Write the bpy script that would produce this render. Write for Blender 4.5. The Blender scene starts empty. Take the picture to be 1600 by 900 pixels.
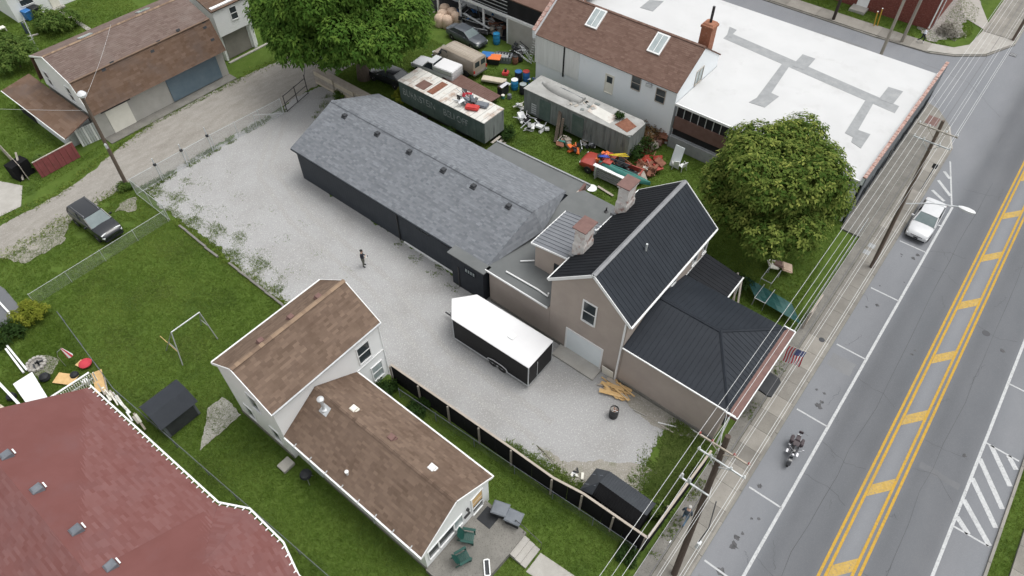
import bpy, math, random
import numpy as np
from mathutils import Vector as V, Matrix
R = random.Random(7)
sc = bpy.context.scene
COL = sc.collection
PI = math.pi
# ---------------------------------------------------------------- camera
CH = 38.0
RT = V((.62758051, -.77854935, .00190047)); UP = V((.59265982, .479317, .64730947)); FW = V((.5048733, .40511248, -.76222493))
cd = bpy.data.cameras.new('camera'); cam = bpy.data.objects.new('camera', cd); COL.objects.link(cam)
cam.matrix_world = Matrix(((RT.x, UP.x, -FW.x, 0), (RT.y, UP.y, -FW.y, 0), (RT.z, UP.z, -FW.z, CH), (0, 0, 0, 1)))
cd.sensor_width = 36; cd.lens = 36 * 1067 / 1600; cd.clip_end = 2000; cd.clip_start = .5
sc.camera = cam
# ---------------------------------------------------------------- sky, sun, exposure
SUN_EL, SUN_AZ = math.radians(70), math.radians(-40)      # azimuth measured from +x towards +y
w = bpy.data.worlds.new('World'); sc.world = w; w.use_nodes = True
nt = w.node_tree; nt.nodes.clear()
sky = nt.nodes.new('ShaderNodeTexSky'); sky.sky_type = 'NISHITA'; sky.sun_disc = False
sky.sun_elevation = SUN_EL; sky.sun_rotation = PI / 2 - SUN_AZ; sky.air_density = 1; sky.dust_density = 4; sky.ozone_density = 1
hs = nt.nodes.new('ShaderNodeHueSaturation'); hs.inputs['Saturation'].default_value = .10
bg = nt.nodes.new('ShaderNodeBackground'); bg.inputs[1].default_value = .15
ow = nt.nodes.new('ShaderNodeOutputWorld')
nt.links.new(sky.outputs[0], hs.inputs['Color']); nt.links.new(hs.outputs[0], bg.inputs[0]); nt.links.new(bg.outputs[0], ow.inputs[0])
sl = bpy.data.lights.new('sun', 'SUN'); sl.energy = .6; sl.angle = math.radians(30); sl.color = (1, .96, .9)
so = bpy.data.objects.new('sun', sl); COL.objects.link(so)
sd = V((math.cos(SUN_EL) * math.cos(SUN_AZ), math.cos(SUN_EL) * math.sin(SUN_AZ), math.sin(SUN_EL)))
so.rotation_euler = sd.to_track_quat('Z', 'Y').to_euler(); so.location = (0, 0, 80)
sc.view_settings.view_transform = 'Standard'; sc.view_settings.look = 'None'; sc.view_settings.gamma = 1
sc.view_settings.use_curve_mapping = False; sc.view_settings.exposure = 0.55

def g(px, py, z=0.):
    "point of the place at height z that the surveyed photo position px, py shows"
    d = RT * ((px - 800) / 1067) - UP * ((py - 450) / 1067) + FW
    return V((0, 0, CH)) + d * ((z - CH) / d.z)
def onplane(px, py, p, n):
    d = RT * ((px - 800) / 1067) - UP * ((py - 450) / 1067) + FW
    o = V((0, 0, CH)); return o + d * ((V(p) - o).dot(n) / d.dot(n))

# ---------------------------------------------------------------- helpers
SH = {}
def tag(o, label=None, cat=None, group=None, kind=None):
    for k, v in (('label', label), ('category', cat), ('group', group), ('kind', kind)):
        if v: o[k] = v
    return o
def thing(name, label, cat, loc=(0, 0, 0), rz=0, group=None, world=False):
    o = bpy.data.objects.new(name, None); COL.objects.link(o); o.empty_display_size = .2
    o.location = loc; o.rotation_euler = (0, 0, rz); tag(o, label, cat, group)
    if world: SH[o.name] = V(loc)
    return o
def dup(root, loc, rz, label=None):
    def cp(o, par):
        c = o.copy(); COL.objects.link(c); c.parent = par
        for ch in o.children: cp(ch, c)
        return c
    r = cp(root, None); r.location = loc; r.rotation_euler = (0, 0, rz)
    if label: r['label'] = label
    return r
class MB:
    def __init__(s): s.v = []; s.f = []; s.m = []; s.r = None
    def add(s, vs, fs, m=0):
        o = len(s.v); s.v += [tuple(p) for p in vs]; s.f += [tuple(i + o for i in f) for f in fs]; s.m += [m] * len(fs); return s
    def box(s, x0, x1, y0, y1, z0, z1, m=0):
        return s.add([(x0, y0, z0), (x1, y0, z0), (x1, y1, z0), (x0, y1, z0), (x0, y0, z1), (x1, y0, z1), (x1, y1, z1), (x0, y1, z1)],
                     [(3, 2, 1, 0), (4, 5, 6, 7), (0, 1, 5, 4), (1, 2, 6, 5), (2, 3, 7, 6), (3, 0, 4, 7)], m)
    def obox(s, c, sz, rz=0, rx=0, ry=0, m=0):
        M = Matrix.Translation(V(c)) @ Matrix.Rotation(rz, 4, 'Z') @ Matrix.Rotation(ry, 4, 'Y') @ Matrix.Rotation(rx, 4, 'X')
        a, b, d = sz[0] / 2, sz[1] / 2, sz[2] / 2
        return s.add([M @ V(p) for p in [(-a, -b, -d), (a, -b, -d), (a, b, -d), (-a, b, -d), (-a, -b, d), (a, -b, d), (a, b, d), (-a, b, d)]],
                     [(3, 2, 1, 0), (4, 5, 6, 7), (0, 1, 5, 4), (1, 2, 6, 5), (2, 3, 7, 6), (3, 0, 4, 7)], m)
    def poly(s, pts, m=0): return s.add(pts, [tuple(range(len(pts)))], m)
    def solid(s, pts, off, m=0):
        "polygon pts extruded by vector off"
        n = len(pts); off = V(off); p = [V(q) for q in pts]
        return s.add(p + [q + off for q in p], [tuple(range(n)), tuple(range(2 * n - 1, n - 1, -1))] + [((i + 1) % n, i, i + n, (i + 1) % n + n) for i in range(n)], m)
    def prism(s, pts, z0, z1, m=0): return s.solid([(p[0], p[1], z1) for p in pts], (0, 0, z0 - z1), m)
    def cyl(s, p0, p1, r0, r1=None, n=8, cap=True, m=0):
        return s.tube([p0, p1], [r0, r0 if r1 is None else r1], n, cap, m)
    def tube(s, pts, r, n=6, cap=True, m=0):
        pts = [V(p) for p in pts]; k = len(pts); rs = r if isinstance(r, (list, tuple)) else [r] * k
        rings = []
        for i, p in enumerate(pts):
            d = (pts[min(i + 1, k - 1)] - pts[max(i - 1, 0)]).normalized()
            a = d.cross(V((0, 0, 1)) if abs(d.z) < .9 else V((1, 0, 0))).normalized(); b = d.cross(a)
            rings.append([p + (a * math.cos(2 * PI * j / n) + b * math.sin(2 * PI * j / n)) * rs[i] for j in range(n)])
        return s.loft(rings, cap, m)
    def loft(s, rings, cap=True, m=0):
        n = len(rings[0]); vs = [p for r in rings for p in r]; fs = []
        for i in range(len(rings) - 1):
            for j in range(n):
                fs.append((i * n + j, i * n + (j + 1) % n, (i + 1) * n + (j + 1) % n, (i + 1) * n + j))
        if cap: fs += [tuple(range(n - 1, -1, -1)), tuple(range((len(rings) - 1) * n, len(rings) * n))]
        return s.add(vs, fs, m)
    def lathe(s, c, prof, n=12, m=0):
        c = V(c); return s.loft([[c + V((r * math.cos(2 * PI * j / n), r * math.sin(2 * PI * j / n), z)) for j in range(n)] for r, z in prof], True, m)
    def torus(s, c, ax, r, t, n=20, k=6, m=0):
        c = V(c); ax = V(ax).normalized(); a = ax.orthogonal().normalized(); b = ax.cross(a); vs = []; fs = []
        for i in range(n):
            d = a * math.cos(2 * PI * i / n) + b * math.sin(2 * PI * i / n)
            for j in range(k): vs.append(c + d * (r + t * math.cos(2 * PI * j / k)) + ax * t * math.sin(2 * PI * j / k))
        for i in range(n):
            for j in range(k): fs.append((i * k + j, i * k + (j + 1) % k, ((i + 1) % n) * k + (j + 1) % k, ((i + 1) % n) * k + j))
        return s.add(vs, fs, m)
    def build(s, name, mat, par=None, smooth=False, bevel=0, label=None, fix=True):
        sh = SH.get(par.name) if par else None
        vs = s.v if sh is None else [(p[0] - sh.x, p[1] - sh.y, p[2] - sh.z) for p in s.v]
        me = bpy.data.meshes.new(name); me.from_pydata(vs, [], s.f)
        for m in (mat if isinstance(mat, (list, tuple)) else [mat]): me.materials.append(MAT[m] if isinstance(m, str) else m)
        if any(s.m): me.polygons.foreach_set('material_index', s.m)
        if fix:
            import bmesh
            b = bmesh.new(); b.from_mesh(me); bmesh.ops.recalc_face_normals(b, faces=b.faces)
            if bevel: bmesh.ops.bevel(b, geom=b.edges[:], offset=bevel, segments=2, affect='EDGES', clamp_overlap=True)
            b.to_mesh(me); b.free()
        if s.r is not None:
            at = me.attributes.new('rnd', 'FLOAT', 'FACE'); at.data.foreach_set('value', s.r)
        if smooth:
            me.polygons.foreach_set('use_smooth', [True] * len(me.polygons))
            try: me.set_sharp_from_angle(angle=math.radians(42))
            except Exception: pass
        o = bpy.data.objects.new(name, me); COL.objects.link(o)
        if par: o.parent = par
        if sh is not None: SH[o.name] = sh
        if label: o['label'] = label
        return o
def npmesh(name, v, f, mat, par=None, rnd=None, smooth=False):
    "big mesh from numpy arrays, faces all with the same corner count"
    me = bpy.data.meshes.new(name); k = f.shape[1]
    me.vertices.add(len(v)); me.vertices.foreach_set('co', v.astype(np.float32).ravel())
    me.loops.add(f.size); me.loops.foreach_set('vertex_index', f.astype(np.int32).ravel())
    me.polygons.add(len(f)); me.polygons.foreach_set('loop_start', np.arange(0, f.size, k, dtype=np.int32))
    if rnd is not None:
        at = me.attributes.new('rnd', 'FLOAT', 'FACE'); at.data.foreach_set('value', rnd.astype(np.float32))
    me.materials.append(MAT[mat]); me.update(calc_edges=True)
    o = bpy.data.objects.new(name, me); COL.objects.link(o)
    if par: o.parent = par
    return o

# ---------------------------------------------------------------- materials
MAT = {}
def pm(name, c1, c2=None, scale=3., rough=.85, bump=0., bscale=None, metal=0., spec=.35, rnd=None, fine=None, stretch=None, coat=0., big=None, trans=0.):
    """noise-mixed base colour; rnd: third colour by per-piece 'rnd' attribute; fine=(colour, scale, amount) specks; big=(colour, scale, lo, hi) patches"""
    m = bpy.data.materials.new(name); m.use_nodes = True; t = m.node_tree; N = t.nodes; L = t.links
    b = N['Principled BSDF']; b.inputs['Roughness'].default_value = rough; b.inputs['Metallic'].default_value = metal
    b.inputs['Specular IOR Level'].default_value = spec
    if coat: b.inputs['Coat Weight'].default_value = coat; b.inputs['Coat Roughness'].default_value = .05
    tc = N.new('ShaderNodeTexCoord'); src = tc.outputs['Object']
    if stretch:
        mp = N.new('ShaderNodeMapping'); mp.inputs['Scale'].default_value = stretch; L.new(src, mp.inputs[0]); src = mp.outputs[0]
    def noise(sc_, det=5, ro=.6):
        n = N.new('ShaderNodeTexNoise'); n.inputs['Scale'].default_value = sc_; n.inputs['Detail'].default_value = det; n.inputs['Roughness'].default_value = ro
        L.new(src, n.inputs['Vector']); return n.outputs[0]
    def ramp(f, lo, hi):
        r = N.new('ShaderNodeMapRange'); r.inputs[1].default_value = lo; r.inputs[2].default_value = hi; L.new(f, r.inputs[0]); return r.outputs[0]
    def mix(f, a, c):
        x = N.new('ShaderNodeMix'); x.data_type = 'RGBA'
        if isinstance(f, float): x.inputs[0].default_value = f
        else: L.new(f, x.inputs[0])
        for i, q in ((6, a), (7, c)):
            if isinstance(q, tuple): x.inputs[i].default_value = (*q, 1)
            else: L.new(q, x.inputs[i])
        return x.outputs[2]
    col = c1
    if c2: col = mix(ramp(noise(scale), .34, .66), c1, c2)
    if rnd:
        a = N.new('ShaderNodeAttribute'); a.attribute_name = 'rnd'
        col = mix(a.outputs['Fac'], col, rnd)
    if big: col = mix(ramp(noise(big[1], 6, .65), big[2], big[3]), col, big[0])
    if fine: col = mix(ramp(noise(fine[1], 3, .7), 1 - fine[2] - .1, 1 - fine[2] + .05), col, fine[0])
    if isinstance(col, tuple): b.inputs['Base Color'].default_value = (*col, 1)
    else: L.new(col, b.inputs['Base Color'])
    if bump:
        bp = N.new('ShaderNodeBump'); bp.inputs['Strength'].default_value = bump; bp.inputs['Distance'].default_value = .03
        L.new(noise(bscale or scale * 4, 4), bp.inputs['Height']); L.new(bp.outputs[0], b.inputs['Normal'])
    if trans:
        ts = N.new('ShaderNodeBsdfTranslucent'); ms = N.new('ShaderNodeMixShader'); ms.inputs[0].default_value = trans
        if isinstance(col, tuple): ts.inputs[0].default_value = (*col, 1)
        else: L.new(col, ts.inputs[0])
        L.new(b.outputs[0], ms.inputs[1]); L.new(ts.outputs[0], ms.inputs[2]); L.new(ms.outputs[0], N['Material Output'].inputs[0])
    MAT[name] = m; return m
def boards(name, c1, c2, pitch, axis='Z', rough=.6, bump=.6, spec=.3, grime=None):
    "painted boards or ribs: a sawtooth relief every pitch metres along the axis"
    pm(name, c1, c2, 1.2, rough, spec=spec, big=grime)
    t = MAT[name].node_tree; N = t.nodes; L = t.links
    tc = N.new('ShaderNodeTexCoord'); wv = N.new('ShaderNodeTexWave'); wv.wave_type = 'BANDS'; wv.bands_direction = axis; wv.wave_profile = 'SAW'
    wv.inputs['Scale'].default_value = 2 * PI / pitch / 20
    L.new(tc.outputs['Object'], wv.inputs['Vector'])
    bp = N.new('ShaderNodeBump'); bp.inputs['Strength'].default_value = bump; bp.inputs['Distance'].default_value = .02
    L.new(wv.outputs[1], bp.inputs['Height']); L.new(bp.outputs[0], N['Principled BSDF'].inputs['Normal'])
pm('lawn', (.070, .118, .020), (.092, .142, .028), 1.3, .95, .5, 30, spec=.06, big=((.040, .074, .016), .35, .5, .75), fine=((.10, .13, .045), 30, .36))
pm('asphalt', (0.1417, 0.1498, 0.1619), (0.1660, 0.1716, 0.1822), .25, .9, .25, 60, fine=((0.2186, 0.2226, 0.2307), 70, .36), big=((0.1214, 0.1271, 0.1376), .12, .5, .8), stretch=(.35, 1, 1), spec=.12)
pm('side_asphalt', (0.1224, 0.1300, 0.1416), (0.1530, 0.1583, 0.1668), .3, .9, .25, 60, fine=((0.1989, 0.2028, 0.2104), 60, .36), big=((0.0994, 0.1049, 0.1148), .15, .5, .8), spec=.12)
pm('gravel', (0.3197, 0.3197, 0.3197), (0.3888, 0.3888, 0.3845), 14, .95, .8, 26, spec=.1, fine=((0.5702, 0.5702, 0.5530), 11, .34), big=((0.2894, 0.2834, 0.2722), .22, .45, .75))
pm('gravel_worn', (0.3036, 0.2999, 0.2926), (0.3680, 0.3643, 0.3542), 12, .95, .8, 26, spec=.1, fine=((0.5060, 0.5060, 0.4876), 11, .36))
pm('alley', (.255, .238, .212), (.315, .297, .27), 2.2, .95, .5, 30, fine=((.40, .385, .355), 16, .36), big=((.20, .184, .16), .3, .5, .8), stretch=(.4, 1, 1), spec=.1)
pm('dirt', (.245, .228, .195), (.305, .288, .25), 3, .95, .5, 25, fine=((.40, .39, .36), 14, .38), big=((.16, .17, .10), .9, .55, .8), spec=.1)
pm('concrete', (.36, .345, .315), (.42, .405, .375), 1.4, .9, .2, 50, fine=((.33, .315, .29), 26, .36), big=((.29, .275, .25), .5, .55, .8), spec=.12)
pm('slab', (0.2340, 0.2223, 0.1989), (0.2808, 0.2691, 0.2418), .9, .9, .25, 60, fine=((0.1872, 0.1755, 0.1560), 20, .36), big=((0.1638, 0.1560, 0.1404), .35, .5, .8), spec=.12)
pm('dark_concrete', (.17, .165, .15), (.23, .22, .2), 1.2, .9, .25, 40, fine=((.13, .125, .11), 14, .38), big=((.28, .27, .25), .8, .6, .85), spec=.12)
pm('stone', (.45, .45, .44), (.62, .62, .6), 20, .9, rnd=(.28, .28, .3))
pm('white_line', (.44, .45, .455), (.53, .54, .54), 6, .85, spec=.1, fine=((.28, .285, .29), 9, .36), big=((.34, .345, .35), .9, .52, .82))
pm('yellow_line', (.44, .265, .04), (.52, .32, .055), 5, .85, spec=.1, fine=((.27, .21, .11), 9, .36), big=((.36, .24, .075), .8, .5, .85))
pm('yellow_faded', (.42, .28, .075), (.5, .345, .11), 4, .85, spec=.1, fine=((.28, .23, .15), 9, .38), big=((.34, .26, .12), .8, .5, .85))
pm('oil', (.05, .05, .052), (.11, .11, .115), 4, .7)
pm('tar', (.07, .072, .078), None, 1, .7)
pm('shingle_gray', (0.1317, 0.1414, 0.1560), (0.1560, 0.1658, 0.1804), 1.5, .95, .3, 40, rnd=(0.2194, 0.2340, 0.2536), spec=.1)
pm('shingle_brown', (0.1158, 0.0807, 0.0597), (0.1474, 0.1053, 0.0807), .8, .95, .3, 40, rnd=(0.2001, 0.1439, 0.1088), big=((0.0913, 0.0597, 0.0436), .3, .5, .8), spec=.12)
pm('door_taupe', (.22, .205, .185), (.26, .245, .22), 1.5, .7, spec=.2)
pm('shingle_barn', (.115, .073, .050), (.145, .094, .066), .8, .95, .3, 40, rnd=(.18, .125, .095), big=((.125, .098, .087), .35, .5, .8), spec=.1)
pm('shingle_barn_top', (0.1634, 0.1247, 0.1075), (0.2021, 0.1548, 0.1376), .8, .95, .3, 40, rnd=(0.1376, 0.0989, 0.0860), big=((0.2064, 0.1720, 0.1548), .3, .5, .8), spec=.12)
pm('shingle_red', (.158, .066, .060), (.176, .076, .070), .6, .95, .3, 40, rnd=(.205, .104, .098), big=((.168, .09, .089), .5, .5, .95), spec=.1)
pm('shingle_white_bldg', (0.1318, 0.0808, 0.0638), (0.1615, 0.1020, 0.0808), 1.2, .95, .3, 40, rnd=(0.1997, 0.1318, 0.1062), spec=.12)
pm('ridge_cap', (0.1615, 0.1105, 0.0808), (0.1955, 0.1360, 0.0978), 4, .95, rnd=(0.2975, 0.2125, 0.1445))
pm('membrane', (0.1338, 0.1416, 0.1416), (0.1530, 0.1606, 0.1606), .6, .8, .1, 30, big=((0.1797, 0.1874, 0.1874), .5, .55, .85), spec=.12)
pm('white_membrane', (.56, .565, .565), (.515, .52, .52), .25, .6, .06, 20, big=((.44, .44, .435), .4, .55, .8))
pm('gray_patch', (.27, .28, .285), (.32, .33, .335), 2, .8, spec=.15, big=((.38, .385, .385), 1.2, .55, .85))
pm('metal_roof', (.012, .0135, .017), (.016, .018, .022), .7, .6, spec=.15)
pm('metal_roof_sheen', (.018, .022, .029), (.023, .028, .036), .7, .55, spec=.22)  # roof metal with the sky's bluish sheen painted into its colour
pm('metal_roof_gray', (0.1496, 0.1598, 0.1768), (0.1836, 0.1938, 0.2108), .7, .45, spec=.5)
pm('ridge_metal', (.17, .175, .185), (.22, .225, .235), 2, .4, spec=.5)
boards('charcoal_wall', (.032, .038, .047), (.038, .045, .055), .3, 'Y', .6, .5)
pm('charcoal_plain', (.028, .032, .039), (.034, .039, .047), 1.5, .7, spec=.2)
pm('tan_stucco', (0.3817, 0.3287, 0.2916), (0.4241, 0.3657, 0.3234), .7, .85, .15, 60, big=((0.3287, 0.2916, 0.2597), .4, .55, .9), spec=.12)
boards('white_siding', (.84, .855, .85), (.87, .88, .875), .2, 'Z', .55, .5, grime=((.70, .735, .71), .5, .6, .95))
pm('white_block', (.78, .82, .845), (.82, .85, .87), .7, .7, .1, 30, big=((.55, .56, .55), .7, .62, .95))
pm('old_white', (.66, .67, .65), (.76, .77, .75), 1, .7, .1, 30, stretch=(1, 3, .4), big=((.45, .44, .4), .9, .62, .95))
pm('barn_gray', (.38, .37, .34), (.44, .43, .40), 1.2, .8, .15, 30, big=((.31, .30, .28), .6, .55, .85))
pm('barn_blue', (.115, .165, .205), (.15, .20, .235), 1, .55, big=((.2, .24, .25), .6, .6, .9))
pm('trim', (.76, .77, .765), (.82, .83, .825), 2, .5)
pm('cream', (.72, .70, .62), (.78, .76, .68), 2, .6)
pm('garage_white', (.72, .78, .80), (.78, .83, .85), .8, .5)
pm('glass_sheen', (.11, .145, .15), (.15, .19, .195), 1.5, .4, spec=.25)  # windscreen glass, sky reflection put into the base colour
pm('glass', (.03, .04, .045), (.055, .066, .072), 1.2, .12, spec=.45)
pm('pale_glass', (.30, .35, .36), (.42, .47, .47), 1.5, .08, spec=.7)
pm('dark_void', (.012, .012, .013), (.02, .02, .022), 1, .9)  # near-black for openings and interiors, shade put into colour; also a wall crack
pm('brick_red', (.155, .05, .042), (.215, .075, .06), 6, .9, .4, 25, fine=((.26, .12, .1), 9, .38), spec=.12)
pm('chimney_white', (.66, .62, .58), (.78, .76, .73), 3, .9, .4, 20, big=((.33, .15, .11), 2.2, .5, .68))
pm('chimney_red', (.28, .12, .07), (.36, .16, .1), 6, .9, .5, 20, fine=((.45, .36, .3), 8, .3))
pm('brown_cap', (.15, .085, .075), (.19, .11, .095), 3, .7)
pm('terracotta', (.34, .19, .155), (.42, .27, .23), 3, .8, fine=((.55, .47, .43), 7, .4))
pm('green_paint', (.075, .115, .10), (.11, .15, .135), 1.5, .75, .15, 20, big=((.2, .235, .22), 1.6, .58, .85))
pm('trailer_gray', (.17, .19, .183), (.235, .255, .247), 2.2, .8, .2, 18, spec=.12, stretch=(1, 1, .16), big=((.085, .095, .095), 2.6, .52, .7))
pm('weathered_roof', (.56, .55, .51), (.68, .67, .63), .9, .8, .15, 20, big=((.30, .19, .13), .9, .5, .72))
pm('gray_roof_old', (.30, .30, .285), (.40, .40, .385), .8, .85, .2, 20, big=((.24, .235, .22), .9, .5, .8))
pm('rust', (.17, .075, .05), (.25, .12, .08), 4, .85, .3, 20, spec=.12)
pm('rust_brown', (0.1425, 0.0863, 0.0713), (0.1762, 0.1087, 0.0938), 2, .8, spec=.12)
pm('steel', (.42, .43, .44), (.50, .51, .52), 4, .4, metal=.6)
pm('galv', (.50, .52, .53), (.60, .62, .63), 4, .5, metal=.3)
pm('black_metal', (.018, .018, .02), (.028, .028, .03), 3, .45, spec=.5)
pm('black_plastic', (.02, .022, .025), (.03, .032, .036), 3, .6, spec=.25)
pm('dark_gray', (0.0360, 0.0390, 0.0432), (0.0510, 0.0540, 0.0600), 2, .6)
pm('bin_gray', (.125, .14, .16), (.165, .18, .20), 2, .55)
pm('rubber', (.02, .02, .02), (.032, .032, .032), 8, .85)
pm('wood_pole', (.115, .085, .068), (.16, .125, .1), 5, .9, .4, 25, stretch=(3, 3, .25))
pm('wood_pole_pale', (.24, .215, .18), (.31, .28, .24), 5, .9, .4, 25, stretch=(3, 3, .25))
pm('wood_pole_dark', (.07, .05, .04), (.10, .076, .062), 5, .9, .4, 25, stretch=(3, 3, .25))
pm('dark_pole', (.035, .026, .022), (.055, .042, .036), 5, .9, .4, 25, stretch=(3, 3, .25))
pm('wood_new', (.56, .36, .155), (.66, .45, .22), 3, .8, .15, 30)
pm('wood_gray', (.34, .31, .27), (.46, .42, .37), 3, .85, .2, 30)
pm('wood_rail', (.36, .315, .265), (.43, .38, .325), 2, .8, .15, 30)
pm('fence_black', (.009, .009, .010), (.013, .013, .014), 1, .85, spec=.1)
pm('shed_roof', (.040, .045, .052), (.05, .056, .064), 1.5, .5, spec=.3)
pm('cable', (.55, .56, .56), (.66, .67, .67), 2, .5)
pm('cable_dark', (.12, .12, .125), None, 2, .6)
pm('porcelain', (.66, .68, .68), None, 2, .3)
pm('pottery_red', (.36, .08, .07), None, 2, .5)
pm('orange', (.70, .16, .04), (.76, .2, .06), 3, .5)
pm('bark', (.09, .07, .055), (.14, .115, .09), 6, .95, .6, 20, stretch=(2, 2, .5))
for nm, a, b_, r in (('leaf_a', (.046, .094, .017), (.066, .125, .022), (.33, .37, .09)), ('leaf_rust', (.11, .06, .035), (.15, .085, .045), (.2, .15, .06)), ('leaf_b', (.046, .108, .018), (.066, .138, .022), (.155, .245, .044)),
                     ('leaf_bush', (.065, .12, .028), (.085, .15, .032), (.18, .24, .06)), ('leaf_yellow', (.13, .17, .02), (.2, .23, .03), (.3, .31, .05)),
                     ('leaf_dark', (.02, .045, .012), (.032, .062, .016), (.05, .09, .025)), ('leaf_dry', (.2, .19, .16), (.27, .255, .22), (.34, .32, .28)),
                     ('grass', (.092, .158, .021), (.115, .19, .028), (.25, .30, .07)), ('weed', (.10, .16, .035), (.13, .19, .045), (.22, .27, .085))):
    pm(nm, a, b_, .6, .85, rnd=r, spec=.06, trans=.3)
def paint(name, c, rough=.28, metal=0.): pm(name, c, tuple(x * 1.08 for x in c), 2, rough, spec=.5, coat=.5, metal=metal)
paint('paint_white', (.52, .53, .54), .4); paint('paint_black', (.012, .014, .018)); paint('paint_slate', (.075, .085, .10)); paint('paint_tan', (.33, .28, .225), .45)
paint('paint_red', (.32, .045, .03), .5); pm('paint_trailer', (.010, .010, .011), (.013, .013, .014), 2, .5, spec=.2)
pm('roof_white', (.70, .70, .705), (.66, .66, .665), .6, .45)
pm('light_clear', (.75, .77, .78), None, 3, .15, spec=.6)
pm('light_red', (.45, .02, .02), None, 3, .25, spec=.6)
pm('chrome', (.42, .42, .44), None, 3, .25, metal=1)
pm('seat_leather', (.045, .032, .036), (.06, .045, .05), 4, .5)
pm('chair_green', (.010, .058, .048), (.014, .072, .058), 3, .5)
pm('skin', (.48, .31, .23), None, 3, .6)
pm('jacket_dark', (.018, .02, .03), (.026, .028, .04), 8, .85)
pm('trouser_olive', (.10, .10, .085), (.135, .135, .115), 8, .85)
pm('shirt_slate', (.045, .065, .085), (.06, .08, .1), 8, .85)
pm('jeans', (.09, .17, .26), (.13, .22, .32), 8, .85)
pm('shirt_pale', (.66, .70, .78), (.74, .77, .82), 8, .85)
pm('hair_dark', (.02, .017, .015), None, 8, .6); pm('hair_gray', (.40, .39, .37), None, 8, .6)
pm('flag_red', (.52, .05, .07), None, 3, .75); pm('flag_white', (.75, .75, .76), None, 3, .75); pm('flag_blue', (.05, .07, .24), None, 3, .75)
pm('tarp_green', (.012, .06, .056), (.02, .085, .078), 2, .5, .3, 6)
pm('tarp_brown', (.20, .13, .11), (.25, .165, .14), 2, .7, .2, 8)
pm('blue_plastic', (.03, .14, .38), (.04, .18, .45), 2, .45); pm('blue_barrel', (.02, .2, .42), (.03, .25, .48), 2, .5)
pm('red_plastic', (.45, .04, .04), (.52, .06, .05), 2, .45); pm('green_plastic', (.03, .15, .13), (.045, .19, .16), 2, .45)
pm('yellow_hose', (.72, .55, .04), None, 2, .5); pm('blue_hose', (.06, .12, .55), None, 2, .5)
pm('sack', (.54, .40, .30), (.64, .49, .38), 3, .85, .4, 14)
pm('fence_red', (.20, .052, .055), (.25, .075, .075), 1.5, .8, big=((.16, .06, .055), 1, .55, .8))
pm('tile_beige', (.52, .46, .36), (.58, .52, .42), 2, .7)
pm('ash', (.2, .19, .18), (.36, .34, .31), 6, .95, .6, 20)
pm('lamp_glass', (.62, .63, .64), None, 2, .25)

t_ = MAT['asphalt'].node_tree; b_ = t_.nodes['Principled BSDF']; src_ = b_.inputs['Base Color'].links[0].from_socket
tc_ = t_.nodes.new('ShaderNodeTexCoord'); sx_ = t_.nodes.new('ShaderNodeSeparateXYZ'); mr_ = t_.nodes.new('ShaderNodeMapRange'); mr_.inputs[1].default_value = -12.4; mr_.inputs[2].default_value = 0
cr_ = t_.nodes.new('ShaderNodeValToRGB'); cr_.color_ramp.interpolation = 'B_SPLINE'; e_ = cr_.color_ramp.elements
e_[0].position = 0; e_[0].color = (.66, .66, .66, 1); e_[1].position = 1; e_[1].color = (.70, .70, .70, 1)
for y_, v_ in ((-10.3, .66), (-9.8, .38), (-8.6, .5), (-7.6, .36), (-6.9, .52), (-6.2, .78), (-5.5, .5), (-4.9, .34), (-3.8, .5), (-2.9, .36), (-2.2, .6), (-1.2, .7)):
    q_ = e_.new((y_ + 12.4) / 12.4); q_.color = (v_, v_, v_, 1)
mx_ = t_.nodes.new('ShaderNodeMix'); mx_.data_type = 'RGBA'; mx_.blend_type = 'SOFT_LIGHT'; mx_.inputs[0].default_value = 1.0
for a_, c_ in ((tc_.outputs['Object'], sx_.inputs[0]), (sx_.outputs['Y'], mr_.inputs[0]), (mr_.outputs[0], cr_.inputs[0]), (src_, mx_.inputs[6]), (cr_.outputs[0], mx_.inputs[7]), (mx_.outputs[2], b_.inputs['Base Color'])): t_.links.new(a_, c_)
# ---------------------------------------------------------------- building pieces
def frame2(poly):
    P = [V(p) for p in poly]; u = (P[1] - P[0]).normalized()
    n = (P[1] - P[0]).cross(P[2] - P[0]).normalized()
    if n.z < 0: n = -n
    v = n.cross(u)
    if v.z < 0: v = -v
    return P, u, v, n, [((p - P[0]).dot(u), (p - P[0]).dot(v)) for p in P]
def cut(q, c, k):
    "range of the other coordinate where convex polygon q meets coordinate k == c"
    r = []
    for i in range(len(q)):
        a, b = q[i], q[(i + 1) % len(q)]
        if (a[k] - c) * (b[k] - c) <= 0 and abs(a[k] - b[k]) > 1e-9:
            t = (c - a[k]) / (b[k] - a[k]); r.append(a[1 - k] + t * (b[1 - k] - a[1 - k]))
    return (min(r), max(r)) if len(r) > 1 else None
def slab(poly, t, name, mat, par):
    P, u, v, n, q = frame2(poly); return MB().solid(P, -n * t).build(name, mat, par)
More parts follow.
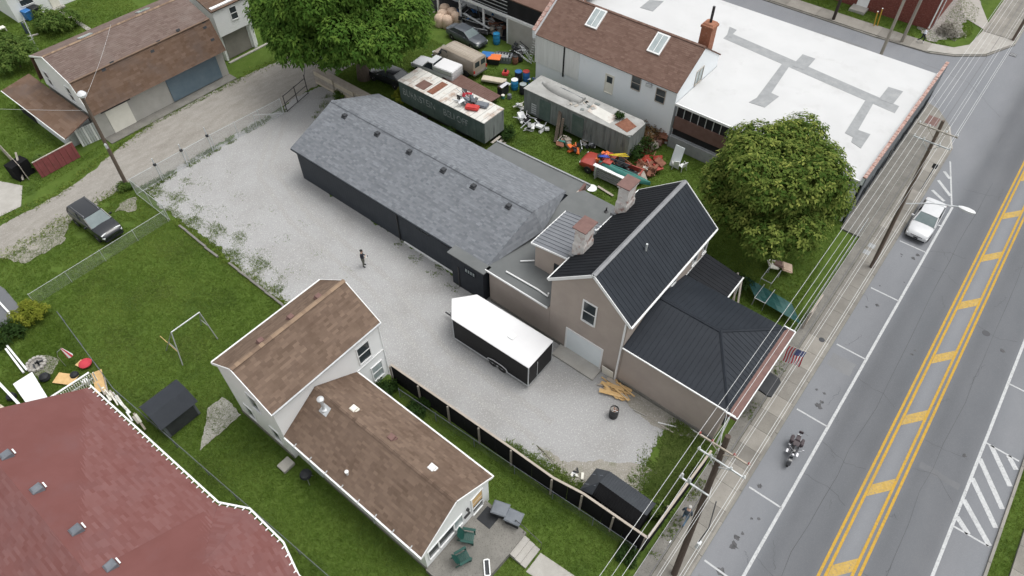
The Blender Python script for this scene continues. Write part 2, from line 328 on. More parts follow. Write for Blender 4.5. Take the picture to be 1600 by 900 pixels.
def shingles(poly, mat, par, s=.17, w=.34, lift=.016):
    P, u, v, n, q = frame2(poly); mb = MB(); mb.r = []
    vm = max(p[1] for p in q); k = 0; y = min(p[1] for p in q)
    while y < vm - .02:
        h = min(s, vm - y); rg = cut(q, y + h / 2, 1)
        if rg:
            x = rg[0] - R.random() * w; row = R.gauss(0, .06)
            while x < rg[1]:
                ww = w * R.uniform(.75, 1.25); a, b = max(x, rg[0]), min(x + ww, rg[1])
                if b - a > .01:
                    l = lift * R.uniform(.7, 1.4)
                    c = [P[0] + u * uu + v * vv + n * hh for uu, vv, hh in ((a, y, l), (b, y, l), (b, y + h, .004), (a, y + h, .004), (a, y, 0), (b, y, 0))]
                    mb.add(c, [(0, 1, 2, 3), (4, 5, 1, 0)]); r = min(1, max(0, R.betavariate(1.6, 2.2) + row)); mb.r += [r, r]
                x += ww
        y += h; k += 1
    o = mb.build('shingles', mat, par, fix=False); o['kind'] = 'stuff'; return o
def panels(poly, w, mat, par, rib=.026, ribw=.035, name='roof_panel'):
    P, u, v, n, q = frame2(poly); a = min(p[0] for p in q); b = max(p[0] for p in q); k = max(1, round((b - a) / w)); w = (b - a) / k
    for i in range(k):
        u0, u1 = a + i * w, a + (i + 1) * w
        r0, r1 = cut(q, u0 + 1e-4, 0), cut(q, u1 - 1e-4, 0)
        if not r0 or not r1: continue
        pt = lambda x, y, h: P[0] + u * x + v * y + n * h
        mb = MB().add([pt(u0, r0[0], .006), pt(u1, r1[0], .006), pt(u1, r1[1], .006), pt(u0, r0[1], .006)], [(0, 1, 2, 3)])
        m0 = [r0[0] + (r1[0] - r0[0]) * min(1, ribw / w), r0[1] + (r1[1] - r0[1]) * min(1, ribw / w)]
        mb.add([pt(u0, r0[0], .006), pt(u0 + ribw * .25, r0[0], rib), pt(u0 + ribw * .75, m0[0], rib), pt(u0 + ribw, m0[0], .006),
                pt(u0, r0[1], .006), pt(u0 + ribw * .25, r0[1], rib), pt(u0 + ribw * .75, m0[1], rib), pt(u0 + ribw, m0[1], .006)],
               [(0, 1, 5, 4), (1, 2, 6, 5), (2, 3, 7, 6), (0, 3, 2, 1), (4, 5, 6, 7)])
        mb.build(name, mat, par, fix=False)
def wb(mb, ax, pl, sg, d0, d1, a0, a1, z0, z1, m=0):
    lo, hi = sorted((pl + sg * d0, pl + sg * d1))
    return mb.box(lo, hi, a0, a1, z0, z1, m) if ax == 'x' else mb.box(a0, a1, lo, hi, z0, z1, m)
def window(par, ax, pl, sg, a0, a1, z0, z1, fm='trim', gm='glass', rails=1, stiles=0, fw=.07, name='window'):
    m = MB(); a0, a1 = sorted((a0, a1))
    wb(m, ax, pl, sg, .003, .06, a0 - fw, a0, z0 - fw, z1 + fw); wb(m, ax, pl, sg, .003, .06, a1, a1 + fw, z0 - fw, z1 + fw)
    wb(m, ax, pl, sg, .003, .06, a0, a1, z1, z1 + fw); wb(m, ax, pl, sg, .003, .09, a0, a1, z0 - fw, z0)
    for i in range(rails): zz = z0 + (z1 - z0) * (i + 1) / (rails + 1); wb(m, ax, pl, sg, .012, .045, a0, a1, zz - .025, zz + .025)
    for i in range(stiles): aa = a0 + (a1 - a0) * (i + 1) / (stiles + 1); wb(m, ax, pl, sg, .014, .042, aa - .025, aa + .025, z0, z1)
    o = m.build(name, fm, par)
    wb(MB(), ax, pl, sg, .002, .01, a0, a1, z0, z1).build('pane', gm, o); return o
def gable_walls(par, x0, x1, y0, y1, ze, zr, axis, mat, yr=None, z0=0):
    m = MB()
    if axis == 'x':
        c = (y0 + y1) / 2 if yr is None else yr
        m.solid([(x0, y0, z0), (x0, y1, z0), (x0, y1, ze), (x0, c, zr), (x0, y0, ze)], (x1 - x0, 0, 0))
    else:
        c = (x0 + x1) / 2 if yr is None else yr
        m.solid([(x0, y0, z0), (x1, y0, z0), (x1, y0, ze), (c, y0, zr), (x0, y0, ze)], (0, y1 - y0, 0))
    return m.build('wall', mat, par)
def gable_polys(x0, x1, y0, y1, ze, zr, axis, ov=.25, rake=.1, lift=.08, c=None):
    "roof slope polygons, eave edge first"
    if axis == 'x':
        c = (y0 + y1) / 2 if c is None else c; s0 = (zr - ze) / (c - y0); s1 = (zr - ze) / (y1 - c)
        return [[(x0 - rake, y0 - ov, ze - s0 * ov + lift), (x1 + rake, y0 - ov, ze - s0 * ov + lift), (x1 + rake, c, zr + lift), (x0 - rake, c, zr + lift)],
                [(x1 + rake, y1 + ov, ze - s1 * ov + lift), (x0 - rake, y1 + ov, ze - s1 * ov + lift), (x0 - rake, c, zr + lift), (x1 + rake, c, zr + lift)]]
    c = (x0 + x1) / 2 if c is None else c; s0 = (zr - ze) / (c - x0); s1 = (zr - ze) / (x1 - c)
    return [[(x0 - ov, y1 + rake, ze - s0 * ov + lift), (x0 - ov, y0 - rake, ze - s0 * ov + lift), (c, y0 - rake, zr + lift), (c, y1 + rake, zr + lift)],
            [(x1 + ov, y0 - rake, ze - s1 * ov + lift), (x1 + ov, y1 + rake, ze - s1 * ov + lift), (c, y1 + rake, zr + lift), (c, y0 - rake, zr + lift)]]
def ridge(par, a, b, mat, wd=.22, h=.05):
    a, b = V(a), V(b); d = (b - a).normalized(); s = d.cross(V((0, 0, 1))).normalized() * wd / 2
    dn = V((0, 0, -.07)); up = V((0, 0, h))
    if mat in ('ridge_cap', 'shingle_brown', 'shingle_white_bldg', 'shingle_gray'):
        m = MB(); m.r = []; L = (b - a).length; k = max(1, int(L / .26))
        for i in range(k):
            p, q = a.lerp(b, i / k) + up * .6, a.lerp(b, (i + 1.12) / k) + up; r_ = R.random() ** 1.3
            m.add([p - s + dn, p, p + s + dn, q - s + dn, q, q + s + dn], [(0, 1, 4, 3), (1, 2, 5, 4), (3, 4, 5)]); m.r += [r_] * 3
        o = m.build('ridge_cap', mat, par, fix=False); o['kind'] = 'stuff'; return o
    return MB().add([a - s + dn + up, a + up, a + s + dn + up, b - s + dn + up, b + up, b + s + dn + up, a - s + dn, a + s + dn, b - s + dn, b + s + dn],
                    [(0, 1, 4, 3), (1, 2, 5, 4), (0, 3, 8, 6), (2, 7, 9, 5), (0, 6, 7, 2, 1), (3, 4, 5, 9, 8)]).build('ridge_cap', mat, par)
def bar(par, a, b, mat, name, wd=.1, h=.1):
    a, b = V(a), V(b); d = (b - a); L = d.length
    return MB().obox((a + b) / 2, (L, wd, h), math.atan2(d.y, d.x), 0, -math.atan2(d.z, math.hypot(d.x, d.y))).build(name, mat, par)
def vent(par, p, mat, s=.36, h=.2, n=None):
    p = V(p); return MB().loft([[p + V((x * k * s / 2, y * k * s / 2, z)) for x, y in ((-1, -1), (1, -1), (1, 1), (-1, 1))] for k, z in ((1.3, -.08), (1.3, .03), (1, .05), (1, h), (.8, h + .03))]).build('roof_vent', mat, par)

# ---------------------------------------------------------------- the setting
def sheet(name, pts, z, mat, par=None):
    n = len(pts); o = MB().poly([(p[0], p[1], z) for p in pts]).build(name, mat, par)
    if not par: o['kind'] = 'structure'
    return o
def ragged(pts, step=.5, amp=.18):
    out = []
    def rec(a, b):
        L = (b - a).length
        if L < .13: out.append(a); return
        d = (b - a) / L; m_ = a.lerp(b, R.uniform(.4, .6)) + V((-d.y, d.x, 0)) * max(-.22 * L, min(.22 * L, R.gauss(0, amp * min(1., L) ** .75 * .75))); rec(a, m_); rec(m_, b)
    for i in range(len(pts)):
        a, b = V((pts[i][0], pts[i][1], 0)), V((pts[(i + 1) % len(pts)][0], pts[(i + 1) % len(pts)][1], 0)); rec(a, b)
    return out
ground = sheet('ground', [(-260, -260), (320, -260), (320, 320), (-260, 320)], -.02, 'lawn')
LOT = [(14.0, 46.2), (13.8, 32), (14.35, 21), (14.7, 14), (15.4, 9.6), (18.2, 5.2), (22.1, 5.6), (23.2, 6.2), (23.6, 40), (35.0, 30), (35, 42), (33.3, 51), (14.2, 50.7)]
lot = sheet('gravel_lot', ragged(LOT, .5, .2), .006, 'gravel')
sheet('alley', ragged([(-40, 51.6), (13.6, 52.1), (14.3, 51.0), (33, 51.2), (60, 52.6), (60, 59.5), (36, 57.6), (29, 58.2), (20, 58.4), (9.6, 55.6), (-40, 57)], .6, .1), .004, 'alley')
sheet('driveway', [(-6, 57.6), (6.9, 56.6), (8.2, 59), (4.6, 67), (-6, 67)], .012, 'concrete')
sheet('dirt_patch', ragged([(4.0, 50.2), (6.8, 50.0), (8.2, 51.6), (11, 51.9), (10, 52.6), (3, 52.6)], .4, .1), .010, 'dirt')
sheet('dirt_strip', ragged([(16.3, 11.2), (15.6, 7.6), (17.8, 4.6), (19.5, 4.4), (19.2, 5.6), (16.4, 9.4)], .4, .12), .011, 'dirt')
sheet('driveway', [g(-40, 420), g(8, 452), g(33, 482), g(22, 500), g(-40, 535)], .011, 'side_asphalt')
sheet('path', ragged([(3.2, 26.8), (6.3, 26.9), (6.3, 28.9), (5.2, 28.9)], .4, .05), .016, 'concrete')
sheet('path', [(10.0, 7.0), (11.3, 7.0), (11.5, 4.6), (13.2, 2.5), (10.6, 2.5)], .014, 'concrete')
# roads
road = sheet('road', [(-80, -12.25), (160, -12.25), (160, 0), (84, .2), (80.1, 1.9), (78, 4.4), (77, 6.6), (76.6, 12), (76.6, 120), (68.1, 120), (68.1, 4.6), (67.4, 2.9), (65.2, 1.2), (62, .1), (59, 0), (-80, 0)], .004, 'asphalt')
def line(a, b, y0, y1=None, wd=.12, mat='white_line', name='lane_line', z=.010):
    y1 = y0 if y1 is None else y1; return MB().poly([(a, y0 - wd / 2, z), (b, y1 - wd / 2, z), (b, y1 + wd / 2, z), (a, y0 + wd / 2, z)]).build(name, mat, road)
line(-60, 54.4, -2.24, wd=.17); line(-60, 70, -10.15, wd=.17); line(54.6, 60.3, -2.12, -.34, .13)
for x in (-3, 3.5, 10, 16.6, 22, 28.7, 35.2, 41.7, 47.85): line(x - .055, x + .055, -1.2, wd=2.0, name='parking_line')
for x in (39.2, 45.7, 52.2): line(x - .055, x + .055, -11.2, wd=2.0, name='parking_line')
for y in (-5.36, -5.66, -6.78, -7.08): line(-60, 75, y, wd=.15, mat='yellow_line', name='centre_line')
x = 13.9
while x < 75:
    MB().poly([(x, -5.75, .0105), (x + .93, -5.75, .0105), (x + 2.15, -6.7, .0105), (x + 1.22, -6.7, .0105)]).build('ladder_bar', 'yellow_faded', road); x += 5.93
def hatch(p, q, wd=.3, z=.0103):
    a, b = V((*p, z)), V((*q, z)); s = (b - a).cross(V((0, 0, 1))).normalized() * wd / 2
    MB().poly([a - s, b - s, b + s, a + s]).build('hatch_bar', 'white_line', road)
for p, q in (((33.75, -10.5), (31.65, -12.1)), ((32.4, -10.2), (29.9, -12.1)), ((30.8, -10.2), (28.5, -12.1)), ((29.1, -10.2), (27.2, -12.1)), ((27.8, -10.2), (27.15, -11)), ((33.7, -11.5), (33.0, -12.1))): hatch(p, q)
hatch((33.75, -10.2), (33.7, -12.1), .11); hatch((27.1, -10.2), (27.15, -12.1), .11)
for p, q in (((58.6, -.35), (57.9, -1.0)), ((57.1, -.3), (55.7, -1.7)), ((55.5, -.3), (54.7, -1.5))): hatch(p, q, .26)
hatch((54.15, -.3), (54.4, -2.15), .12)
def blot(c, r, mat='oil', n=14, z=.0095):
    c = V(c); MB().poly([(c.x + math.cos(2 * PI * i / n) * r * R.uniform(.4, 1.2), c.y + math.sin(2 * PI * i / n) * r * R.uniform(.4, 1.2), z) for i in range(n)]).build('stain', mat, road)
for px, py, r in ((1284, 628, .16), (1279, 634, .26), (1288, 615, .13), (1566, 548, .2), (1151, 840, .18), (1146, 853, .3), (1160, 833, .12), (1125, 893, .28), (1174, 810, .1), (1430, 548, .1), (1425, 554, .12), (1507, 712, .16)): blot(g(px, py), r)
def crack(pts, wd=.022):
    P = []; 
    for i in range(len(pts) - 1):
        for k in range(6):
            t = k / 6; P.append(V((pts[i][0] + (pts[i + 1][0] - pts[i][0]) * t + R.gauss(0, .05), pts[i][1] + (pts[i + 1][1] - pts[i][1]) * t + R.gauss(0, .05), .0092)))
    m = MB(); L, Q = [], []
    for i, p in enumerate(P):
        d = (P[min(i + 1, len(P) - 1)] - P[max(i - 1, 0)]).normalized(); s = V((-d.y, d.x, 0)) * wd * R.uniform(.25, .75); L.append(p - s); Q.append(p + s)
    k = len(P); m.add(L + Q, [(i, i + 1, k + i + 1, k + i) for i in range(k - 1)]); m.build('crack', 'tar', road, fix=False)
crack([(10, -3.9), (22, -3.75), (34, -4.05), (48, -3.8), (62, -4.0)]); crack([(14, -8.3), (28, -8.15), (40, -8.4), (58, -8.2)])
for x in (18.5, 24.8, 27.6, 33.4, 46.2, 57.3): crack([(x, -2.3), (x + R.uniform(-.6, .6), -4), (x + R.uniform(-1, 1), -5.3)], .02)
for x in (21.4, 29.2, 31.6, 43): crack([(x, -7.2), (x + R.uniform(-.6, .6), -8.6), (x + R.uniform(-1, 1), -9.9)], .018)
crack([(48.2, -2.4), (48.9, -3.5), (49.2, -5)]); crack([(68, 3), (71, 5), (73, 9), (72, 16)]); crack([(70, -2), (74, 2), (75, 8)])
# pavements: bed + slabs + kerbs
def pavement(x0, x1, y0, y1, ln, along='x', name='pavement', split=1, z=.13):
    bed = MB().box(x0, x1, y0, y1, -.1, z - .03).build(name, 'dark_concrete'); bed['kind'] = 'structure'
    a, b = (x0, x1) if along == 'x' else (y0, y1); c, d = (y0, y1) if along == 'x' else (x0, x1); k = max(1, round((b - a) / ln)); st = (b - a) / k; wd = (d - c) / split
    for i in range(k):
        for j in range(split):
            q = .008; s0, s1, t0, t1 = a + i * st + q, a + (i + 1) * st - q, c + j * wd + q, c + (j + 1) * wd - q; h = R.gauss(0, .003)
            (MB().box(s0, s1, t0, t1, z - .06, z + h) if along == 'x' else MB().box(t0, t1, s0, s1, z - .06, z + h)).build('slab', SLABS[R.randrange(4)], bed)
    return bed
SLABS = ['slab', 'slab_b', 'slab_c', 'slab_d']
pm('slab_b', (0.2106, 0.1989, 0.1755), (0.2496, 0.2379, 0.2106), .9, .9, .25, 60, fine=((0.1716, 0.1560, 0.1404), 20, .36), big=((0.1404, 0.1326, 0.1170), .35, .5, .8))
pm('slab_c', (0.2574, 0.2418, 0.2145), (0.3042, 0.2886, 0.2574), .9, .9, .25, 60, fine=((0.2106, 0.1950, 0.1716), 20, .36), big=((0.1950, 0.1833, 0.1638), .35, .5, .8))
pm('slab_d', (0.1950, 0.1833, 0.1638), (0.2418, 0.2301, 0.2067), .9, .9, .25, 60, fine=((0.1560, 0.1443, 0.1287), 20, .36), big=((0.1326, 0.1248, 0.1092), .35, .5, .8))
pavement(-12, 62, .16, 1.62, 1.5); 
strip = MB().box(-12, 62, 1.64, 2.36, -.1, .118).build('pavement_strip', 'dark_concrete'); strip['kind'] = 'structure'
strip2 = MB().box(46.2, 66.4, 2.38, 3.9, -.1, .118).build('pavement_strip', 'dark_concrete'); strip2['kind'] = 'structure'
def kerb(pts, wd=.15, z=.13, ln=2.4):
    root = None
    for i in range(len(pts) - 1):
        a, b = V((*pts[i], 0)), V((*pts[i + 1], 0)); k = max(1, round((b - a).length / ln)); s = (b - a).cross(V((0, 0, 1))).normalized() * wd
        if root is None: root = MB().prism([a, a.lerp(b, 1 / k), a.lerp(b, 1 / k) + s, a + s], -.1, z).build('kerb', 'concrete'); root['kind'] = 'structure'; st = 1
        else: st = 0
        for j in range(st, k):
            p, q = a.lerp(b, (j + .004) / k), a.lerp(b, (j + .996) / k); MB().prism([p, q, q + s, p + s], -.1, z + R.gauss(0, .004)).build('kerb_stone', R.choice(SLABS), root)
    return root
kerb([(-12, .16), (62, .16)]); kerb([(-12, -12.25), (62, -12.25), (120, -12.25)])
kerb([(68.0, 4.6), (68.0, 40)])
cor = MB().prism([(62, .16), (65.2, 1.3), (67.2, 2.9), (68, 4.6), (62, 4.6)], -.1, .128).build('pavement', 'slab'); cor['kind'] = 'structure'
kerb([(62, .16), (65.2, 1.3), (67.2, 2.9), (68, 4.6)], .15, .14)
pavement(66.75, 68.0, 4.6, 40, 1.6, 'y')
sheet('ramp_pad', [(64.4, 2.2), (65.9, 2.2), (65.9, 3.2), (64.4, 3.2)], .134, 'brown_cap')
# far corner of the side street
kerb([(160, .15), (84.2, .3), (80.2, 2.0), (78.1, 4.5), (77.1, 6.7), (76.75, 12), (76.75, 90)][::-1], .15, .13)
far = MB().prism([(160, .2), (160, 3.6), (84.8, 3.6), (81.2, 3.9), (79.6, 5), (79.0, 7), (77.2, 7), (78.2, 4.6), (80.3, 2.1), (84.2, .35)], -.1, .12).build('pavement', 'concrete'); far['kind'] = 'structure'
pavement(76.92, 79.0, 7, 60, 1.7, 'y')
pavement(85, 130, .5, 3.5, 2.2, 'x', split=2, z=.15)
sheet('dirt_patch', ragged([(79.4, 7.4), (82, 5.2), (92, 5.6), (96, 12), (84, 12)], .5, .3), .03, 'ash')
sheet('path', [(85.5, 3.4), (87, 3.4), (99, 9), (99, 10.5), (87, 6)], .035, 'concrete')
pavement(-12, 120, -15.2, -13.35, 1.6)
ml = MB().cyl((42.6, -7.9, .004), (42.6, -7.9, .012), .26, n=16).build('manhole_cover', 'tar', road)
# worn patches in the lawns, concrete garden border
for px, py, r in ((200, 320, .9),): 
    c = g(px, py); sheet('dirt_patch', ragged([(c.x + math.cos(a) * r * R.uniform(.5, 1.3), c.y + math.sin(a) * r * R.uniform(.5, 1.3)) for a in [i * .52 for i in range(12)]], .3, .1), .009, 'dirt')
b = thing('garden_border', 'low broken concrete border between lawn and gravel lot', 'kerb', (13.5, 40, 0), world=True)
y = 45.6
while y > 31.5:
    l = R.uniform(.9, 1.8)
    if R.random() < .8: MB().obox((13.62 + R.gauss(0, .04), y - l / 2, .06), (.16, l - .03, .16), R.gauss(0, .015), 0, R.gauss(0, .04)).build('border_block', 'dark_concrete', b)
    y -= l
# ---------------------------------------------------------------- grey shop
B = thing('workshop', 'long charcoal workshop with grey shingle roof in the gravel lot', 'building', (23.6, 31, 0), world=True)
X0, X1, XR, ZE, ZR = 23.6, 32.9, 28.25, 3.2, 5.0
m = MB(); m.solid([(X0, 41.5, 0), (X1, 41.5, 0), (X1, 41.5, ZE), (XR, 41.5, ZR), (X0, 41.5, ZE)], (0, -20.3, 0)); m.build('wall', 'charcoal_wall', B)
sl_ = (ZR - ZE) / (XR - X0); ze = ZE - sl_ * .25 + .08; zr = ZR + .08
ye, hx = 21.0, 20.75
F1 = [(X0 - .25, 41.75, ze), (X0 - .25, ye, ze), (XR, hx, zr), (XR, 41.75, zr)]
F2 = [(X1 + .25, ye + .35, ze), (X1 + .25, 41.75, ze), (XR, 41.75, zr), (XR, hx, zr)]
F3 = [(X0 - .25, ye, ze), (X1 + .25, ye + .35, ze), (XR, hx, zr)]
rf = slab(F1, .1, 'roof', 'shingle_gray', B); shingles(F1, 'shingle_gray', rf, .145, .3)
rf2 = slab(F2, .1, 'roof', 'shingle_gray', B); shingles(F2, 'shingle_gray', rf2, .145, .3)
# hip end towards the street, meeting the flat roof
F3 = [(X0 - .25, ye, ze), (XR, hx, zr), (XR, hx - 1.4, 3.55)]
for pl in ([(X0 - .25, ye, ze), (XR, hx - .9, 3.7), (XR, hx, zr)], [(XR, hx - .9, 3.7), (X1 + .25, ye + .35, ze), (XR, hx, zr)]):
    rf3 = slab(pl, .05, 'roof', 'shingle_gray', B); shingles(pl, 'shingle_gray', rf3)
ridge(B, (XR, 41.75, zr + .03), (XR, hx, zr + .03), 'shingle_gray', .34)
n1 = (V(F1[1]) - V(F1[0])).cross(V(F1[2]) - V(F1[0])).normalized()
for px, py in ((539, 182), (590, 210), (640, 238), (693, 267), (740, 292), (795, 323)): vent(B, onplane(px, py, F1[0], n1), 'dark_gray', .34, .2)
bar(B, (X0 - .29, 41.7, ze - .05), (X0 - .29, 24.2, ze - .05), 'charcoal_plain', 'gutter', .09, .1)
MB().tube([(X0 - .27, 30.0, ze - .1), (X0 - .06, 30.0, ze - .35), (X0 - .06, 30.0, .05)], .055).build('downpipe', 'black_metal', B)
for px, py in ((660, 354), (700, 378)):
    p = onplane(px, py, (X0, 0, 0), V((1, 0, 0))); window(B, 'x', X0, -1, p.y - .65, p.y + .65, p.z - .5, p.z - .08, 'dark_gray', 'pale_glass', 0, 3, .04)
bar(B, (X0 - .06, 29.6, .06), (X0 - .06, 23.8, .06), 'trim', 'sill_board', .1, .1)
MB().box(22.9, 23.598, 20.95, 23.9, 0, 3.2).build('bay_wall', 'charcoal_plain', B)
MB().prism([(22.7, 20.7), (23.55, 20.7), (23.55, 24.05), (22.7, 24.05)], 3.21, 3.3).build('bay_roof', 'membrane', B)
window(B, 'x', 22.9, -1, 21.7, 22.6, 2.1, 2.5, 'charcoal_plain', 'pale_glass', 0, 3, .04)
MB().box(22.86, 22.898, 23.2, 23.32, 0, 2.1).build('door_slot', 'black_metal', B)
MB().prism([(33.2, 20.5), (35.25, 20.5), (34.9, 29.6), (33.2, 29.6)], 2.72, 2.85).build('lean_to_roof', 'membrane', B)
MB().box(33.0, 34.8, 20.6, 29.5, 0, 2.7).build('lean_to_wall', 'charcoal_plain', B)
bar(B, (35.2, 20.5, 2.9), (34.85, 29.6, 2.9), 'gray_patch', 'parapet', .14, .1)
MB().solid([(33.0, 20.45, 2.9), (34.5, 20.45, 2.9), (34.5, 20.45, 3.5)], (0, .2, 0)).build('gable_stub', 'brown_cap', B)
# ---------------------------------------------------------------- tan house
T = thing('tan_house', 'tan stucco house with black standing seam roofs and two chimneys', 'house', (23.3, 9, 0), world=True)
gable_walls(T, 23.3, 33.7, 9.9, 15.5, 6.15, 8.45, 'x', 'tan_stucco', 12.6)
S0, S1 = gable_polys(23.3, 33.7, 9.9, 15.5, 6.15, 8.45, 'x', .22, .08, .06, 12.6)
for pl, mt in ((S0, 'metal_roof_sheen'), (S1, 'metal_roof')):  # streetward slope gets the copy with sky sheen painted in, the other stays dark
    rf = slab(pl, .09, 'roof', 'metal_roof', T); panels(pl, .33, mt, rf)
ridge(T, (23.2, 12.6, 8.55), (33.8, 12.6, 8.55), 'ridge_metal', .3, .07)
for s_ in (0, 1):
    xx = 23.19 if s_ == 0 else 33.81
    bar(T, (xx, 9.66, 5.93), (xx, 12.6, 8.47), 'trim', 'bargeboard', .05, .2); bar(T, (xx, 15.74, 5.93), (xx, 12.6, 8.47), 'trim', 'bargeboard', .05, .2)
bar(T, (23.2, 9.62, 5.93), (33.8, 9.62, 5.93), 'trim', 'gutter', .1, .11); bar(T, (23.2, 15.78, 5.93), (33.8, 15.78, 5.93), 'trim', 'gutter', .1, .11)
window(T, 'x', 23.3, -1, 12.15, 13.02, 4.05, 5.85, 'trim', 'glass', 1, 0, .1)
window(T, 'y', 9.9, -1, 31.5, 32.1, 4.1, 5.7, 'trim', 'glass', 1); window(T, 'y', 9.9, -1, 32.9, 33.4, 4.1, 5.7, 'trim', 'glass', 1)
window(T, 'y', 9.9, -1, 28.6, 29.2, 4.6, 5.8, 'trim', 'glass', 1)
# garage door and sill
d = window(T, 'x', 23.3, -1, 11.3, 14.0, .12, 2.2, 'trim', 'garage_white', 0, 0, .11, 'garage_door')
MB().box(22.25, 23.29, 11.1, 14.4, 0, .16).build('door_apron', 'concrete', T)
MB().obox((23.12, 10.55, .52), (.04, .85, 1.05), 0, 0, -.18).build('loose_panel', 'cream', T)
bar(T, (23.22, 10.02, .1), (23.22, 10.02, 6.0), 'trim', 'corner_board', .1, .1)
n0 = (V(S0[1]) - V(S0[0])).cross(V(S0[2]) - V(S0[0])).normalized()
p = onplane(1009, 391, S0[0], n0); MB().cyl(p - V((0, 0, .1)), p + V((0, 0, .55)), .07, n=10).build('vent_pipe', 'galv', T)
n0 = (V(S1[1]) - V(S1[0])).cross(V(S1[2]) - V(S1[0])).normalized()
p = onplane(930, 366, S1[0], n0); MB().cyl(p - V((0, 0, .1)), p + V((0, 0, .4)), .08, n=10).build('vent_pipe', 'galv', T)
for cx, top in ((26.3, 8.5), (31.2, 8.6)):
    ch = MB().loft([[V((cx + a * w_, 15.35 + b_ * w_ * .75, z)) for a, b_ in ((-1, -1), (1, -1), (1, 1), (-1, 1))] for w_, z in ((.56, 4.4), (.56, 7.1), (.5, 7.3), (.5, top - .25), (.6, top - .18), (.6, top))]).build('chimney', 'chimney_white', T)
    MB().box(cx - .68, cx + .68, 14.85, 15.85, top + .005, top + .07).build('chimney_cap', 'brown_cap', ch)
    MB().box(cx - .75, cx + .75, 14.8, 15.95, 5.9, 6.18).build('flashing', 'ridge_metal', ch)
# flat-roofed link
MB().box(23.3, 33.9, 15.52, 20.7, 0, 3.2).build('annex_wall', 'tan_stucco', T)
MB().prism([(23.15, 15.6), (34.0, 15.6), (34.0, 20.3), (33.0, 20.9), (23.15, 20.9)], 3.205, 3.3).build('flat_roof', 'membrane', T)
bar(T, (23.12, 15.6, 3.26), (23.12, 20.9, 3.26), 'trim', 'edge_trim', .07, .13)
MB().tube([g(791, 424, 3.4), g(840, 452, 3.4), g(856, 463, 3.4), g(857, 458, 3.7)], .06).build('drain_pipe', 'trim', T)
MB().tube([g(813, 408, 3.4), g(835, 407, 3.4)], .05).build('drain_pipe', 'trim', T)
p = g(947, 331, 3.3); MB().lathe(p, [(.16, 0), (.16, .05), (.06, .1), (.06, .4)], 10).build('vent_pipe', 'black_metal', T)
MB().box(25.55, 29.1, 15.5, 18.5, 3.31, 5.5).build('dormer_wall', 'tan_stucco', T)
PD = [(29.3, 18.72, 5.52), (25.4, 18.72, 5.52), (25.4, 15.66, 5.98), (29.3, 15.66, 5.98)]
rf = slab(PD, .09, 'roof', 'metal_roof_gray', T); panels(PD, .33, 'metal_roof_gray', rf, .05, .06)
bar(T, (25.38, 18.74, 5.47), (25.38, 15.7, 5.9), 'trim', 'edge_trim', .06, .13); bar(T, (25.38, 18.75, 5.47), (29.3, 18.75, 5.47), 'trim', 'edge_trim', .06, .13)
window(T, 'x', 25.55, -1, 16.3, 16.85, 4.0, 4.6, 'dark_gray', 'glass', 0, 1, .05)
# front wing with hipped roof
MB().box(23.35, 30.6, 2.95, 9.89, 0, 3.85).build('wing_wall', 'tan_stucco', T)
e = 3.86; a0, a1, b0, b1 = 23.15, 30.8, 2.75, 9.88; xm = 26.95; zz = 5.2; ya = 5.6
for pl in ([(a0, b1, e), (a0, b0, e), (xm, ya, zz), (xm, b1, zz)], [(a1, b0, e), (a1, b1, e), (xm, b1, zz), (xm, ya, zz)], [(a0, b0, e), (a1, b0, e), (xm, ya, zz)]):
    rf = slab(pl, .06, 'roof', 'metal_roof', T); panels(pl, .33, 'metal_roof_sheen', rf)
for q in ((a0, b0, e), (a1, b0, e)): ridge(T, (xm, ya, zz + .04), (q[0], q[1], q[2] + .05), 'metal_roof_sheen', .2, .05)
ridge(T, (xm, b1, zz + .04), (xm, ya, zz + .04), 'metal_roof_sheen', .24, .05)
bar(T, (a0 - .05, b1, e), (a0 - .05, 2.3, e), 'trim', 'gutter', .07, .08)
MB().box(23.1, 30.85, 2.2, 2.76, 3.5, 3.84).build('cornice', 'brown_cap', T)
bar(T, (23.05, 2.16, 3.85), (30.9, 2.16, 3.85), 'trim', 'gutter', .05, .07); bar(T, (23.05, 2.16, 3.86), (23.05, 2.9, 3.86), 'trim', 'gutter', .05, .07); bar(T, (30.9, 2.16, 3.85), (30.9, 2.9, 3.85), 'trim', 'gutter', .08, .1)
MB().tube([(23.2, 2.72, 3.8), (23.15, 2.6, 3.3), (23.15, 2.6, .1)], .06).build('downpipe', 'trim', T)
for xx in (24.2, 26.2, 28.6): window(T, 'y', 2.95, -1, xx, xx + 1.2, .9, 2.6, 'dark_gray', 'glass', 0)
aw = MB(); aw.solid([(26.6, 2.9, 2.55), (26.6, 1.55, 2.35), (26.75, 1.35, 2.28), (28.05, 1.35, 2.28), (28.2, 1.55, 2.35), (28.2, 2.9, 2.55)], (0, 0, .12)); aw.build('awning', 'black_plastic', T)
MB().box(24.2, 25.0, 2.2, 2.9, 2.2, 2.7).build('wall_unit', 'dark_gray', T)
MB().box(23.27, 23.345, 2.9, 9.8, 0, .28).build('foundation', 'dark_concrete', T); MB().box(23.24, 23.295, 14.2, 20.6, 0, .25).build('foundation', 'dark_concrete', T)
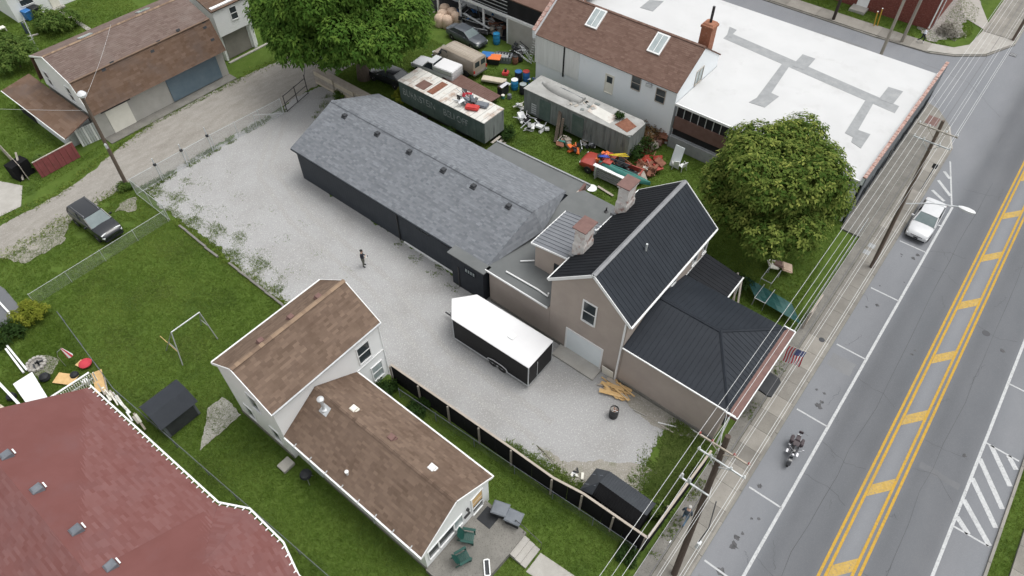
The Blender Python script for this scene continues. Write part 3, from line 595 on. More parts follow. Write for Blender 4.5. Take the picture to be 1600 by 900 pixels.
# side porch
MB().box(30.62, 33.5, 7.3, 9.89, 0, 3.0).build('porch_wall', 'tan_stucco', T)
pl = [(30.55, 6.95, 3.05), (33.75, 6.95, 3.05), (33.75, 9.88, 3.55), (30.55, 9.88, 3.55)]
rf = slab(pl, .08, 'roof', 'metal_roof', T); panels(pl, .33, 'metal_roof', rf)
bar(T, (30.5, 6.9, 3.02), (33.8, 6.9, 3.02), 'trim', 'gutter', .08, .1); bar(T, (30.6, 9.9, 3.62), (33.8, 9.9, 3.62), 'trim', 'edge_trim', .05, .12)
for xx in (31.1, 33.6): MB().box(xx, xx + .1, 6.95, 7.05, 0, 2.95).build('porch_post', 'trim', T)
for q in ((34.1, 6.6), (33.9, 6.2)): bar(T, (q[0] - 1.6, q[1] - .2, .1), (q[0] + .3, q[1] + .9, 2.6), 'wood_gray', 'leaning_beam', .12, .12)

# ---------------------------------------------------------------- white house, two storeys with a long addition
W = thing('white_house', 'white two storey house with long low addition and brown shingle roofs', 'house', (9, 17, 0), world=True)
gable_walls(W, 6.5, 14.35, 21.9, 26.9, 5.55, 7.3, 'x', 'white_siding')
for pl in gable_polys(6.5, 14.35, 21.9, 26.9, 5.55, 7.3, 'x', .2, .1): 
    rf = slab(pl, .1, 'roof', 'shingle_brown', W); shingles(pl, 'shingle_brown', rf)
ridge(W, (6.4, 24.4, 7.41), (14.45, 24.4, 7.41), 'ridge_cap', .3, .04)
PA = gable_polys(6.5, 14.35, 21.9, 26.9, 5.55, 7.3, 'x', .2, .1)[1]; nA = (V(PA[1]) - V(PA[0])).cross(V(PA[2]) - V(PA[0])).normalized()
for px, py in ((408, 534), (455, 497), (498, 465)): vent(W, onplane(px, py, PA[0], nA), 'brown_cap', .34, .18)
bar(W, (6.4, 21.66, 5.47), (14.45, 21.66, 5.47), 'galv', 'gutter', .1, .1); bar(W, (6.4, 27.14, 5.47), (14.45, 27.14, 5.47), 'trim', 'gutter', .1, .1)
for xx in (6.37, 14.48):
    bar(W, (xx, 21.7, 5.43), (xx, 24.4, 7.31), 'trim', 'bargeboard', .05, .16); bar(W, (xx, 27.1, 5.43), (xx, 24.4, 7.31), 'trim', 'bargeboard', .05, .16)
window(W, 'y', 21.9, -1, 12.5, 13.4, 3.15, 4.65, 'trim', 'glass', 1); window(W, 'y', 21.9, -1, 13.15, 13.95, .5, 1.9, 'trim', 'pale_glass', 1)
window(W, 'x', 6.5, -1, 23.5, 24.3, 3.5, 5.0, 'trim', 'glass', 0); window(W, 'x', 6.5, -1, 25.1, 25.8, .9, 2.2, 'trim', 'glass', 0); window(W, 'x', 6.5, -1, 22.6, 23.3, 1.0, 2.3, 'trim', 'glass', 0)
bar(W, (14.37, 21.87, .05), (14.37, 21.87, 5.4), 'trim', 'downpipe', .07, .07); bar(W, (12.1, 21.86, 2.75), (14.36, 21.86, 2.75), 'trim', 'band_board', .05, .1)
gable_walls(W, 6.75, 11.85, 11.15, 21.88, 2.85, 4.5, 'y', 'white_siding', None)
PB = gable_polys(6.75, 11.85, 11.15, 21.79, 2.85, 4.5, 'y', .25, .1)
for pl in PB: rf = slab(pl, .1, 'roof', 'shingle_brown', W); shingles(pl, 'shingle_brown', rf)
ridge(W, (9.3, 11.05, 4.6), (9.3, 21.8, 4.6), 'shingle_brown', .24, .03)
nl = (V(PB[0][1]) - V(PB[0][0])).cross(V(PB[0][2]) - V(PB[0][0])).normalized(); nr = (V(PB[1][1]) - V(PB[1][0])).cross(V(PB[1][2]) - V(PB[1][0])).normalized()
p = onplane(507, 640, PB[0][0], nl)
MB().lathe(p, [(.2, -.1), (.2, .06), (.09, .12), (.09, 1.0), (.2, 1.03), (.2, 1.15), (.05, 1.25)], 12).build('flue', 'galv', W, True)
MB().obox(p + V((0, -.05, .03)), (.55, .6, .03), 0, 0, -.57).build('flashing', 'galv', W)
for px, py, mt in ((553, 640, 'cream'), (612, 685, 'brown_cap'), (675, 732, 'trim')): vent(W, onplane(px, py, PB[1][0], nr), mt, .36, .18)
p = onplane(543, 741, PB[0][0], nl); MB().lathe(p, [(.07, -.1), (.07, .25), (.11, .26), (.11, .33), (.03, .38)], 10).build('vent_cap', 'trim', W, True)
bar(W, (6.45, 11.0, 2.72), (6.45, 21.8, 2.72), 'trim', 'gutter', .1, .1); bar(W, (12.15, 11.0, 2.72), (12.15, 21.8, 2.72), 'trim', 'gutter', .1, .1)
for k in range(8): bar(W, (6.38, 11.8 + k * 1.3, 2.79), (6.62, 11.8 + k * 1.3, 2.87), 'galv', 'gutter_strap', .05, .03)
for s_ in (-1, 1): bar(W, (9.3 + s_ * 2.8, 11.02, 2.72), (9.3, 11.02, 4.53), 'trim', 'bargeboard', .05, .15)
window(W, 'x', 6.75, -1, 17.5, 18.1, 1.2, 1.95, 'trim', 'glass', 0)
MB().box(6.7, 6.745, 19.6, 20.6, .1, 2.2).build('side_door', 'garage_white', W)
MB().tube([(6.7, 15.2, 2.7), (6.7, 15.2, .2)], .04).build('conduit', 'galv', W)
for a_, b_, gm in ((7.0, 7.7, 'glass'), (7.8, 8.9, 'glass'), (9.0, 9.6, 'pale_glass')): window(W, 'y', 11.15, -1, a_, b_, 1.2, 2.2, 'trim', gm, 0, 0, .05)
dr = window(W, 'y', 11.15, -1, 10.45, 11.25, .5, 2.5, 'trim', 'glass', 2, 0, .08, 'front_door'); MB().box(10.46, 11.24, 11.11, 11.138, 1.5, 2.48).build('door_panel', 'wood_new', dr)
MB().obox((10.05, 11.08, 2.05), (.14, .12, .22)).build('wall_lamp', 'black_metal', W); MB().box(9.75, 10.2, 11.05, 11.14, 1.35, 1.5).build('letter_box', 'black_metal', W)
MB().box(6.46, 14.39, 26.905, 26.94, 0, .35).build('foundation', 'dark_concrete', W); MB().box(6.45, 6.495, 21.9, 26.94, 0, .32).build('foundation', 'dark_concrete', W); MB().box(6.70, 6.745, 11.1, 19.5, 0, .22).build('foundation', 'dark_concrete', W); MB().box(11.86, 11.9, 11.2, 21.85, 0, .22).build('foundation', 'dark_concrete', W)
# porch, steps, rails
P_ = thing('porch_slab', 'raised grey concrete porch with three steps before the white house', 'porch', (9.5, 9.6, 0), world=True)
MB().prism([(6.6, 8.35), (10.05, 8.2), (11.55, 8.2), (11.55, 11.14), (6.6, 11.14)], 0, .48).build('porch_floor', 'dark_concrete', P_)
for k in range(3): MB().box(10.1, 11.4, 8.2 - .36 * (k + 1), 8.2 - .36 * k, 0, .36 - .12 * k).build('step', 'concrete', P_)
for xx in (11.46,): MB().tube([(xx, 8.3, .48), (xx, 8.3, 1.3), (xx, 7.1, .95), (xx, 7.1, 0)], .022).build('hand_rail', 'black_metal', P_)
MB().tube([(11.46, 8.9, .48), (11.46, 8.9, 1.3), (11.46, 8.3, 1.3)], .022).build('hand_rail', 'black_metal', P_)
tag(MB().box(10.4, 11.35, 9.9, 10.85, .481, .5).build('door_mat', 'black_plastic'), 'black rectangular mat in front of the white house door', 'mat')
# ---------------------------------------------------------------- red roofed building
Q = thing('red_roof_house', 'big house with dull red shingle roof in the lower left corner', 'house', (-4, 24, 0), world=True)
zE, zR_ = 4.2, 7.0; rx = -4.0
oc = [(1.2, 32.2), (1.75, 20.6), (2.4, 19.1), (2.35, 16.4), (1.8, 14.7), (1.4, 8)]
def redz(x): return zE + (zR_ - zE) * (1.6 - x) / (1.6 - rx)
MB().prism([(-9, 9), (1.1, 9), (1.1, 31.6), (-9, 33.4)], 0, 3.9).build('wall', 'cream', Q)
RF = [(1.2, 32.2, zE), (1.75, 20.6, zE), (1.9, 9, zE), (rx, 9, zR_), (rx, 33.2, zR_)]
for pl in ([(1.2, 32.2, zE), (1.6, 20.6, zE), (rx, 20.6, zR_), (rx, 33.0, zR_)], [(1.6, 20.6, zE), (1.8, 8, zE), (rx, 8, zR_), (rx, 20.6, zR_)]):
    rf = slab(pl, .1, 'roof', 'shingle_red', Q); shingles(pl, 'shingle_red', rf, .16, .45, .012)
pl = [(1.6, 20.55, zE + .02), (2.4, 19.1, zE + .0), (2.38, 16.4, zE + .0), (-.6, 18, zE + 1.1)]
for tri in ([pl[0], pl[1], pl[3]], [pl[1], pl[2], pl[3]], [pl[2], (1.75, 13.4, zE + .03), pl[3]]):
    rf = slab(tri, .05, 'roof', 'shingle_red', Q); shingles(tri, 'shingle_red', rf, .16, .45, .012)
pl = [(rx - 6, 8, 4.4), (rx - 6, 35, 4.4), (rx, 33.0, zR_ - .005), (rx, 8, zR_ - .005)][::-1]
pl = [(rx - 6, 35, 4.2), (rx - 6, 8, 4.2), (rx, 8, zR_ - .005), (rx, 33.0, zR_ - .005)]
rf = slab(pl, .1, 'roof', 'shingle_red', Q); shingles(pl, 'shingle_red', rf, .16, .45, .012)
rail = [(1.3, 32.3), (1.72, 20.6), (2.52, 19.1), (2.5, 16.4), (1.95, 14.6), (1.9, 8)]
for i in range(5):
    a, b_ = rail[i], rail[i + 1]; bar(Q, (*a, zE + .0), (*b_, zE + .0), 'trim', 'gutter', .09, .09); L_ = math.dist(a, b_); k = int(L_ / .42)
    for j in range(k):
        t = (j + .5) / k; xx, yy = a[0] + (b_[0] - a[0]) * t, a[1] + (b_[1] - a[1]) * t; MB().box(xx - .2, xx + .02, yy - .025, yy + .025, zE + .05, zE + .09).build('gutter_hanger', 'trim', Q)
nr = V((zR_ - zE, 0, 1.6 - rx)).normalized()
for px, py in ((10, 712), (58, 765), (119, 829), (173, 885)):
    p = onplane(px, py, (1.6, 0, zE), nr); vt = MB().loft([[p + V((a * k, b_ * k * .9, z + zo)) for a, b_ in ((-1, -1), (1, -1), (1, 1), (-1, 1))] for k, z, zo in ((.26, -.12, 0), (.24, .14, 0), (.15, .2, .02))]).build('roof_vent', 'bin_gray', Q)
    MB().obox(p + V((.34, .02, -.06)), (.07, .36, .03), 0, 0, .46).build('flashing', 'trim', vt)
# ---------------------------------------------------------------- barn across the alley
Bn = thing('barn', 'gambrel barn with brown shingle roof, blue sliding door across the alley', 'barn', (22, 63, 0), world=True)
MB().solid([(15.9, 59.5, 0), (15.9, 67.3, 0), (15.9, 67.3, 2.7), (15.9, 66.6, 5.4), (15.9, 63.4, 6.6), (15.9, 60.2, 5.4), (15.9, 59.5, 2.7)], (13.3, 0, 0)).build('wall', 'barn_gray', Bn)
MB().solid([(15.88, 59.6, 2.5), (15.88, 67.2, 2.5), (15.88, 66.5, 5.3), (15.88, 63.4, 6.5), (15.88, 60.3, 5.3)], (-.05, 0, 0)).build('gable_siding', 'white_siding', Bn)
xa, xb = 15.7, 29.4; prof = [(58.85, 2.75), (60.0, 5.55), (63.4, 6.72), (66.8, 5.55), (67.95, 2.75)]
for i in range(4):
    (ya_, za), (yb_, zb) = prof[i], prof[i + 1]
    pl = [(xa, ya_, za), (xb, ya_, za), (xb, yb_, zb), (xa, yb_, zb)] if i < 2 else [(xb, yb_, zb), (xa, yb_, zb), (xa, ya_, za), (xb, ya_, za)]
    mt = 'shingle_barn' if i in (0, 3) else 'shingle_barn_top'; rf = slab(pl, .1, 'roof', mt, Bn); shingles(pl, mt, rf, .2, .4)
bar(Bn, (xa, 60.0, 5.6), (xb, 60.0, 5.6), 'ridge_cap', 'break_cap', .2, .05); ridge(Bn, (xa, 63.4, 6.76), (xb, 63.4, 6.76), 'ridge_cap', .3, .03)
bar(Bn, (xa - .03, 58.85, 2.7), (xa - .03, 60.0, 5.5), 'trim', 'bargeboard', .05, .14); bar(Bn, (xa - .03, 60.0, 5.5), (xa - .03, 63.4, 6.66), 'trim', 'bargeboard', .05, .14); bar(Bn, (xa - .03, 66.8, 5.5), (xa - .03, 63.4, 6.66), 'trim', 'bargeboard', .05, .14)
PT = [(xa, 60.0, 5.55), (xb, 60.0, 5.55), (xb, 63.4, 6.72)]; nt_ = (V(PT[1]) - V(PT[0])).cross(V(PT[2]) - V(PT[0])).normalized()
for px, py in ((127, 97), (163, 46 + 50), (222, 70)): pass
for px, py in ((133, 57), (223, 17)):
    p = onplane(px, py, (15.7, 66.8, 5.55), V((0, 1.17, 3.4)).normalized()); MB().obox(p + V((0, 0, .06)), (1.2, .8, .06), 0, -.33).build('skylight', 'pale_glass', Bn)
for px, py in ((162, 109), (175, 98), (248, 65), (278, 47), (318, 34), (320, 43), (332, 62), (238, 80)):
    p = onplane(px, py, (15.7, 58.85, 2.75), V((0, -2.8, 1.15)).normalized()); MB().obox(p, (.36, .05, .22), 0, -.39).build('missing_shingle', 'dark_gray', Bn)
window(Bn, 'x', 15.83, -1, 65.2, 65.9, 3.0, 4.4, 'trim', 'glass', 1); window(Bn, 'x', 15.83, -1, 61.4, 62.1, 3.0, 4.4, 'trim', 'glass', 1)
MB().box(16.95, 19.05, 59.44, 59.498, .05, 2.25).build('garage_door', 'cream', Bn); bar(Bn, (16.6, 59.4, 2.38), (19.4, 59.4, 2.38), 'black_metal', 'door_track', .12, .1)
MB().box(23.0, 28.4, 59.38, 59.47, .15, 2.5).build('sliding_door', 'barn_blue', Bn); bar(Bn, (22.2, 59.35, 2.56), (29, 59.35, 2.56), 'galv', 'door_track', .1, .1)
MB().box(15.9, 29.2, 58.3, 59.49, 0, .07).build('apron', 'dark_concrete', Bn)
LT = thing('lean_to_shed', 'lean-to shed with rusty brown roof against the barn end', 'shed', (14.4, 64, 0), world=True)
MB().box(13.3, 15.8, 60.7, 69.2, 0, 1.85).build('wall', 'white_block', LT)
pl = [(12.9, 70.2, 2.05), (12.9, 58.9, 2.05), (15.6, 59.4, 2.6), (15.6, 69.9, 2.6)]
rf = slab(pl, .08, 'roof', 'rust_brown', LT); shingles(pl, 'shingle_barn', rf, .3, .9, .01)
bar(LT, (12.86, 70.2, 2.02), (12.86, 58.9, 2.02), 'trim', 'gutter', .06, .08); MB().box(13.6, 15.7, 60.55, 60.66, 0, 1.95).build('end_boards', 'galv', LT)
MB().box(13.22, 13.29, 66.4, 69.1, 0, 1.7).build('opening', 'dark_void', LT)  # panel coloured near-black for the shade within the opening
# ---------------------------------------------------------------- white garage next to the barn
Gg = thing('white_garage', 'white two storey garage with brown-grey door beside the barn', 'garage', (32.6, 64, 0), world=True)
gable_walls(Gg, 30.5, 34.5, 61.8, 69, 5.2, 6.6, 'x', 'white_siding'); 
MB().box(30.5, 34.5, 61.3, 61.8, 2.7, 5.6).build('upper_wall', 'white_siding', Gg)
MB().box(30.9, 33.7, 61.72, 61.79, .05, 2.6).build('garage_door', 'door_taupe', Gg); MB().box(33.9, 34.2, 61.5, 61.79, 0, 2.68).build('pillar', 'trim', Gg); MB().box(30.55, 30.75, 61.6, 61.79, 0, 2.68).build('pillar', 'trim', Gg)
window(Gg, 'y', 61.3, -1, 32.3, 33.0, 3.8, 5.0, 'trim', 'glass', 1)
for pl in gable_polys(30.5, 34.5, 61.3, 69, 5.4, 6.7, 'x', .2, .2): rf = slab(pl, .1, 'roof', 'shingle_barn', Gg); shingles(pl, 'shingle_barn', rf, .2, .4)
MB().box(30.4, 38, 61.0, 61.25, 0, .1).build('sill', 'concrete', Gg)
# ---------------------------------------------------------------- white cottage beyond the barn
Hc = thing('white_cottage', 'white cottage at the top left edge behind the barn garden', 'house', (24, 90, 0), world=True)
MB().box(20.9, 33, 85.6, 95, 0, 3.4).build('wall', 'white_siding', Hc); window(Hc, 'y', 85.6, -1, 22.0, 23.3, 1.4, 2.6, 'trim', 'glass', 1); MB().box(24.8, 25.7, 85.5, 85.59, .1, 2.1).build('door', 'cream', Hc)
for pl in gable_polys(20.9, 33, 85.6, 95, 3.4, 5.6, 'x', .3, .2): rf = slab(pl, .1, 'roof', 'shingle_gray', Hc); shingles(pl, 'shingle_gray', rf, .25, .5)
MB().box(24.6, 25.9, 84.9, 85.5, 0, .15).build('step', 'concrete', Hc)
# ---------------------------------------------------------------- white building with skylights and flat-roofed store
K = thing('white_workshop', 'white block building with brown shingle roof, two skylights and chimney', 'building', (50.5, 27, 0), world=True)
gable_walls(K, 46.9, 54.2, 20.05, 34.8, 5.4, 7.7, 'y', 'white_block')
PK = gable_polys(46.9, 54.2, 20.05, 34.72, 5.4, 7.7, 'y', .2, .06)
for pl in PK: rf = slab(pl, .1, 'roof', 'shingle_white_bldg', K); shingles(pl, 'shingle_white_bldg', rf, .17, .34)
ridge(K, (50.55, 20, 7.82), (50.55, 34.75, 7.82), 'shingle_white_bldg', .3, .03)
MB().box(46.83, 46.898, 29.9, 34.9, 2.5, 5.25).build('render_patch', 'old_white', K); MB().box(46.8, 46.83, 31.5, 31.66, 2.2, 5.2).build('wall_crack', 'dark_void', K)
nk = (V(PK[0][1]) - V(PK[0][0])).cross(V(PK[0][2]) - V(PK[0][0])).normalized(); uk = V((3.65, 0, 2.3)).normalized()
for pts in (((911, 38), (936, 13), (952, 20), (928, 47)), ((1010, 79), (1030, 51), (1050, 59), (1027, 87))):
    c = [onplane(*q, PK[0][0], nk) for q in pts]; c = sum(c, V()) / 4; m = MB()
    sk = MB(); A = uk * .95; Bv = V((0, .62, 0))
    sk.solid([c - A - Bv, c + A - Bv, c + A + Bv, c - A + Bv], nk * .14); sk = sk.build('skylight', 'trim', K)
    A2, B2 = uk * .82, V((0, .5, 0)); cc = c + nk * .145
    MB().poly([cc - A2 - B2, cc + A2 - B2, cc + A2 + B2, cc - A2 + B2]).build('pane', 'pale_glass', sk); MB().solid([cc - A2 - B2 * .05, cc + A2 - B2 * .05, cc + A2 + B2 * .05, cc - A2 + B2 * .05], nk * .03).build('glazing_bar', 'trim', sk)
for a_, b_, gm, nm in ((994, 130, 'glass', 'window'), (1032, 150, 'glass', 'window')):
    p = onplane(a_, b_, (46.9, 0, 0), V((1, 0, 0))); window(K, 'x', 46.9, -1, p.y - .42, p.y + .42, p.z - .6, p.z + .62, 'wood_gray', gm, 1, 0, .05)
p = onplane(952, 130, (46.9, 0, 0), V((1, 0, 0))); o = window(K, 'x', 46.9, -1, p.y - .4, p.y + .4, p.z - .95, p.z + .8, 'cream', 'cream', 0, 0, .06, 'door'); MB().box(46.86, 46.885, p.y - .28, p.y + .28, p.z + .05, p.z + .65).build('door_pane', 'glass', o)
window(K, 'y', 20.05, -1, 50.0, 51.2, 4.4, 5.7, 'wood_gray', 'pale_glass', 0, 1, .05)
p = onplane(1015, 132, (46.9, 0, 0), V((1, 0, 0))); MB().obox((46.75, p.y, p.z), (.25, .5, .25)).build('wall_lamp', 'galv', K)
MB().loft([[V((53.3 + a * w_, 21.2 + b_ * w_, z)) for a, b_ in ((-1, -1), (1, -1), (1, 1), (-1, 1))] for w_, z in ((.5, 4.2), (.5, 8.0), (.58, 8.05), (.58, 8.25), (.5, 8.3), (.42, 8.42))]).build('chimney', 'chimney_red', K)
MB().cyl((53.3, 21.2, 8.4), (53.3, 21.2, 9.8), .12, n=10).build('flue', 'black_metal', K)
MB().solid([(46.6, 34.81, 5.0), (54.4, 34.81, 5.0), (54.4, 34.81, 5.75), (50.55, 34.81, 8.15), (46.6, 34.81, 5.7)], (0, .28, 0)).build('parapet', 'white_block', K)
for k in range(9): t0, t1 = k / 9 + .006, (k + 1) / 9 - .006; bar(K, (46.55 + 4 * t0, 34.95, 5.74 + 2.46 * t0), (46.55 + 4 * t1, 34.95, 5.74 + 2.46 * t1), 'terracotta', 'coping_tile', .36, .09)
St = thing('flat_roof_store', 'long store with white membrane flat roof on the street corner', 'building', (57, 15, 0), world=True)
zf = 4.25
MB().prism([(47.1, 4.15), (66.9, 4.15), (65.3, 4.4), (65.3, 60), (54.3, 60), (54.3, 19.9), (47.1, 19.9)], .0, zf - .15).build('wall', 'white_block', St)
MB().prism([(46.9, 4.2), (65.4, 4.2), (65.4, 62), (54.22, 62), (54.22, 20.0), (46.9, 20.0)], zf - .12, zf).build('flat_roof', 'white_membrane', St)
def patch(pts, z): MB().prism([g(*q, zf) for q in pts], zf, z).build('roof_patch', 'gray_patch', St)
patch(((1130, 60), (1140, 51), (1405, 166), (1398, 177)), zf + .012)
patch(((1177, 160), (1224, 97), (1235, 101), (1191, 166)), zf + .02); patch(((1320, 208), (1357, 149), (1369, 154), (1334, 215)), zf + .02)
for pts in (((1237, 103), (1254, 85), (1274, 92), (1258, 110)), ((1373, 155), (1388, 136), (1411, 143), (1395, 163)), ((1135, 58), (1140, 42), (1151, 47), (1137, 62)), ((1170, 160), (1200, 143), (1217, 151), (1195, 168)), ((1330, 222), (1337, 202), (1360, 210), (1345, 232)), ((1000, 12), (1015, 0), (1037, 2), (1020, 18))): patch(pts, zf + .026)
MB().box(46.9, 67.1, 4.0, 4.2, zf - .3, zf + .35).build('parapet', 'white_block', St); MB().box(46.95, 67.0, 3.92, 3.998, 0, zf + .3).build('front_wall', 'bin_gray', St)
x = 46.9
while x < 67: MB().prism([(x, 3.93), (x + .4, 3.93), (x + .4, 4.2), (x, 4.2)], zf + .36, zf + .46 + R.gauss(0, .01)).build('coping_tile', 'terracotta', St); x += .45
bar(St, (46.86, 4.3, zf - .03), (46.86, 20, zf - .03), 'trim', 'roof_edge', .12, .2)
MB().box(46.98, 47.098, 13.4, 19.8, 1.2, 4.0).build('opening', 'dark_void', St)  # dark plate on the wall, inner shade of the garage opening as colour
MB().box(46.84, 46.96, 13.4, 19.8, 1.9, 3.1).build('fascia_panel', 'rust_brown', St)
for k in range(10): MB().box(46.9, 46.96, 13.6 + k * .68, 13.66 + k * .68, 3.1, 4.02).build('mullion', 'galv', St)
MB().box(46.7, 46.95, 13.2, 19.9, 0, 1.1).build('block_wall', 'gray_patch', St); MB().box(46.9, 47.09, 5.6, 7.4, 0, 2.9).build('roller_door', 'dark_gray', St)
MB().box(55.2, 55.8, 3.88, 3.915, .9, 2.5).build('shop_window', 'glass', St)
for k in range(6): window(St, 'y', 3.92, -1, 48.6 + k * 3, 50.4 + k * 3, .8, 2.6, 'dark_gray', 'glass', 0, 1, .06)
# ---------------------------------------------------------------- open shed at the back of the yard
O = thing('open_shed', 'open fronted shed with white beam and dark interior behind the grey sedan', 'shed', (55, 44, 0), world=True)
bx = 51.2
MB().box(55.5, 60, 35.2, 55, 0, 3.9).build('back_wall', 'dark_void', O)  # interior shade painted as a near-black back wall
MB().box(bx - .1, bx + .1, 35.2, 52, 2.75, 3.0).build('beam', 'trim', O)
for yy in (41.75, 45, 48.3, 51.6): MB().box(bx - .09, bx + .09, yy - .09, yy + .09, 0, 2.74).build('post', 'trim', O)
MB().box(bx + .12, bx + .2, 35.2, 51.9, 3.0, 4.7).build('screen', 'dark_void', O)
for k in range(4): bar(O, (bx, 41.8, 3.25 + k * .38), (bx, 51.9, 3.25 + k * .38), 'galv', 'screen_rail', .05, .05)
slab([(bx + .1, 52.2, 4.75), (bx + .1, 35.2, 4.75), (61, 35.2, 5.6), (61, 52.2, 5.6)], .12, 'roof', 'shingle_white_bldg', O)
MB().box(bx - .12, bx + .06, 35.2, 41.6, 0, 2.74).build('side_wall', 'barn_gray', O); MB().box(bx + .1, 55.4, 41.5, 55, .005, .03).build('floor', 'dark_void', O)  # floor coloured near-black to stand for the shade inside
MB().box(50.6, 51.1, 53.0, 58, 0, 1.9).build('side_fence', 'wood_gray', O)
# ---------------------------------------------------------------- brick building over the side street
Br = thing('brick_house', 'dark red brick house across the side street at the top right', 'house', (86, 14, 0), world=True)
MB().box(81.8, 95, 8.1, 40, 0, 7.5).build('wall', 'brick_red', Br)
m = MB(); 
z = .2; row = 0
while z < 3.4:
    y = 8.1 + (row % 2) * .22
    while y < 26:
        m.box(81.775 - R.random() * .012, 81.799, y, y + .4, z, z + .17); y += .44
    z += .2; row += 1
bk = m.build('brick_courses', 'brick_red', Br, fix=False); bk['kind'] = 'stuff'
MB().box(81.68, 81.77, 15.0, 16.2, .3, 2.5).build('door', 'trim', Br); MB().box(80.4, 81.78, 14.8, 16.5, 0, .3).build('step', 'concrete', Br)
MB().tube([(81.7, 8.25, 0), (81.7, 8.25, 7.4)], .07).build('downpipe', 'trim', Br); MB().tube([(82.6, 8.0, 0), (82.6, 8.0, 7.4)], .06).build('downpipe', 'trim', Br)
# ---------------------------------------------------------------- vegetation
rng = np.random.default_rng(11)
def inpoly(x, y, P):
    r = np.zeros(len(x), bool); n = len(P)
    for i in range(n):
        x0, y0 = P[i][0], P[i][1]; x1, y1 = P[(i + 1) % n][0], P[(i + 1) % n][1]
        c = ((y0 > y) != (y1 > y)); r ^= c & (x < (x1 - x0) * (y - y0) / (y1 - y0 + 1e-12) + x0)
    return r
EXC = [LOT, [(-40, 51.6), (13.6, 52.1), (14.3, 51), (33, 51.2), (60, 52.6), (60, 59.5), (36, 57.6), (29, 58.2), (20, 58.4), (9.6, 55.6), (-40, 57)],
       [(-6, 57.6), (6.9, 56.6), (8.2, 59), (4.6, 67), (-6, 67)], [(6.4, 21.8), (14.4, 21.8), (14.4, 27), (6.4, 27)], [(6.6, 8.2), (11.9, 8.2), (11.9, 22), (6.6, 22)], [(-12, 5), (2.3, 5), (1.6, 31.8), (-12, 34)],
       [(23.2, 2.2), (34, 2.2), (34, 21), (23.2, 21)], [(22.8, 20), (34.4, 20), (34.4, 41.6), (22.8, 41.6)], [(46.8, 3.8), (69, 3.8), (69, 60), (46.8, 60)], [(-50, -16), (120, -16), (120, -13.3), (-50, -13.3)], [(-50, -12.4), (160, -12.4), (160, 2.3), (-50, 2.3)],
       [(66, 2), (79.1, 2), (79.1, 60), (66, 60)], [(13, 59), (29.4, 59), (29.4, 70), (13, 70)], [(10.0, 7.0), (11.3, 7.0), (11.5, 4.6), (13.2, 2.5), (10.6, 2.5)], [(30, 61), (38, 61), (38, 69), (30, 69)], [(20.8, 85), (33, 85), (33, 96), (20.8, 96)], [g(-40, 420), g(8, 452), g(33, 482), g(22, 500), g(-40, 535)]]
def tufts(name, label, poly, dens, mat, h=(.05, .12), blades=4, wd=.02, spread=.05, clip=True, z=0., keep=None, lean=(.4, 1.1)):
    P = [(p[0], p[1]) for p in poly]; xs = [p[0] for p in P]; ys = [p[1] for p in P]
    n = int((max(xs) - min(xs)) * (max(ys) - min(ys)) * dens); x = rng.uniform(min(xs), max(xs), n); y = rng.uniform(min(ys), max(ys), n); k = inpoly(x, y, P)
    if clip:
        for e in EXC: k &= ~inpoly(x, y, e)
    if keep is not None: k &= keep(x, y)
    x, y = x[k], y[k]; n = len(x); tone = np.clip(.20 + .20 * np.sin(x * .9 + y * .3) * np.cos(y * .7 - x * .2) + .12 * np.sin(x * .37 - y * .21 + 1) + .10 * np.sin(x * 2.7) * np.sin(y * 3.1 + x) + rng.normal(0, .09, n), 0, 1)
    B = blades; cx = np.repeat(x, B) + rng.normal(0, spread, n * B); cy = np.repeat(y, B) + rng.normal(0, spread, n * B); a = rng.uniform(0, 2 * PI, n * B); hh = rng.uniform(*h, n * B); l = rng.uniform(*lean, n * B) * hh; b = rng.uniform(0, 2 * PI, n * B)
    v = np.empty((n * B, 3, 3)); v[:, 0] = np.stack([cx - np.cos(a) * wd, cy - np.sin(a) * wd, np.full(n * B, z)], 1); v[:, 1] = np.stack([cx + np.cos(a) * wd, cy + np.sin(a) * wd, np.full(n * B, z)], 1); v[:, 2] = np.stack([cx + np.cos(b) * l, cy + np.sin(b) * l, z + hh], 1)
    o = npmesh(name, v.reshape(-1, 3), np.arange(n * B * 3).reshape(-1, 3), mat, None, np.clip(np.repeat(tone, B) + rng.normal(0, .1, n * B), 0, 1)); tag(o, label, 'grass' if 'weed' not in name else 'weeds', None, 'stuff'); return o
tufts('lawn_grass', 'mown green grass of the lawn left of the white house', [(1.4, 9), (1.4, 33), (-8, 36), (3.5, 45.5), (13.6, 46.2), (13.7, 27), (14.2, 21), (14.9, 2.6), (6, 2.6)], 230, 'grass', (.03, .07), 4, .013, .05)
tufts('verge_grass', 'rough green grass around the parked car by the alley', [(3, 45.5), (13.6, 46), (13.6, 52), (3, 52.4)], 150, 'grass', (.04, .09), 4, .014, .05, keep=lambda x, y: np.sin(x * 2.1) + np.sin(y * 1.7 + x) > -1.7)
tufts('drive_grass', 'rough grass around the fire pit and left drive', [(-10, 34.5), (1.6, 32.2), (3, 45.4), (3, 52.4), (-10, 52)], 110, 'grass', (.04, .1), 4, .015)
tufts('garden_grass', 'long grass of the gardens beside the barn', [(-8, 56), (15, 58), (16, 60), (13, 60.8), (13, 70), (30, 72), (32, 85), (12, 90), (-8, 70)], 80, 'grass', (.04, .11), 4, .016)
tufts('yard_grass', 'grass of the cluttered yard behind the workshop', [(34.5, 19), (34, 9), (31, 7.5), (31, 2.5), (46.8, 4), (46.8, 20), (47, 35), (51, 38), (50, 52), (35.5, 51), (35, 42), (35, 20)], 120, 'grass', (.04, .1), 4, .014, .05, keep=None)
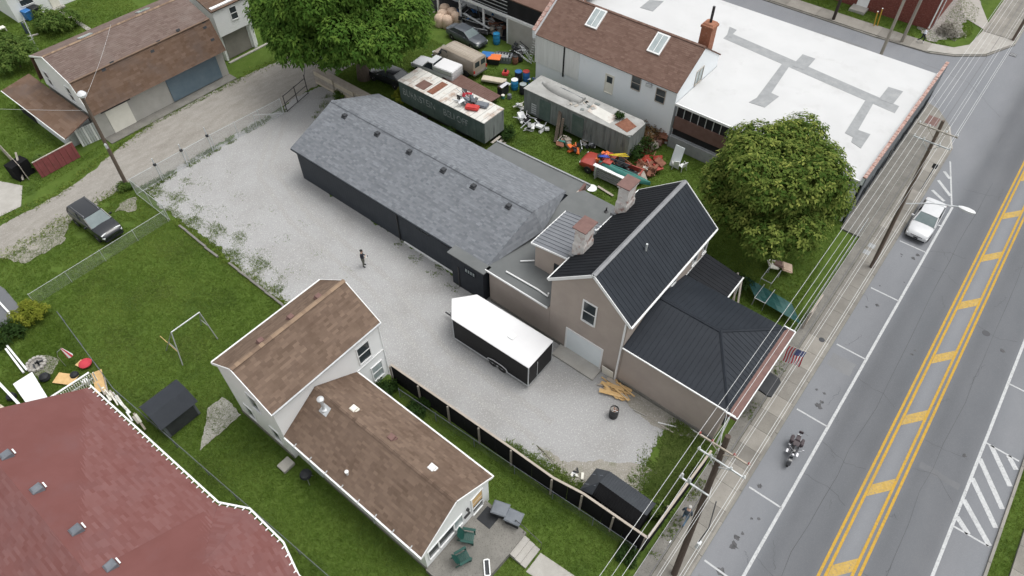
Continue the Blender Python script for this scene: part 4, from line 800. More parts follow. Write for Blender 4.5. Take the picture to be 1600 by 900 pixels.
tufts('corner_grass', 'grass plots around the brick house corner', [(79.1, 4.6), (81.7, 7.6), (81.7, 40), (79.1, 40)], 45, 'grass', (.06, .14), clip=False)
tufts('corner_grass', 'triangular grass plot beside the far street corner', [(80.3, 6.4), (83.2, 4.2), (90, 5.2), (92, 7.6), (86, 7.6)], 45, 'grass', (.06, .14), clip=False)
tufts('kerb_grass', 'narrow grass verge beside the right kerb', [(10, -13.35), (70, -13.35), (70, -12.42), (10, -12.42)], 160, 'grass', (.04, .1), 4, .014, clip=False)
tufts('weed_bed', 'tall weeds in the corner plot behind the black fence', [(16.6, 3), (19.4, 2.7), (23.2, 2.8), (23.2, 5.6), (22, 5.5), (19.6, 4.6), (18.4, 4.9)], 110, 'weed', (.06, .2), 5, .03, .1, clip=False, lean=(.8, 1.8))
tufts('weed_bed', 'yellow green weeds along the inside of the black fence', [(14.9, 13), (14.9, 6.9), (16, 6.9), (15.9, 9.5), (15.4, 12.6)], 110, 'weed', (.06, .2), 5, .03, .1, clip=False, lean=(.8, 1.8))
tufts('weed_patch', 'weeds spreading over the gravel near the alley fence', [(14, 50.4), (14, 33), (15.2, 33), (16.4, 40), (16.0, 46), (19, 50.3)], 170, 'weed', (.03, .11), 5, .02, .07, lean=(.6, 1.6), clip=False, keep=lambda x, y: (np.sin(x * 3.1 + y) + np.sin(y * 2.3 - x * 1.7) - (x - 14.2) * .7 + rng.normal(0, .9, len(x))) > .1)
tufts('weed_patch', 'sparse weeds scattered over the middle of the gravel lot', [(15, 49.6), (14.6, 30), (19, 30), (21, 38), (20, 49)], 26, 'weed', (.02, .06), 4, .02, .05, lean=(.6, 1.6), clip=False, keep=lambda x, y: (np.sin(x * 2.7 + y * .6) + np.sin(y * 1.9) + rng.normal(0, .7, len(x)) - (x - 16) * .3) > .5)
tufts('weed_line', 'weeds between the black barn shed and the corner plot', [(16.9, 3), (19.6, 3), (19.8, 5.5), (18, 5.6), (16.9, 4.6)], 70, 'weed', (.05, .16), 5, .028, .1, clip=False, lean=(.8, 1.8))
tufts('weed_line', 'weeds along the foot of the workshop wall', [(22.4, 30), (23.55, 30), (23.55, 24), (22.8, 21), (22.2, 21)], 16, 'weed', (.04, .14), 5, .03, .06, clip=False, keep=lambda x, y: np.sin(y * 3) > 0)
tufts('weed_line', 'weeds under the alley fence', [(14, 50.2), (29, 50.2), (29, 50.9), (14, 51.2)], 55, 'weed', (.05, .22), 5, .03, .08, clip=False, keep=lambda x, y: np.sin(x * 1.3) + np.sin(x * 3.1) > -.6)
tufts('weed_line', 'weeds at the gate corner behind the workshop', [(29.5, 47.5), (33.2, 49.5), (33.4, 43.5), (31, 44)], 22, 'weed', (.05, .2), 5, .03, .1, clip=False)
tufts('weed_line', 'weeds between pavement and black fence', [(15, 1.7), (23, 1.9), (23, 2.4), (15, 2.4)], 60, 'weed', (.05, .2), 5, .03, .06, clip=False, z=.11, keep=lambda x, y: np.sin(x * 2.3) > -.3)
tufts('weed_line', 'weeds on the strip in front of the tan house', [(24, 1.7), (33, 1.7), (33, 2.3), (24, 2.3)], 30, 'weed', (.04, .16), 5, .03, .06, clip=False, z=.11, keep=lambda x, y: np.sin(x * 1.7) > .1)
tufts('weed_line', 'grass strip down the middle of the alley edge by the barn', [(18, 58), (29.5, 57.6), (29.5, 58.2), (18, 58.7)], 45, 'weed', (.04, .14), 5, .03, .08, clip=False)
def edge_weeds(pts, label, dens=14, amp=.22, mat='grass'):
    "tufts creeping over a ragged edge"
    q = [V((p[0], p[1], 0)) for p in pts]; X, Y = [], []
    for i in range(len(q) - 1):
        n = int((q[i + 1] - q[i]).length * dens)
        for k in range(n): c = q[i].lerp(q[i + 1], R.random()); X.append(c.x + R.gauss(0, amp)); Y.append(c.y + R.gauss(0, amp))
    v = []; r = []
    for x, y in zip(X, Y):
        t = R.random()
        for k in range(5):
            a, b, h = R.uniform(0, 6.28), R.uniform(0, 6.28), R.uniform(.04, .12); cx, cy = x + R.gauss(0, .05), y + R.gauss(0, .05)
            v += [(cx - math.cos(a) * .025, cy - math.sin(a) * .025, .004), (cx + math.cos(a) * .025, cy + math.sin(a) * .025, .004), (cx + math.cos(b) * h * .8, cy + math.sin(b) * h * .8, h)]; r.append(t)
    v = np.array(v); tag(npmesh('edge_grass', v, np.arange(len(v)).reshape(-1, 3), mat, None, np.array(r)), label, 'grass', None, 'stuff')
edge_weeds([(-2, 51.7), (3, 52), (8, 52.3), (13.5, 52.2)], 'grass creeping into the alley by the parked car', 60, .4)
edge_weeds([(4, 56.4), (9.6, 55.7), (14, 57.2), (20, 58.3)], 'grass creeping into the alley below the red fence', 50, .3)
edge_weeds([(30, 58.2), (36, 57.7), (44, 58.5)], 'grass creeping into the alley by the white garage', 40, .4)
edge_weeds([(13.8, 45.5), (13.8, 32), (14.2, 27)], 'grass creeping over the concrete garden border', 70, .22)
edge_weeds([(16.3, 11.2), (15.6, 7.6), (17.8, 4.6), (19.5, 4.4), (19.4, 5.6), (22, 5.6)], 'weeds along the lower edge of the gravel', 22, .2, 'weed')
# loose stones on the gravel
n = 9000; q = np.stack([rng.uniform(13.9, 24, n), rng.uniform(5, 50.6, n)], 1); q = q[inpoly(q[:, 0], q[:, 1], LOT)]; n = len(q)
s = rng.uniform(.012, .04, n); a = rng.uniform(0, 6.28, n); oc = np.array([(1, 0, 0), (0, 1, 0), (-1, 0, 0), (0, -1, 0), (0, 0, .8)]); ca, sa = np.cos(a), np.sin(a)
vv = oc[None] * s[:, None, None]; vx = vv[..., 0] * ca[:, None] - vv[..., 1] * sa[:, None]; vy = vv[..., 0] * sa[:, None] + vv[..., 1] * ca[:, None] * .8
vv = np.stack([vx + q[:, :1], vy + q[:, 1:], vv[..., 2] + .006], 2).reshape(-1, 3); ff = (np.array([(0, 1, 4), (1, 2, 4), (2, 3, 4), (3, 0, 4)])[None] + 5 * np.arange(n)[:, None, None]).reshape(-1, 3)
tag(npmesh('gravel_stones', vv, ff, 'stone', lot, np.repeat(rng.random(n) ** 1.5, 4)), kind='stuff')
def crown(par, lobes, ncl, mat, leaf=.42, wd=.13, k=8, droop=.35, shell=.55, seed=1, name='crown', low=-9):
    r = np.random.default_rng(seed); L = np.array(lobes, float); vol = L[:, 3] * L[:, 4] * L[:, 5]; idx = r.choice(len(L), ncl, p=vol / vol.sum())
    d = r.normal(size=(ncl, 3)); d /= np.linalg.norm(d, axis=1)[:, None]; rad = shell + (1.03 - shell) * r.random(ncl) ** .6
    rad *= 1 + .10 * np.sin(d[:, 0] * 9 + idx) * np.sin(d[:, 1] * 8 + d[:, 2] * 7)
    p = L[idx, :3] + d * L[idx, 3:6] * rad[:, None]; kp = p[:, 2] > low; p, d, rad = p[kp], d[kp], rad[kp]; ncl = len(p)
    out = d * .6 + np.array([0, 0, .5]); out /= np.linalg.norm(out, axis=1)[:, None]
    t1 = np.cross(out, r.normal(size=(ncl, 3))); t1 /= np.linalg.norm(t1, axis=1)[:, None]; t2 = np.cross(out, t1); tone = np.clip(r.beta(1.2, 4.2, ncl) + .55 * (rad > .97) * r.random(ncl) ** 2 * (d[:, 2] > -.1), 0, 1)  # outer, upper clusters get a lighter tone: painted crown highlights
    N = ncl * k; ang = (np.tile(np.arange(k), ncl) * 2 * PI / k + r.normal(0, .3, N)); rp = lambda q: np.repeat(q, k, 0)
    dirs = rp(t1) * np.cos(ang)[:, None] + rp(t2) * np.sin(ang)[:, None] + rp(out) * r.uniform(-.1, .5, N)[:, None]; dirs[:, 2] -= droop * r.random(N); dirs /= np.linalg.norm(dirs, axis=1)[:, None]
    side = np.cross(dirs, rp(out)); side /= np.linalg.norm(side, axis=1)[:, None] + 1e-9; ln = leaf * r.uniform(.6, 1.25, N)[:, None]; b = rp(p) + r.normal(0, leaf * .25, (N, 3))
    v = np.stack([b, b + dirs * ln * .5 + side * wd * .5, b + dirs * ln - np.array([0, 0, 1]) * ln * .18, b + dirs * ln * .5 - side * wd * .5], 1).reshape(-1, 3)
    o = npmesh(name, v, np.arange(N * 4).reshape(-1, 4), mat, par, np.clip(np.repeat(tone, k) + r.normal(0, .06, N), 0, 1)); o['kind'] = 'stuff'; return o
def lobes_of(c, rx, ry, rz, n, sz, seed):
    r = random.Random(seed); out = [(c[0], c[1], c[2], rx * .62, ry * .62, rz * .62)]
    for i in range(n):
        a = 2 * PI * (i + r.random() * .6) / n * 2.618; e = r.uniform(-.55, .9); q = math.cos(e); k = r.uniform(.62, .82); s = sz * r.uniform(.75, 1.25)
        out.append((c[0] + math.cos(a) * q * rx * k, c[1] + math.sin(a) * q * ry * k, c[2] + math.sin(e) * rz * k, s, s, s * .85))
    return out
def trunk(par, base, top, r, limbs):
    b, t = V(base), V(top); MB().tube([b - V((0, 0, .1)), b.lerp(t, .15), b.lerp(t, .5) + V((.1, .06, 0)), t], [r * 1.5, r * 1.05, r * .9, r * .6], 10).build('trunk', 'bark', par, True)
    for i, q in enumerate(limbs):
        q = V(q); s = b.lerp(t, .55 + .4 * (i % 3) / 3); MB().tube([s, s.lerp(q, .45) + V((0, 0, .4)), q], [r * .45, r * .3, r * .08], 7).build('branch', 'bark', par, True)
def tree(name, label, base, c, rx, ry, rz, nl, sz, ncl, mat, tr, seed, leaf=.42, low=.4, cat='tree', k=8, wd=.13, droop=.35):
    t = thing(name, label, cat, base); b = V(base); lb = [(x - b.x, y - b.y, z - b.z, p, q, s) for x, y, z, p, q, s in lobes_of(c, rx, ry, rz, nl, sz, seed)]
    crown(t, lb, ncl, mat, leaf, wd, k, droop, seed=seed, low=low); trunk(t, (0, 0, 0), V(c) - b + V((0, 0, rz * .3)), tr, [(l[0] * .9, l[1] * .9, l[2]) for l in lb[1:9]]); return t
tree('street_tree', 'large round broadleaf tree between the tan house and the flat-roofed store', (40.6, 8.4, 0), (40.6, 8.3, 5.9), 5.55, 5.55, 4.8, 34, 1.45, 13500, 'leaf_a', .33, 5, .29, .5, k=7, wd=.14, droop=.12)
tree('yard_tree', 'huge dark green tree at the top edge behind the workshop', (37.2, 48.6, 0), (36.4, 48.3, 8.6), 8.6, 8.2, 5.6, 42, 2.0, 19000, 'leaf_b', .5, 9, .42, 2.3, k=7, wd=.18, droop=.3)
def bush(name, label, c, r, h, ncl, mat, seed, leaf=.22, lob=7):
    c = V(c); t = thing(name, label, 'bush', c); lb = lobes_of((0, 0, h * .5), r, r, h * .5, lob, r * .42, seed); crown(t, lb, ncl, mat, leaf, leaf * .4, 7, seed=seed, low=.02, shell=.4)
    MB().tube([(0, 0, 0), (.03, .02, h * .4), (0, 0, h * .7)], [.05, .035, .01], 6).build('stem', 'bark', t); return t
for nm, lb, px, py, r, h, n_, mt in (('shrub', 'yellow green shrub at the left end of the wire fence', 52, 497, 1.15, 1.5, 420, 'leaf_yellow'), ('bush', 'leafy green bush in the garden behind the barn roof', 92, 48, 2.3, 1.9, 620, 'leaf_bush'), ('bush', 'tall green bush at the barn gable end', 33, 105, 2.2, 2.6, 620, 'leaf_bush'),
        ('bush', 'green bush in the top left garden corner', 18, 85, 2.0, 2.2, 420, 'leaf_bush'), ('bush', 'light green sapling against the green storage trailer', 718, 200, 1.0, 2.6, 230, 'leaf_yellow'), ('bush', 'small leafy sapling at the far end of the green trailer', 625, 165, .7, 1.8, 130, 'leaf_yellow'),
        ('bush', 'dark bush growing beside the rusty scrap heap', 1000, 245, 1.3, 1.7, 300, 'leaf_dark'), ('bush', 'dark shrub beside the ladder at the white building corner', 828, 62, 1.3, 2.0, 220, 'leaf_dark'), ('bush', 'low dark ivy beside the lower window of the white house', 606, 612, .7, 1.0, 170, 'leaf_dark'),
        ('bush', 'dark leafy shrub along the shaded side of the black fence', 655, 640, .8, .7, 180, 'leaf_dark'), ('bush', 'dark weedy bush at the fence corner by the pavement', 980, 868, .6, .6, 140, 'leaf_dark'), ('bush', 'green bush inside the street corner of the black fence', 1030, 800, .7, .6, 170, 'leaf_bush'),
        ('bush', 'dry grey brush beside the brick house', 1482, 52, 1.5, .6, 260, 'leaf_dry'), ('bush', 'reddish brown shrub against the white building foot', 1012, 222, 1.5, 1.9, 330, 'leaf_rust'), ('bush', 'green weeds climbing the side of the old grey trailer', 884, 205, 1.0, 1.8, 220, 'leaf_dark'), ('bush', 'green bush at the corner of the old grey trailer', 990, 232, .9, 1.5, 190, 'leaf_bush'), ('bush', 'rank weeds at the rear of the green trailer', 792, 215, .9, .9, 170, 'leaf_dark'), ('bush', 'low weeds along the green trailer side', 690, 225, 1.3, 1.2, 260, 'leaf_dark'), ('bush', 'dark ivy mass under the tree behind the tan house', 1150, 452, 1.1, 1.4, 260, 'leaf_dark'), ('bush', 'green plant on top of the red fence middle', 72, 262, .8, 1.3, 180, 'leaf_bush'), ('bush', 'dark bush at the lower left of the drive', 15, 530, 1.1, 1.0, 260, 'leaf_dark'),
        ('bush', 'shrub at the foot of the alley lamp pole', 198, 295, .6, .6, 150, 'leaf_bush'), ('bush', 'low bush between the gravel lot and the retaining wall', 535, 150, .8, .5, 120, 'leaf_bush'), ('bush', 'small plant on the old grey trailer roof', 967, 185, .35, .7, 60, 'leaf_dark')):
    bush(nm, lb, g(px, py, 2.9 if 'trailer roof' in lb else 0), r, h, n_, mt, px + py, .3 if r > 1.5 else .2)
# ---------------------------------------------------------------- fences
def mesh_fence(name, label, pts, h, posts=2.6, rails=(1.,), mat='galv', pr=.03, sp=.08, tilt=0, wire=.0075, bottom=False):
    t = thing(name, label, 'fence', (*pts[0], 0), world=True)
    for i in range(len(pts) - 1):
        a, b = V((*pts[i], 0)), V((*pts[i + 1], 0)); L = (b - a).length; d = (b - a) / L; k = max(1, round(L / posts))
        for j in range(k + (i == len(pts) - 2)): p = a + d * L * j / k; MB().cyl(p, p + V((0, 0, h + .06)), pr, n=6).build('post', mat, t)
        for f in rails: MB().cyl(a + V((0, 0, h * f)), b + V((0, 0, h * f)), pr * .7, n=5).build('rail', mat, t)
        m = MB(); s = -h
        while s < L:
            for sg in (1, -1):
                u0, u1, z0, z1 = (s, s + h, 0, h) if sg == 1 else (s, s + h, h, 0)
                if u0 < 0: z0 += (z1 - z0) * (-u0) / h; u0 = 0
                if u1 > L: z1 -= (z1 - z0) * (u1 - L) / (u1 - u0); u1 = L
                p, q = a + d * u0 + V((0, 0, z0 + .03)), a + d * u1 + V((0, 0, z1 + .03)); m.add([p - d * wire, p + d * wire, q + d * wire, q - d * wire], [(0, 1, 2, 3)])
            s += sp
        o = m.build('wire_mesh', mat, t, fix=False); o['kind'] = 'stuff'
    return t
mesh_fence('chain_link_fence', 'tall chain link fence between the alley and the gravel lot', [(13.55, 45.8), (13.6, 50.6), (21.2, 50.5), (28.4, 50.1)], 1.6, 2.5, (1., .03))
mesh_fence('chain_link_fence', 'chain link fence across the lawn below the parked black car', [(2.6, 45.6), (13.4, 45.75)], 1.15, 2.9, (1.,), 'galv', .022, .12, wire=.0045)
mesh_fence('chain_link_fence', 'chain link fence between lawn and the red roofed house yard', [(3.1, 42.6), (2.2, 34), (2.6, 25), (3.2, 12)], 1.05, 2.8, (1.,), 'bin_gray', sp=.13)
mesh_fence('chain_link_fence', 'low wire fence standing along the black panel fence', [(13.5, 20), (14.0, 11), (14.5, 3)], 1.0, 2.6, (1.,), 'bin_gray', .022, .14, wire=.004)
mesh_fence('chain_link_fence', 'wire fence along the pavement beside the big tree', [(31.2, 2.42), (46.8, 2.5)], 1.5, 2.6, (1.,), sp=.1)
mesh_fence('chain_link_fence', 'wire fence in the garden of the white cottage', [(16.5, 80), (19.5, 78.5), (21, 83.5)], 1.2, 2.4, (1.,), sp=.16)
fa = thing('gate_frame', 'black tubular steel gate swung open beside the chain link fence', 'gate', (28.9, 50, 0), world=True)
ga, gb = V((28.75, 50.0, 0)), V((31.9, 50.75, 0))
for p in (ga, ga.lerp(gb, .5), gb): MB().cyl(p + V((0, 0, .05)), p + V((0, 0, 2.1 if p is gb else 1.8)), .04, n=6).build('upright', 'black_metal', fa)
for z in (.12, .95, 1.72): MB().cyl(ga + V((0, 0, z)), gb + V((0, 0, z)), .035, n=6).build('cross_bar', 'black_metal', fa)
tufts('clover_patch', 'pale clover patches in the big lawn', [(1.8, 22), (3.5, 45), (13.4, 45.8), (13.5, 28), (6, 28)], 60, 'weed', (.04, .09), 4, .022, .06, lean=(.6, 1.6), keep=lambda x, y: (np.sin(x * 1.3 + y * .7) + np.sin(y * 1.1 - x * .6) + np.sin(x * 2.9) * .5 + rng.normal(0, .5, len(x))) > .8)
tag(MB().tube([(31.9, 50.8, 1.75), (34.3, 53.4, 1.7)], .03).build('barrier_rail', 'black_metal'), 'thin dark rail from the gate towards the big tree', 'rail')
MBp = [(15.9, 50.55, 'leftmost'), (18.35, 50.5, 'middle'), (20.9, 50.5, 'tallest')]
for x, y, wd_ in MBp:
    t = thing('fence_post', f'{wd_} steel post with black ball on the alley fence line', 'post', (x, y - .12, 0)); MB().cyl((0, 0, 0), (0, 0, 2.3 if wd_ != 'tallest' else 2.6), .045, n=8).build('shaft', 'galv', t); MB().lathe((0, 0, 1.75), [(.03, -.14), (.13, -.08), (.14, .05), (.04, .14)], 10).build('ball', 'black_plastic', t, True); MB().lathe((0, 0, 2.3), [(.05, 0), (.07, .04), (.02, .1)], 8).build('cap', 'galv', t)
dg = thing('fence_gate', 'chain link gate with diagonal brace near the open black gate', 'gate', (26, 50.1, 0), world=True)
MB().tube([(25.4, 50.05, 1.5), (28.3, 49.98, .15)], .025).build('brace', 'galv', dg); MB().tube([(25.4, 50.05, .1), (25.4, 50.05, 1.55)], .03).build('upright', 'galv', dg); MB().tube([(28.35, 49.98, .1), (28.35, 49.98, 1.6)], .035).build('upright', 'galv', dg)
# black panel fence with timber cap
bf = thing('black_fence', 'black panel fence with pale timber cap around the gravel lot', 'fence', (14.5, 12, 0), world=True)
FP = [(14.1, 21.1), (14.25, 16.3), (14.4, 11.5), (14.45, 8.6), (14.75, 6.75), (14.88, 2.7), (21.5, 2.5)]
for i in range(len(FP) - 1):
    a, b = V((*FP[i], 0)), V((*FP[i + 1], 0)); bar(bf, a + V((0, 0, 2.0)), b + V((0, 0, 2.0)), 'wood_rail', 'cap_board', .13, .05)
    L = (b - a).length; d = (b - a) / L; nn = V((d.y, -d.x, 0)); k = max(1, round(L / 1.22))
    for j in range(k):
        p, q = a + d * (L * j / k + .012), a + d * (L * (j + 1) / k - .012); MB().solid([p + V((0, 0, .05)), q + V((0, 0, .05)), q + V((0, 0, 1.95)), p + V((0, 0, 1.95))], nn * .03).build('panel', 'fence_black', bf)
    k = max(1, round(L / 2.4)); out = -nn if i < 5 else nn
    for j in range(k): p = a + d * (L * j / k) + (V((-.12, 0, 0)) if i < 5 else V((0, .12, 0))); MB().obox(p + V((0, 0, .97)), (.1, .1, 1.94)).build('post', 'wood_pole_pale', bf)
# alley side fences
rfc = thing('red_fence', 'dull red corrugated fence by the alley below the lean-to', 'fence', (10, 60, 0), world=True)
a, b = g(50, 255, 1.6), g(112, 222, 1.6); a.z = b.z = 0; L = (b - a).length; d = (b - a) / L; k = 14
for j in range(k): p, q = a + d * L * (j + .02) / k, a + d * L * (j + .98) / k; MB().solid([p + V((0, 0, .03)), q + V((0, 0, .03)), q + V((0, 0, 1.6)), p + V((0, 0, 1.6))], V((d.y, -d.x, 0)) * (.03 + .03 * (j % 2))).build('panel', 'fence_red', rfc)
bar(rfc, a + V((0, 0, 1.63)), b + V((0, 0, 1.63)), 'wood_gray', 'cap_rail', .1, .05)
wg = thing('boarded_gate', 'weathered grey white boarded gate between red fence and barn', 'gate', (14, 59, 0), world=True); a, b = g(115, 205, 1.7), g(150, 190, 1.7); a.z = b.z = 0
for j in range(9): p, q = a.lerp(b, j / 9 + .01), a.lerp(b, (j + 1) / 9 - .01); MB().solid([p, q, q + V((0, 0, 1.75)), p + V((0, 0, 1.75))], (0, .04, 0)).build('board', 'galv' if j % 3 else 'old_white', wg)
dk = thing('dark_shelter', 'small dark wooden shelter with leaning post by the red fence', 'shelter', g(40, 275), world=True); c = g(40, 275)
MB().obox(c + V((0, .2, .7)), (1.5, 1.0, 1.4), .2).build('box', 'fence_black', dk); bar(dk, c + V((-.4, -.5, .1)), c + V((.5, .6, 1.9)), 'wood_gray', 'leaning_post', .12, .12)
bw = thing('brown_fence', 'brown board fence beside the pale concrete drive', 'fence', g(20, 250), world=True); a, b = g(-12, 215, 1.4), g(32, 262, 1.4); a.z = b.z = 0
for j in range(10): p, q = a.lerp(b, j / 10 + .01), a.lerp(b, (j + 1) / 10 - .01); MB().solid([p, q, q + V((0, 0, 1.5)), p + V((0, 0, 1.5))], (.04, .02, 0)).build('board', 'wood_gray' if j % 2 else 'wood_rail', bw)
rw = thing('retaining_wall', 'low weathered plank wall behind the workshop end', 'wall', (33.7, 46, 0), world=True)
for k in range(6):
    for j in range(4): y0 = 51.6 - j * 2.7; MB().box(33.6 - R.random() * .03 + j * .12, 33.85 + j * .12, y0 - 2.68, y0, k * .23, k * .23 + .222).build('plank', ['wood_gray', 'tile_beige', 'wood_rail'][R.randrange(3)], rw)
MB().box(33.55, 34.3, 40.9, 51.65, 1.39, 1.44).build('cap', 'wood_rail', rw)
# ---------------------------------------------------------------- poles, wires
def insul(par, p, mat='porcelain', s=1.): MB().lathe(p, [(.02 * s, 0), (.055 * s, .04), (.035 * s, .08), (.05 * s, .11), (.02 * s, .15)], 8).build('insulator', mat, par, True)
def pole(name, label, base, top, r, mat, arms=(), steps=False):
    base, top = V(base), V(top); t = thing(name, label, 'utility pole', base, world=True)
    MB().tube([base, base.lerp(top, .5), top], [r, r * .86, r * .7], 12).build('shaft', mat, t, True)
    for z, y0, y1, am, im in arms:
        p = base.lerp(top, (z - base.z) / (top.z - base.z)); A, B_ = V((p.x - r - .05, y0, z)), V((p.x - r - .05, y1, z)); bar(t, A, B_, am, 'cross_arm', .06, .08)
        for f in (.03, .3, .72, .97): insul(t, A.lerp(B_, f) + V((0, 0, .06)), im)
        for s in (.25, .75): bar(t, A.lerp(B_, s), V((p.x - r * .6, p.y, z - .7)), am, 'arm_brace', .04, .03)
    return t
n1p = pole('utility_pole', 'thick dark utility pole on the pavement at the fence corner', (14.9, .72, .1), (16.25, 1.55, 12.5), .175, 'wood_pole_dark', ((11.9, .25, 2.65, 'wood_rail', 'pottery_red'), (11.0, .15, 2.4, 'galv', 'porcelain')))
bar(n1p, (15.6, 1.1, 8.4), (15.6, 2.6, 8.4), 'galv', 'side_arm', .07, .07)
for yy in (2.1, 2.5): MB().lathe((15.6, yy, 8.45), [(.03, 0), (.08, .05), (.08, .28), (.03, .34)], 8).build('fuse_canister', 'galv', n1p, True)
MB().obox((15.25, .42, 4.2), (.22, .18, .6)).build('cable_box', 'galv', n1p); MB().tube([(15.2, .5, 3.9), (15.45, .4, 6), (15.8, .7, 8)], .03).build('riser_cable', 'cable_dark', n1p)
n2p = pole('utility_pole', 'utility pole with street lamp arm beside the white sedan', (43.6, .52, .1), (44.3, 1.3, 12.5), .145, 'wood_pole', ((11.9, .1, 2.5, 'wood_gray', 'dark_gray' and 'porcelain'), (11.0, .1, 2.4, 'galv', 'porcelain')))
MB().tube([(43.9, .7, 6.2), (44.3, -.6, 6.7), (44.8, -2.2, 6.95)], .04).build('lamp_arm', 'galv', n2p); MB().loft([[V((44.8 + a * w_, y_, 6.95 + b_ * w_ * .6)) for a, b_ in ((-1, -.5), (1, -.5), (1, .4), (0, 1), (-1, .4))] for w_, y_ in ((.06, -2.1), (.17, -2.35), (.21, -2.7), (.17, -3.05), (.05, -3.2))]).build('lamp_head', 'lamp_glass', n2p, True)
ap = pole('lamp_pole', 'wooden alley pole with round white lamp near the barn', (13.68, 52.2, 0), (13.85, 51.75, 9.0), .16, 'wood_pole')
MB().lathe((13.85, 51.5, 9.0), [(.05, -.2), (.3, -.1), (.34, .08), (.2, .26), (.04, .32)], 14).build('lamp_globe', 'lamp_glass', ap, True); MB().lathe((13.6, 51.6, 4.2), [(.04, 0), (.1, .05), (.1, .4), (.04, .5)], 8).build('meter_box', 'galv', ap)
pole('utility_pole', 'weathered leaning pole rising behind the flat roof edge', (68.4, 9.65, .1), (68.6, 9.9, 11), .16, 'wood_pole_pale'); pole('utility_pole', 'weathered pole on the far pavement beside the walking person', (77.3, 9.6, .1), (77.4, 9.7, 11), .17, 'wood_pole_pale')
pole('utility_pole', 'dark pole at the top edge beside the brick house lawn', (77.25, 17.0, .1), (77.3, 17.0, 10), .17, 'dark_pole'); pole('utility_pole', 'short dark pole at the extreme upper right pavement', (85.05, .55, .1), (85.4, .7, 6), .17, 'wood_pole')
def wire(label, pts, r, mat='cable', sag=.35, n=14):
    P = []
    for i in range(len(pts) - 1):
        a, b = V(pts[i]), V(pts[i + 1])
        for k in range(n + (i == len(pts) - 2)): t = k / n; P.append(a.lerp(b, t) - V((0, 0, 4 * sag * t * (1 - t))))
    tag(MB().tube(P, r, 5).build('power_line', mat, None, True), label, 'wire', 'wires along the street')
def run(y, z, dy=0): return [(-16, y, z), (16.05, y, z), (44.1, y + dy, z), (90, y + dy, z)]
for lb, y, z, r in (('upper inner power line strung over the tan house gutter', 2.6, 12.15, .010), ('upper inner second power line over the tan house eave', 1.95, 12.15, .010), ('upper middle power line over the pavement', .95, 12.15, .007), ('upper outer power line over the kerb', .3, 12.15, .010),
                    ('lower inner power line below the top cross arm', 2.33, 11.22, .009), ('lower middle thin line over the pavement centre', 1.68, 11.22, .006), ('lower outer power line just over the kerb', .2, 11.22, .009)): wire(lb, run(y, z), r)
wire('thin telephone line over the pavement slabs', [(-16, 1.0, 8), (15.4, 1.0, 8), (43.9, .9, 8), (90, .9, 8)], .01); wire('thick bundled telephone cable over the wire fence', [(-16, 1.4, 7.2), (15.3, 1.4, 7.2), (43.9, 1.5, 7.2), (90, 1.5, 7.2)], .018, 'cable_dark')
wire('slack cable from the dark pole down to the tan house wall', [(15.6, 1.0, 8.2), (23.3, 2.9, 4.0)], .012, 'cable', .2); wire('thin line crossing the gardens to the alley lamp pole', [(13.8, 51.7, 7.6), (2, 74, 5.4)], .009, 'cable', .3); wire('thin line from the alley pole to the barn roof', [(13.8, 51.7, 8.4), (22, 63.2, 7)], .008, 'cable', .2)
wire('guy wire between the two pale poles at the corner', [(68.6, 9.9, 9), (77.4, 9.7, 8.6)], .012, 'cable', .1)
# ---------------------------------------------------------------- vehicles (x forward)
def wheel(par, x, y, r, wd, s, rim='steel'):
    t = MB(); t.loft([[V((x + math.cos(a) * q, y + s * o, r + math.sin(a) * q)) for a in [2 * PI * i / 18 for i in range(18)]] for q, o in ((r * .62, 0), (r * .95, 0), (r, .03), (r, wd - .03), (r * .95, wd), (r * .62, wd))]); w_ = t.build('wheel', 'rubber', par, True)
    m = MB(); m.loft([[V((x + math.cos(a) * q, y + s * o, r + math.sin(a) * q)) for a in [2 * PI * i / 18 for i in range(18)]] for q, o in ((r * .62, wd * .5), (r * .62, wd - .01), (r * .5, wd - .04), (r * .15, wd + .005))]); m.build('rim', rim, w_, True)
def ring(x, hw, z0, z1, crown_=.03):
    h = z1 - z0; q = [(hw * .86, z0), (hw * .98, z0 + h * .15), (hw, z0 + h * .45), (hw * .985, z0 + h * .72), (hw * .93, z0 + h * .93), (hw * .78, z1), (hw * .4, z1 + crown_ * .8), (0, z1 + crown_)]
    return [V((x, y, z)) for y, z in q] + [V((x, -y, z)) for y, z in q[-2::-1]]
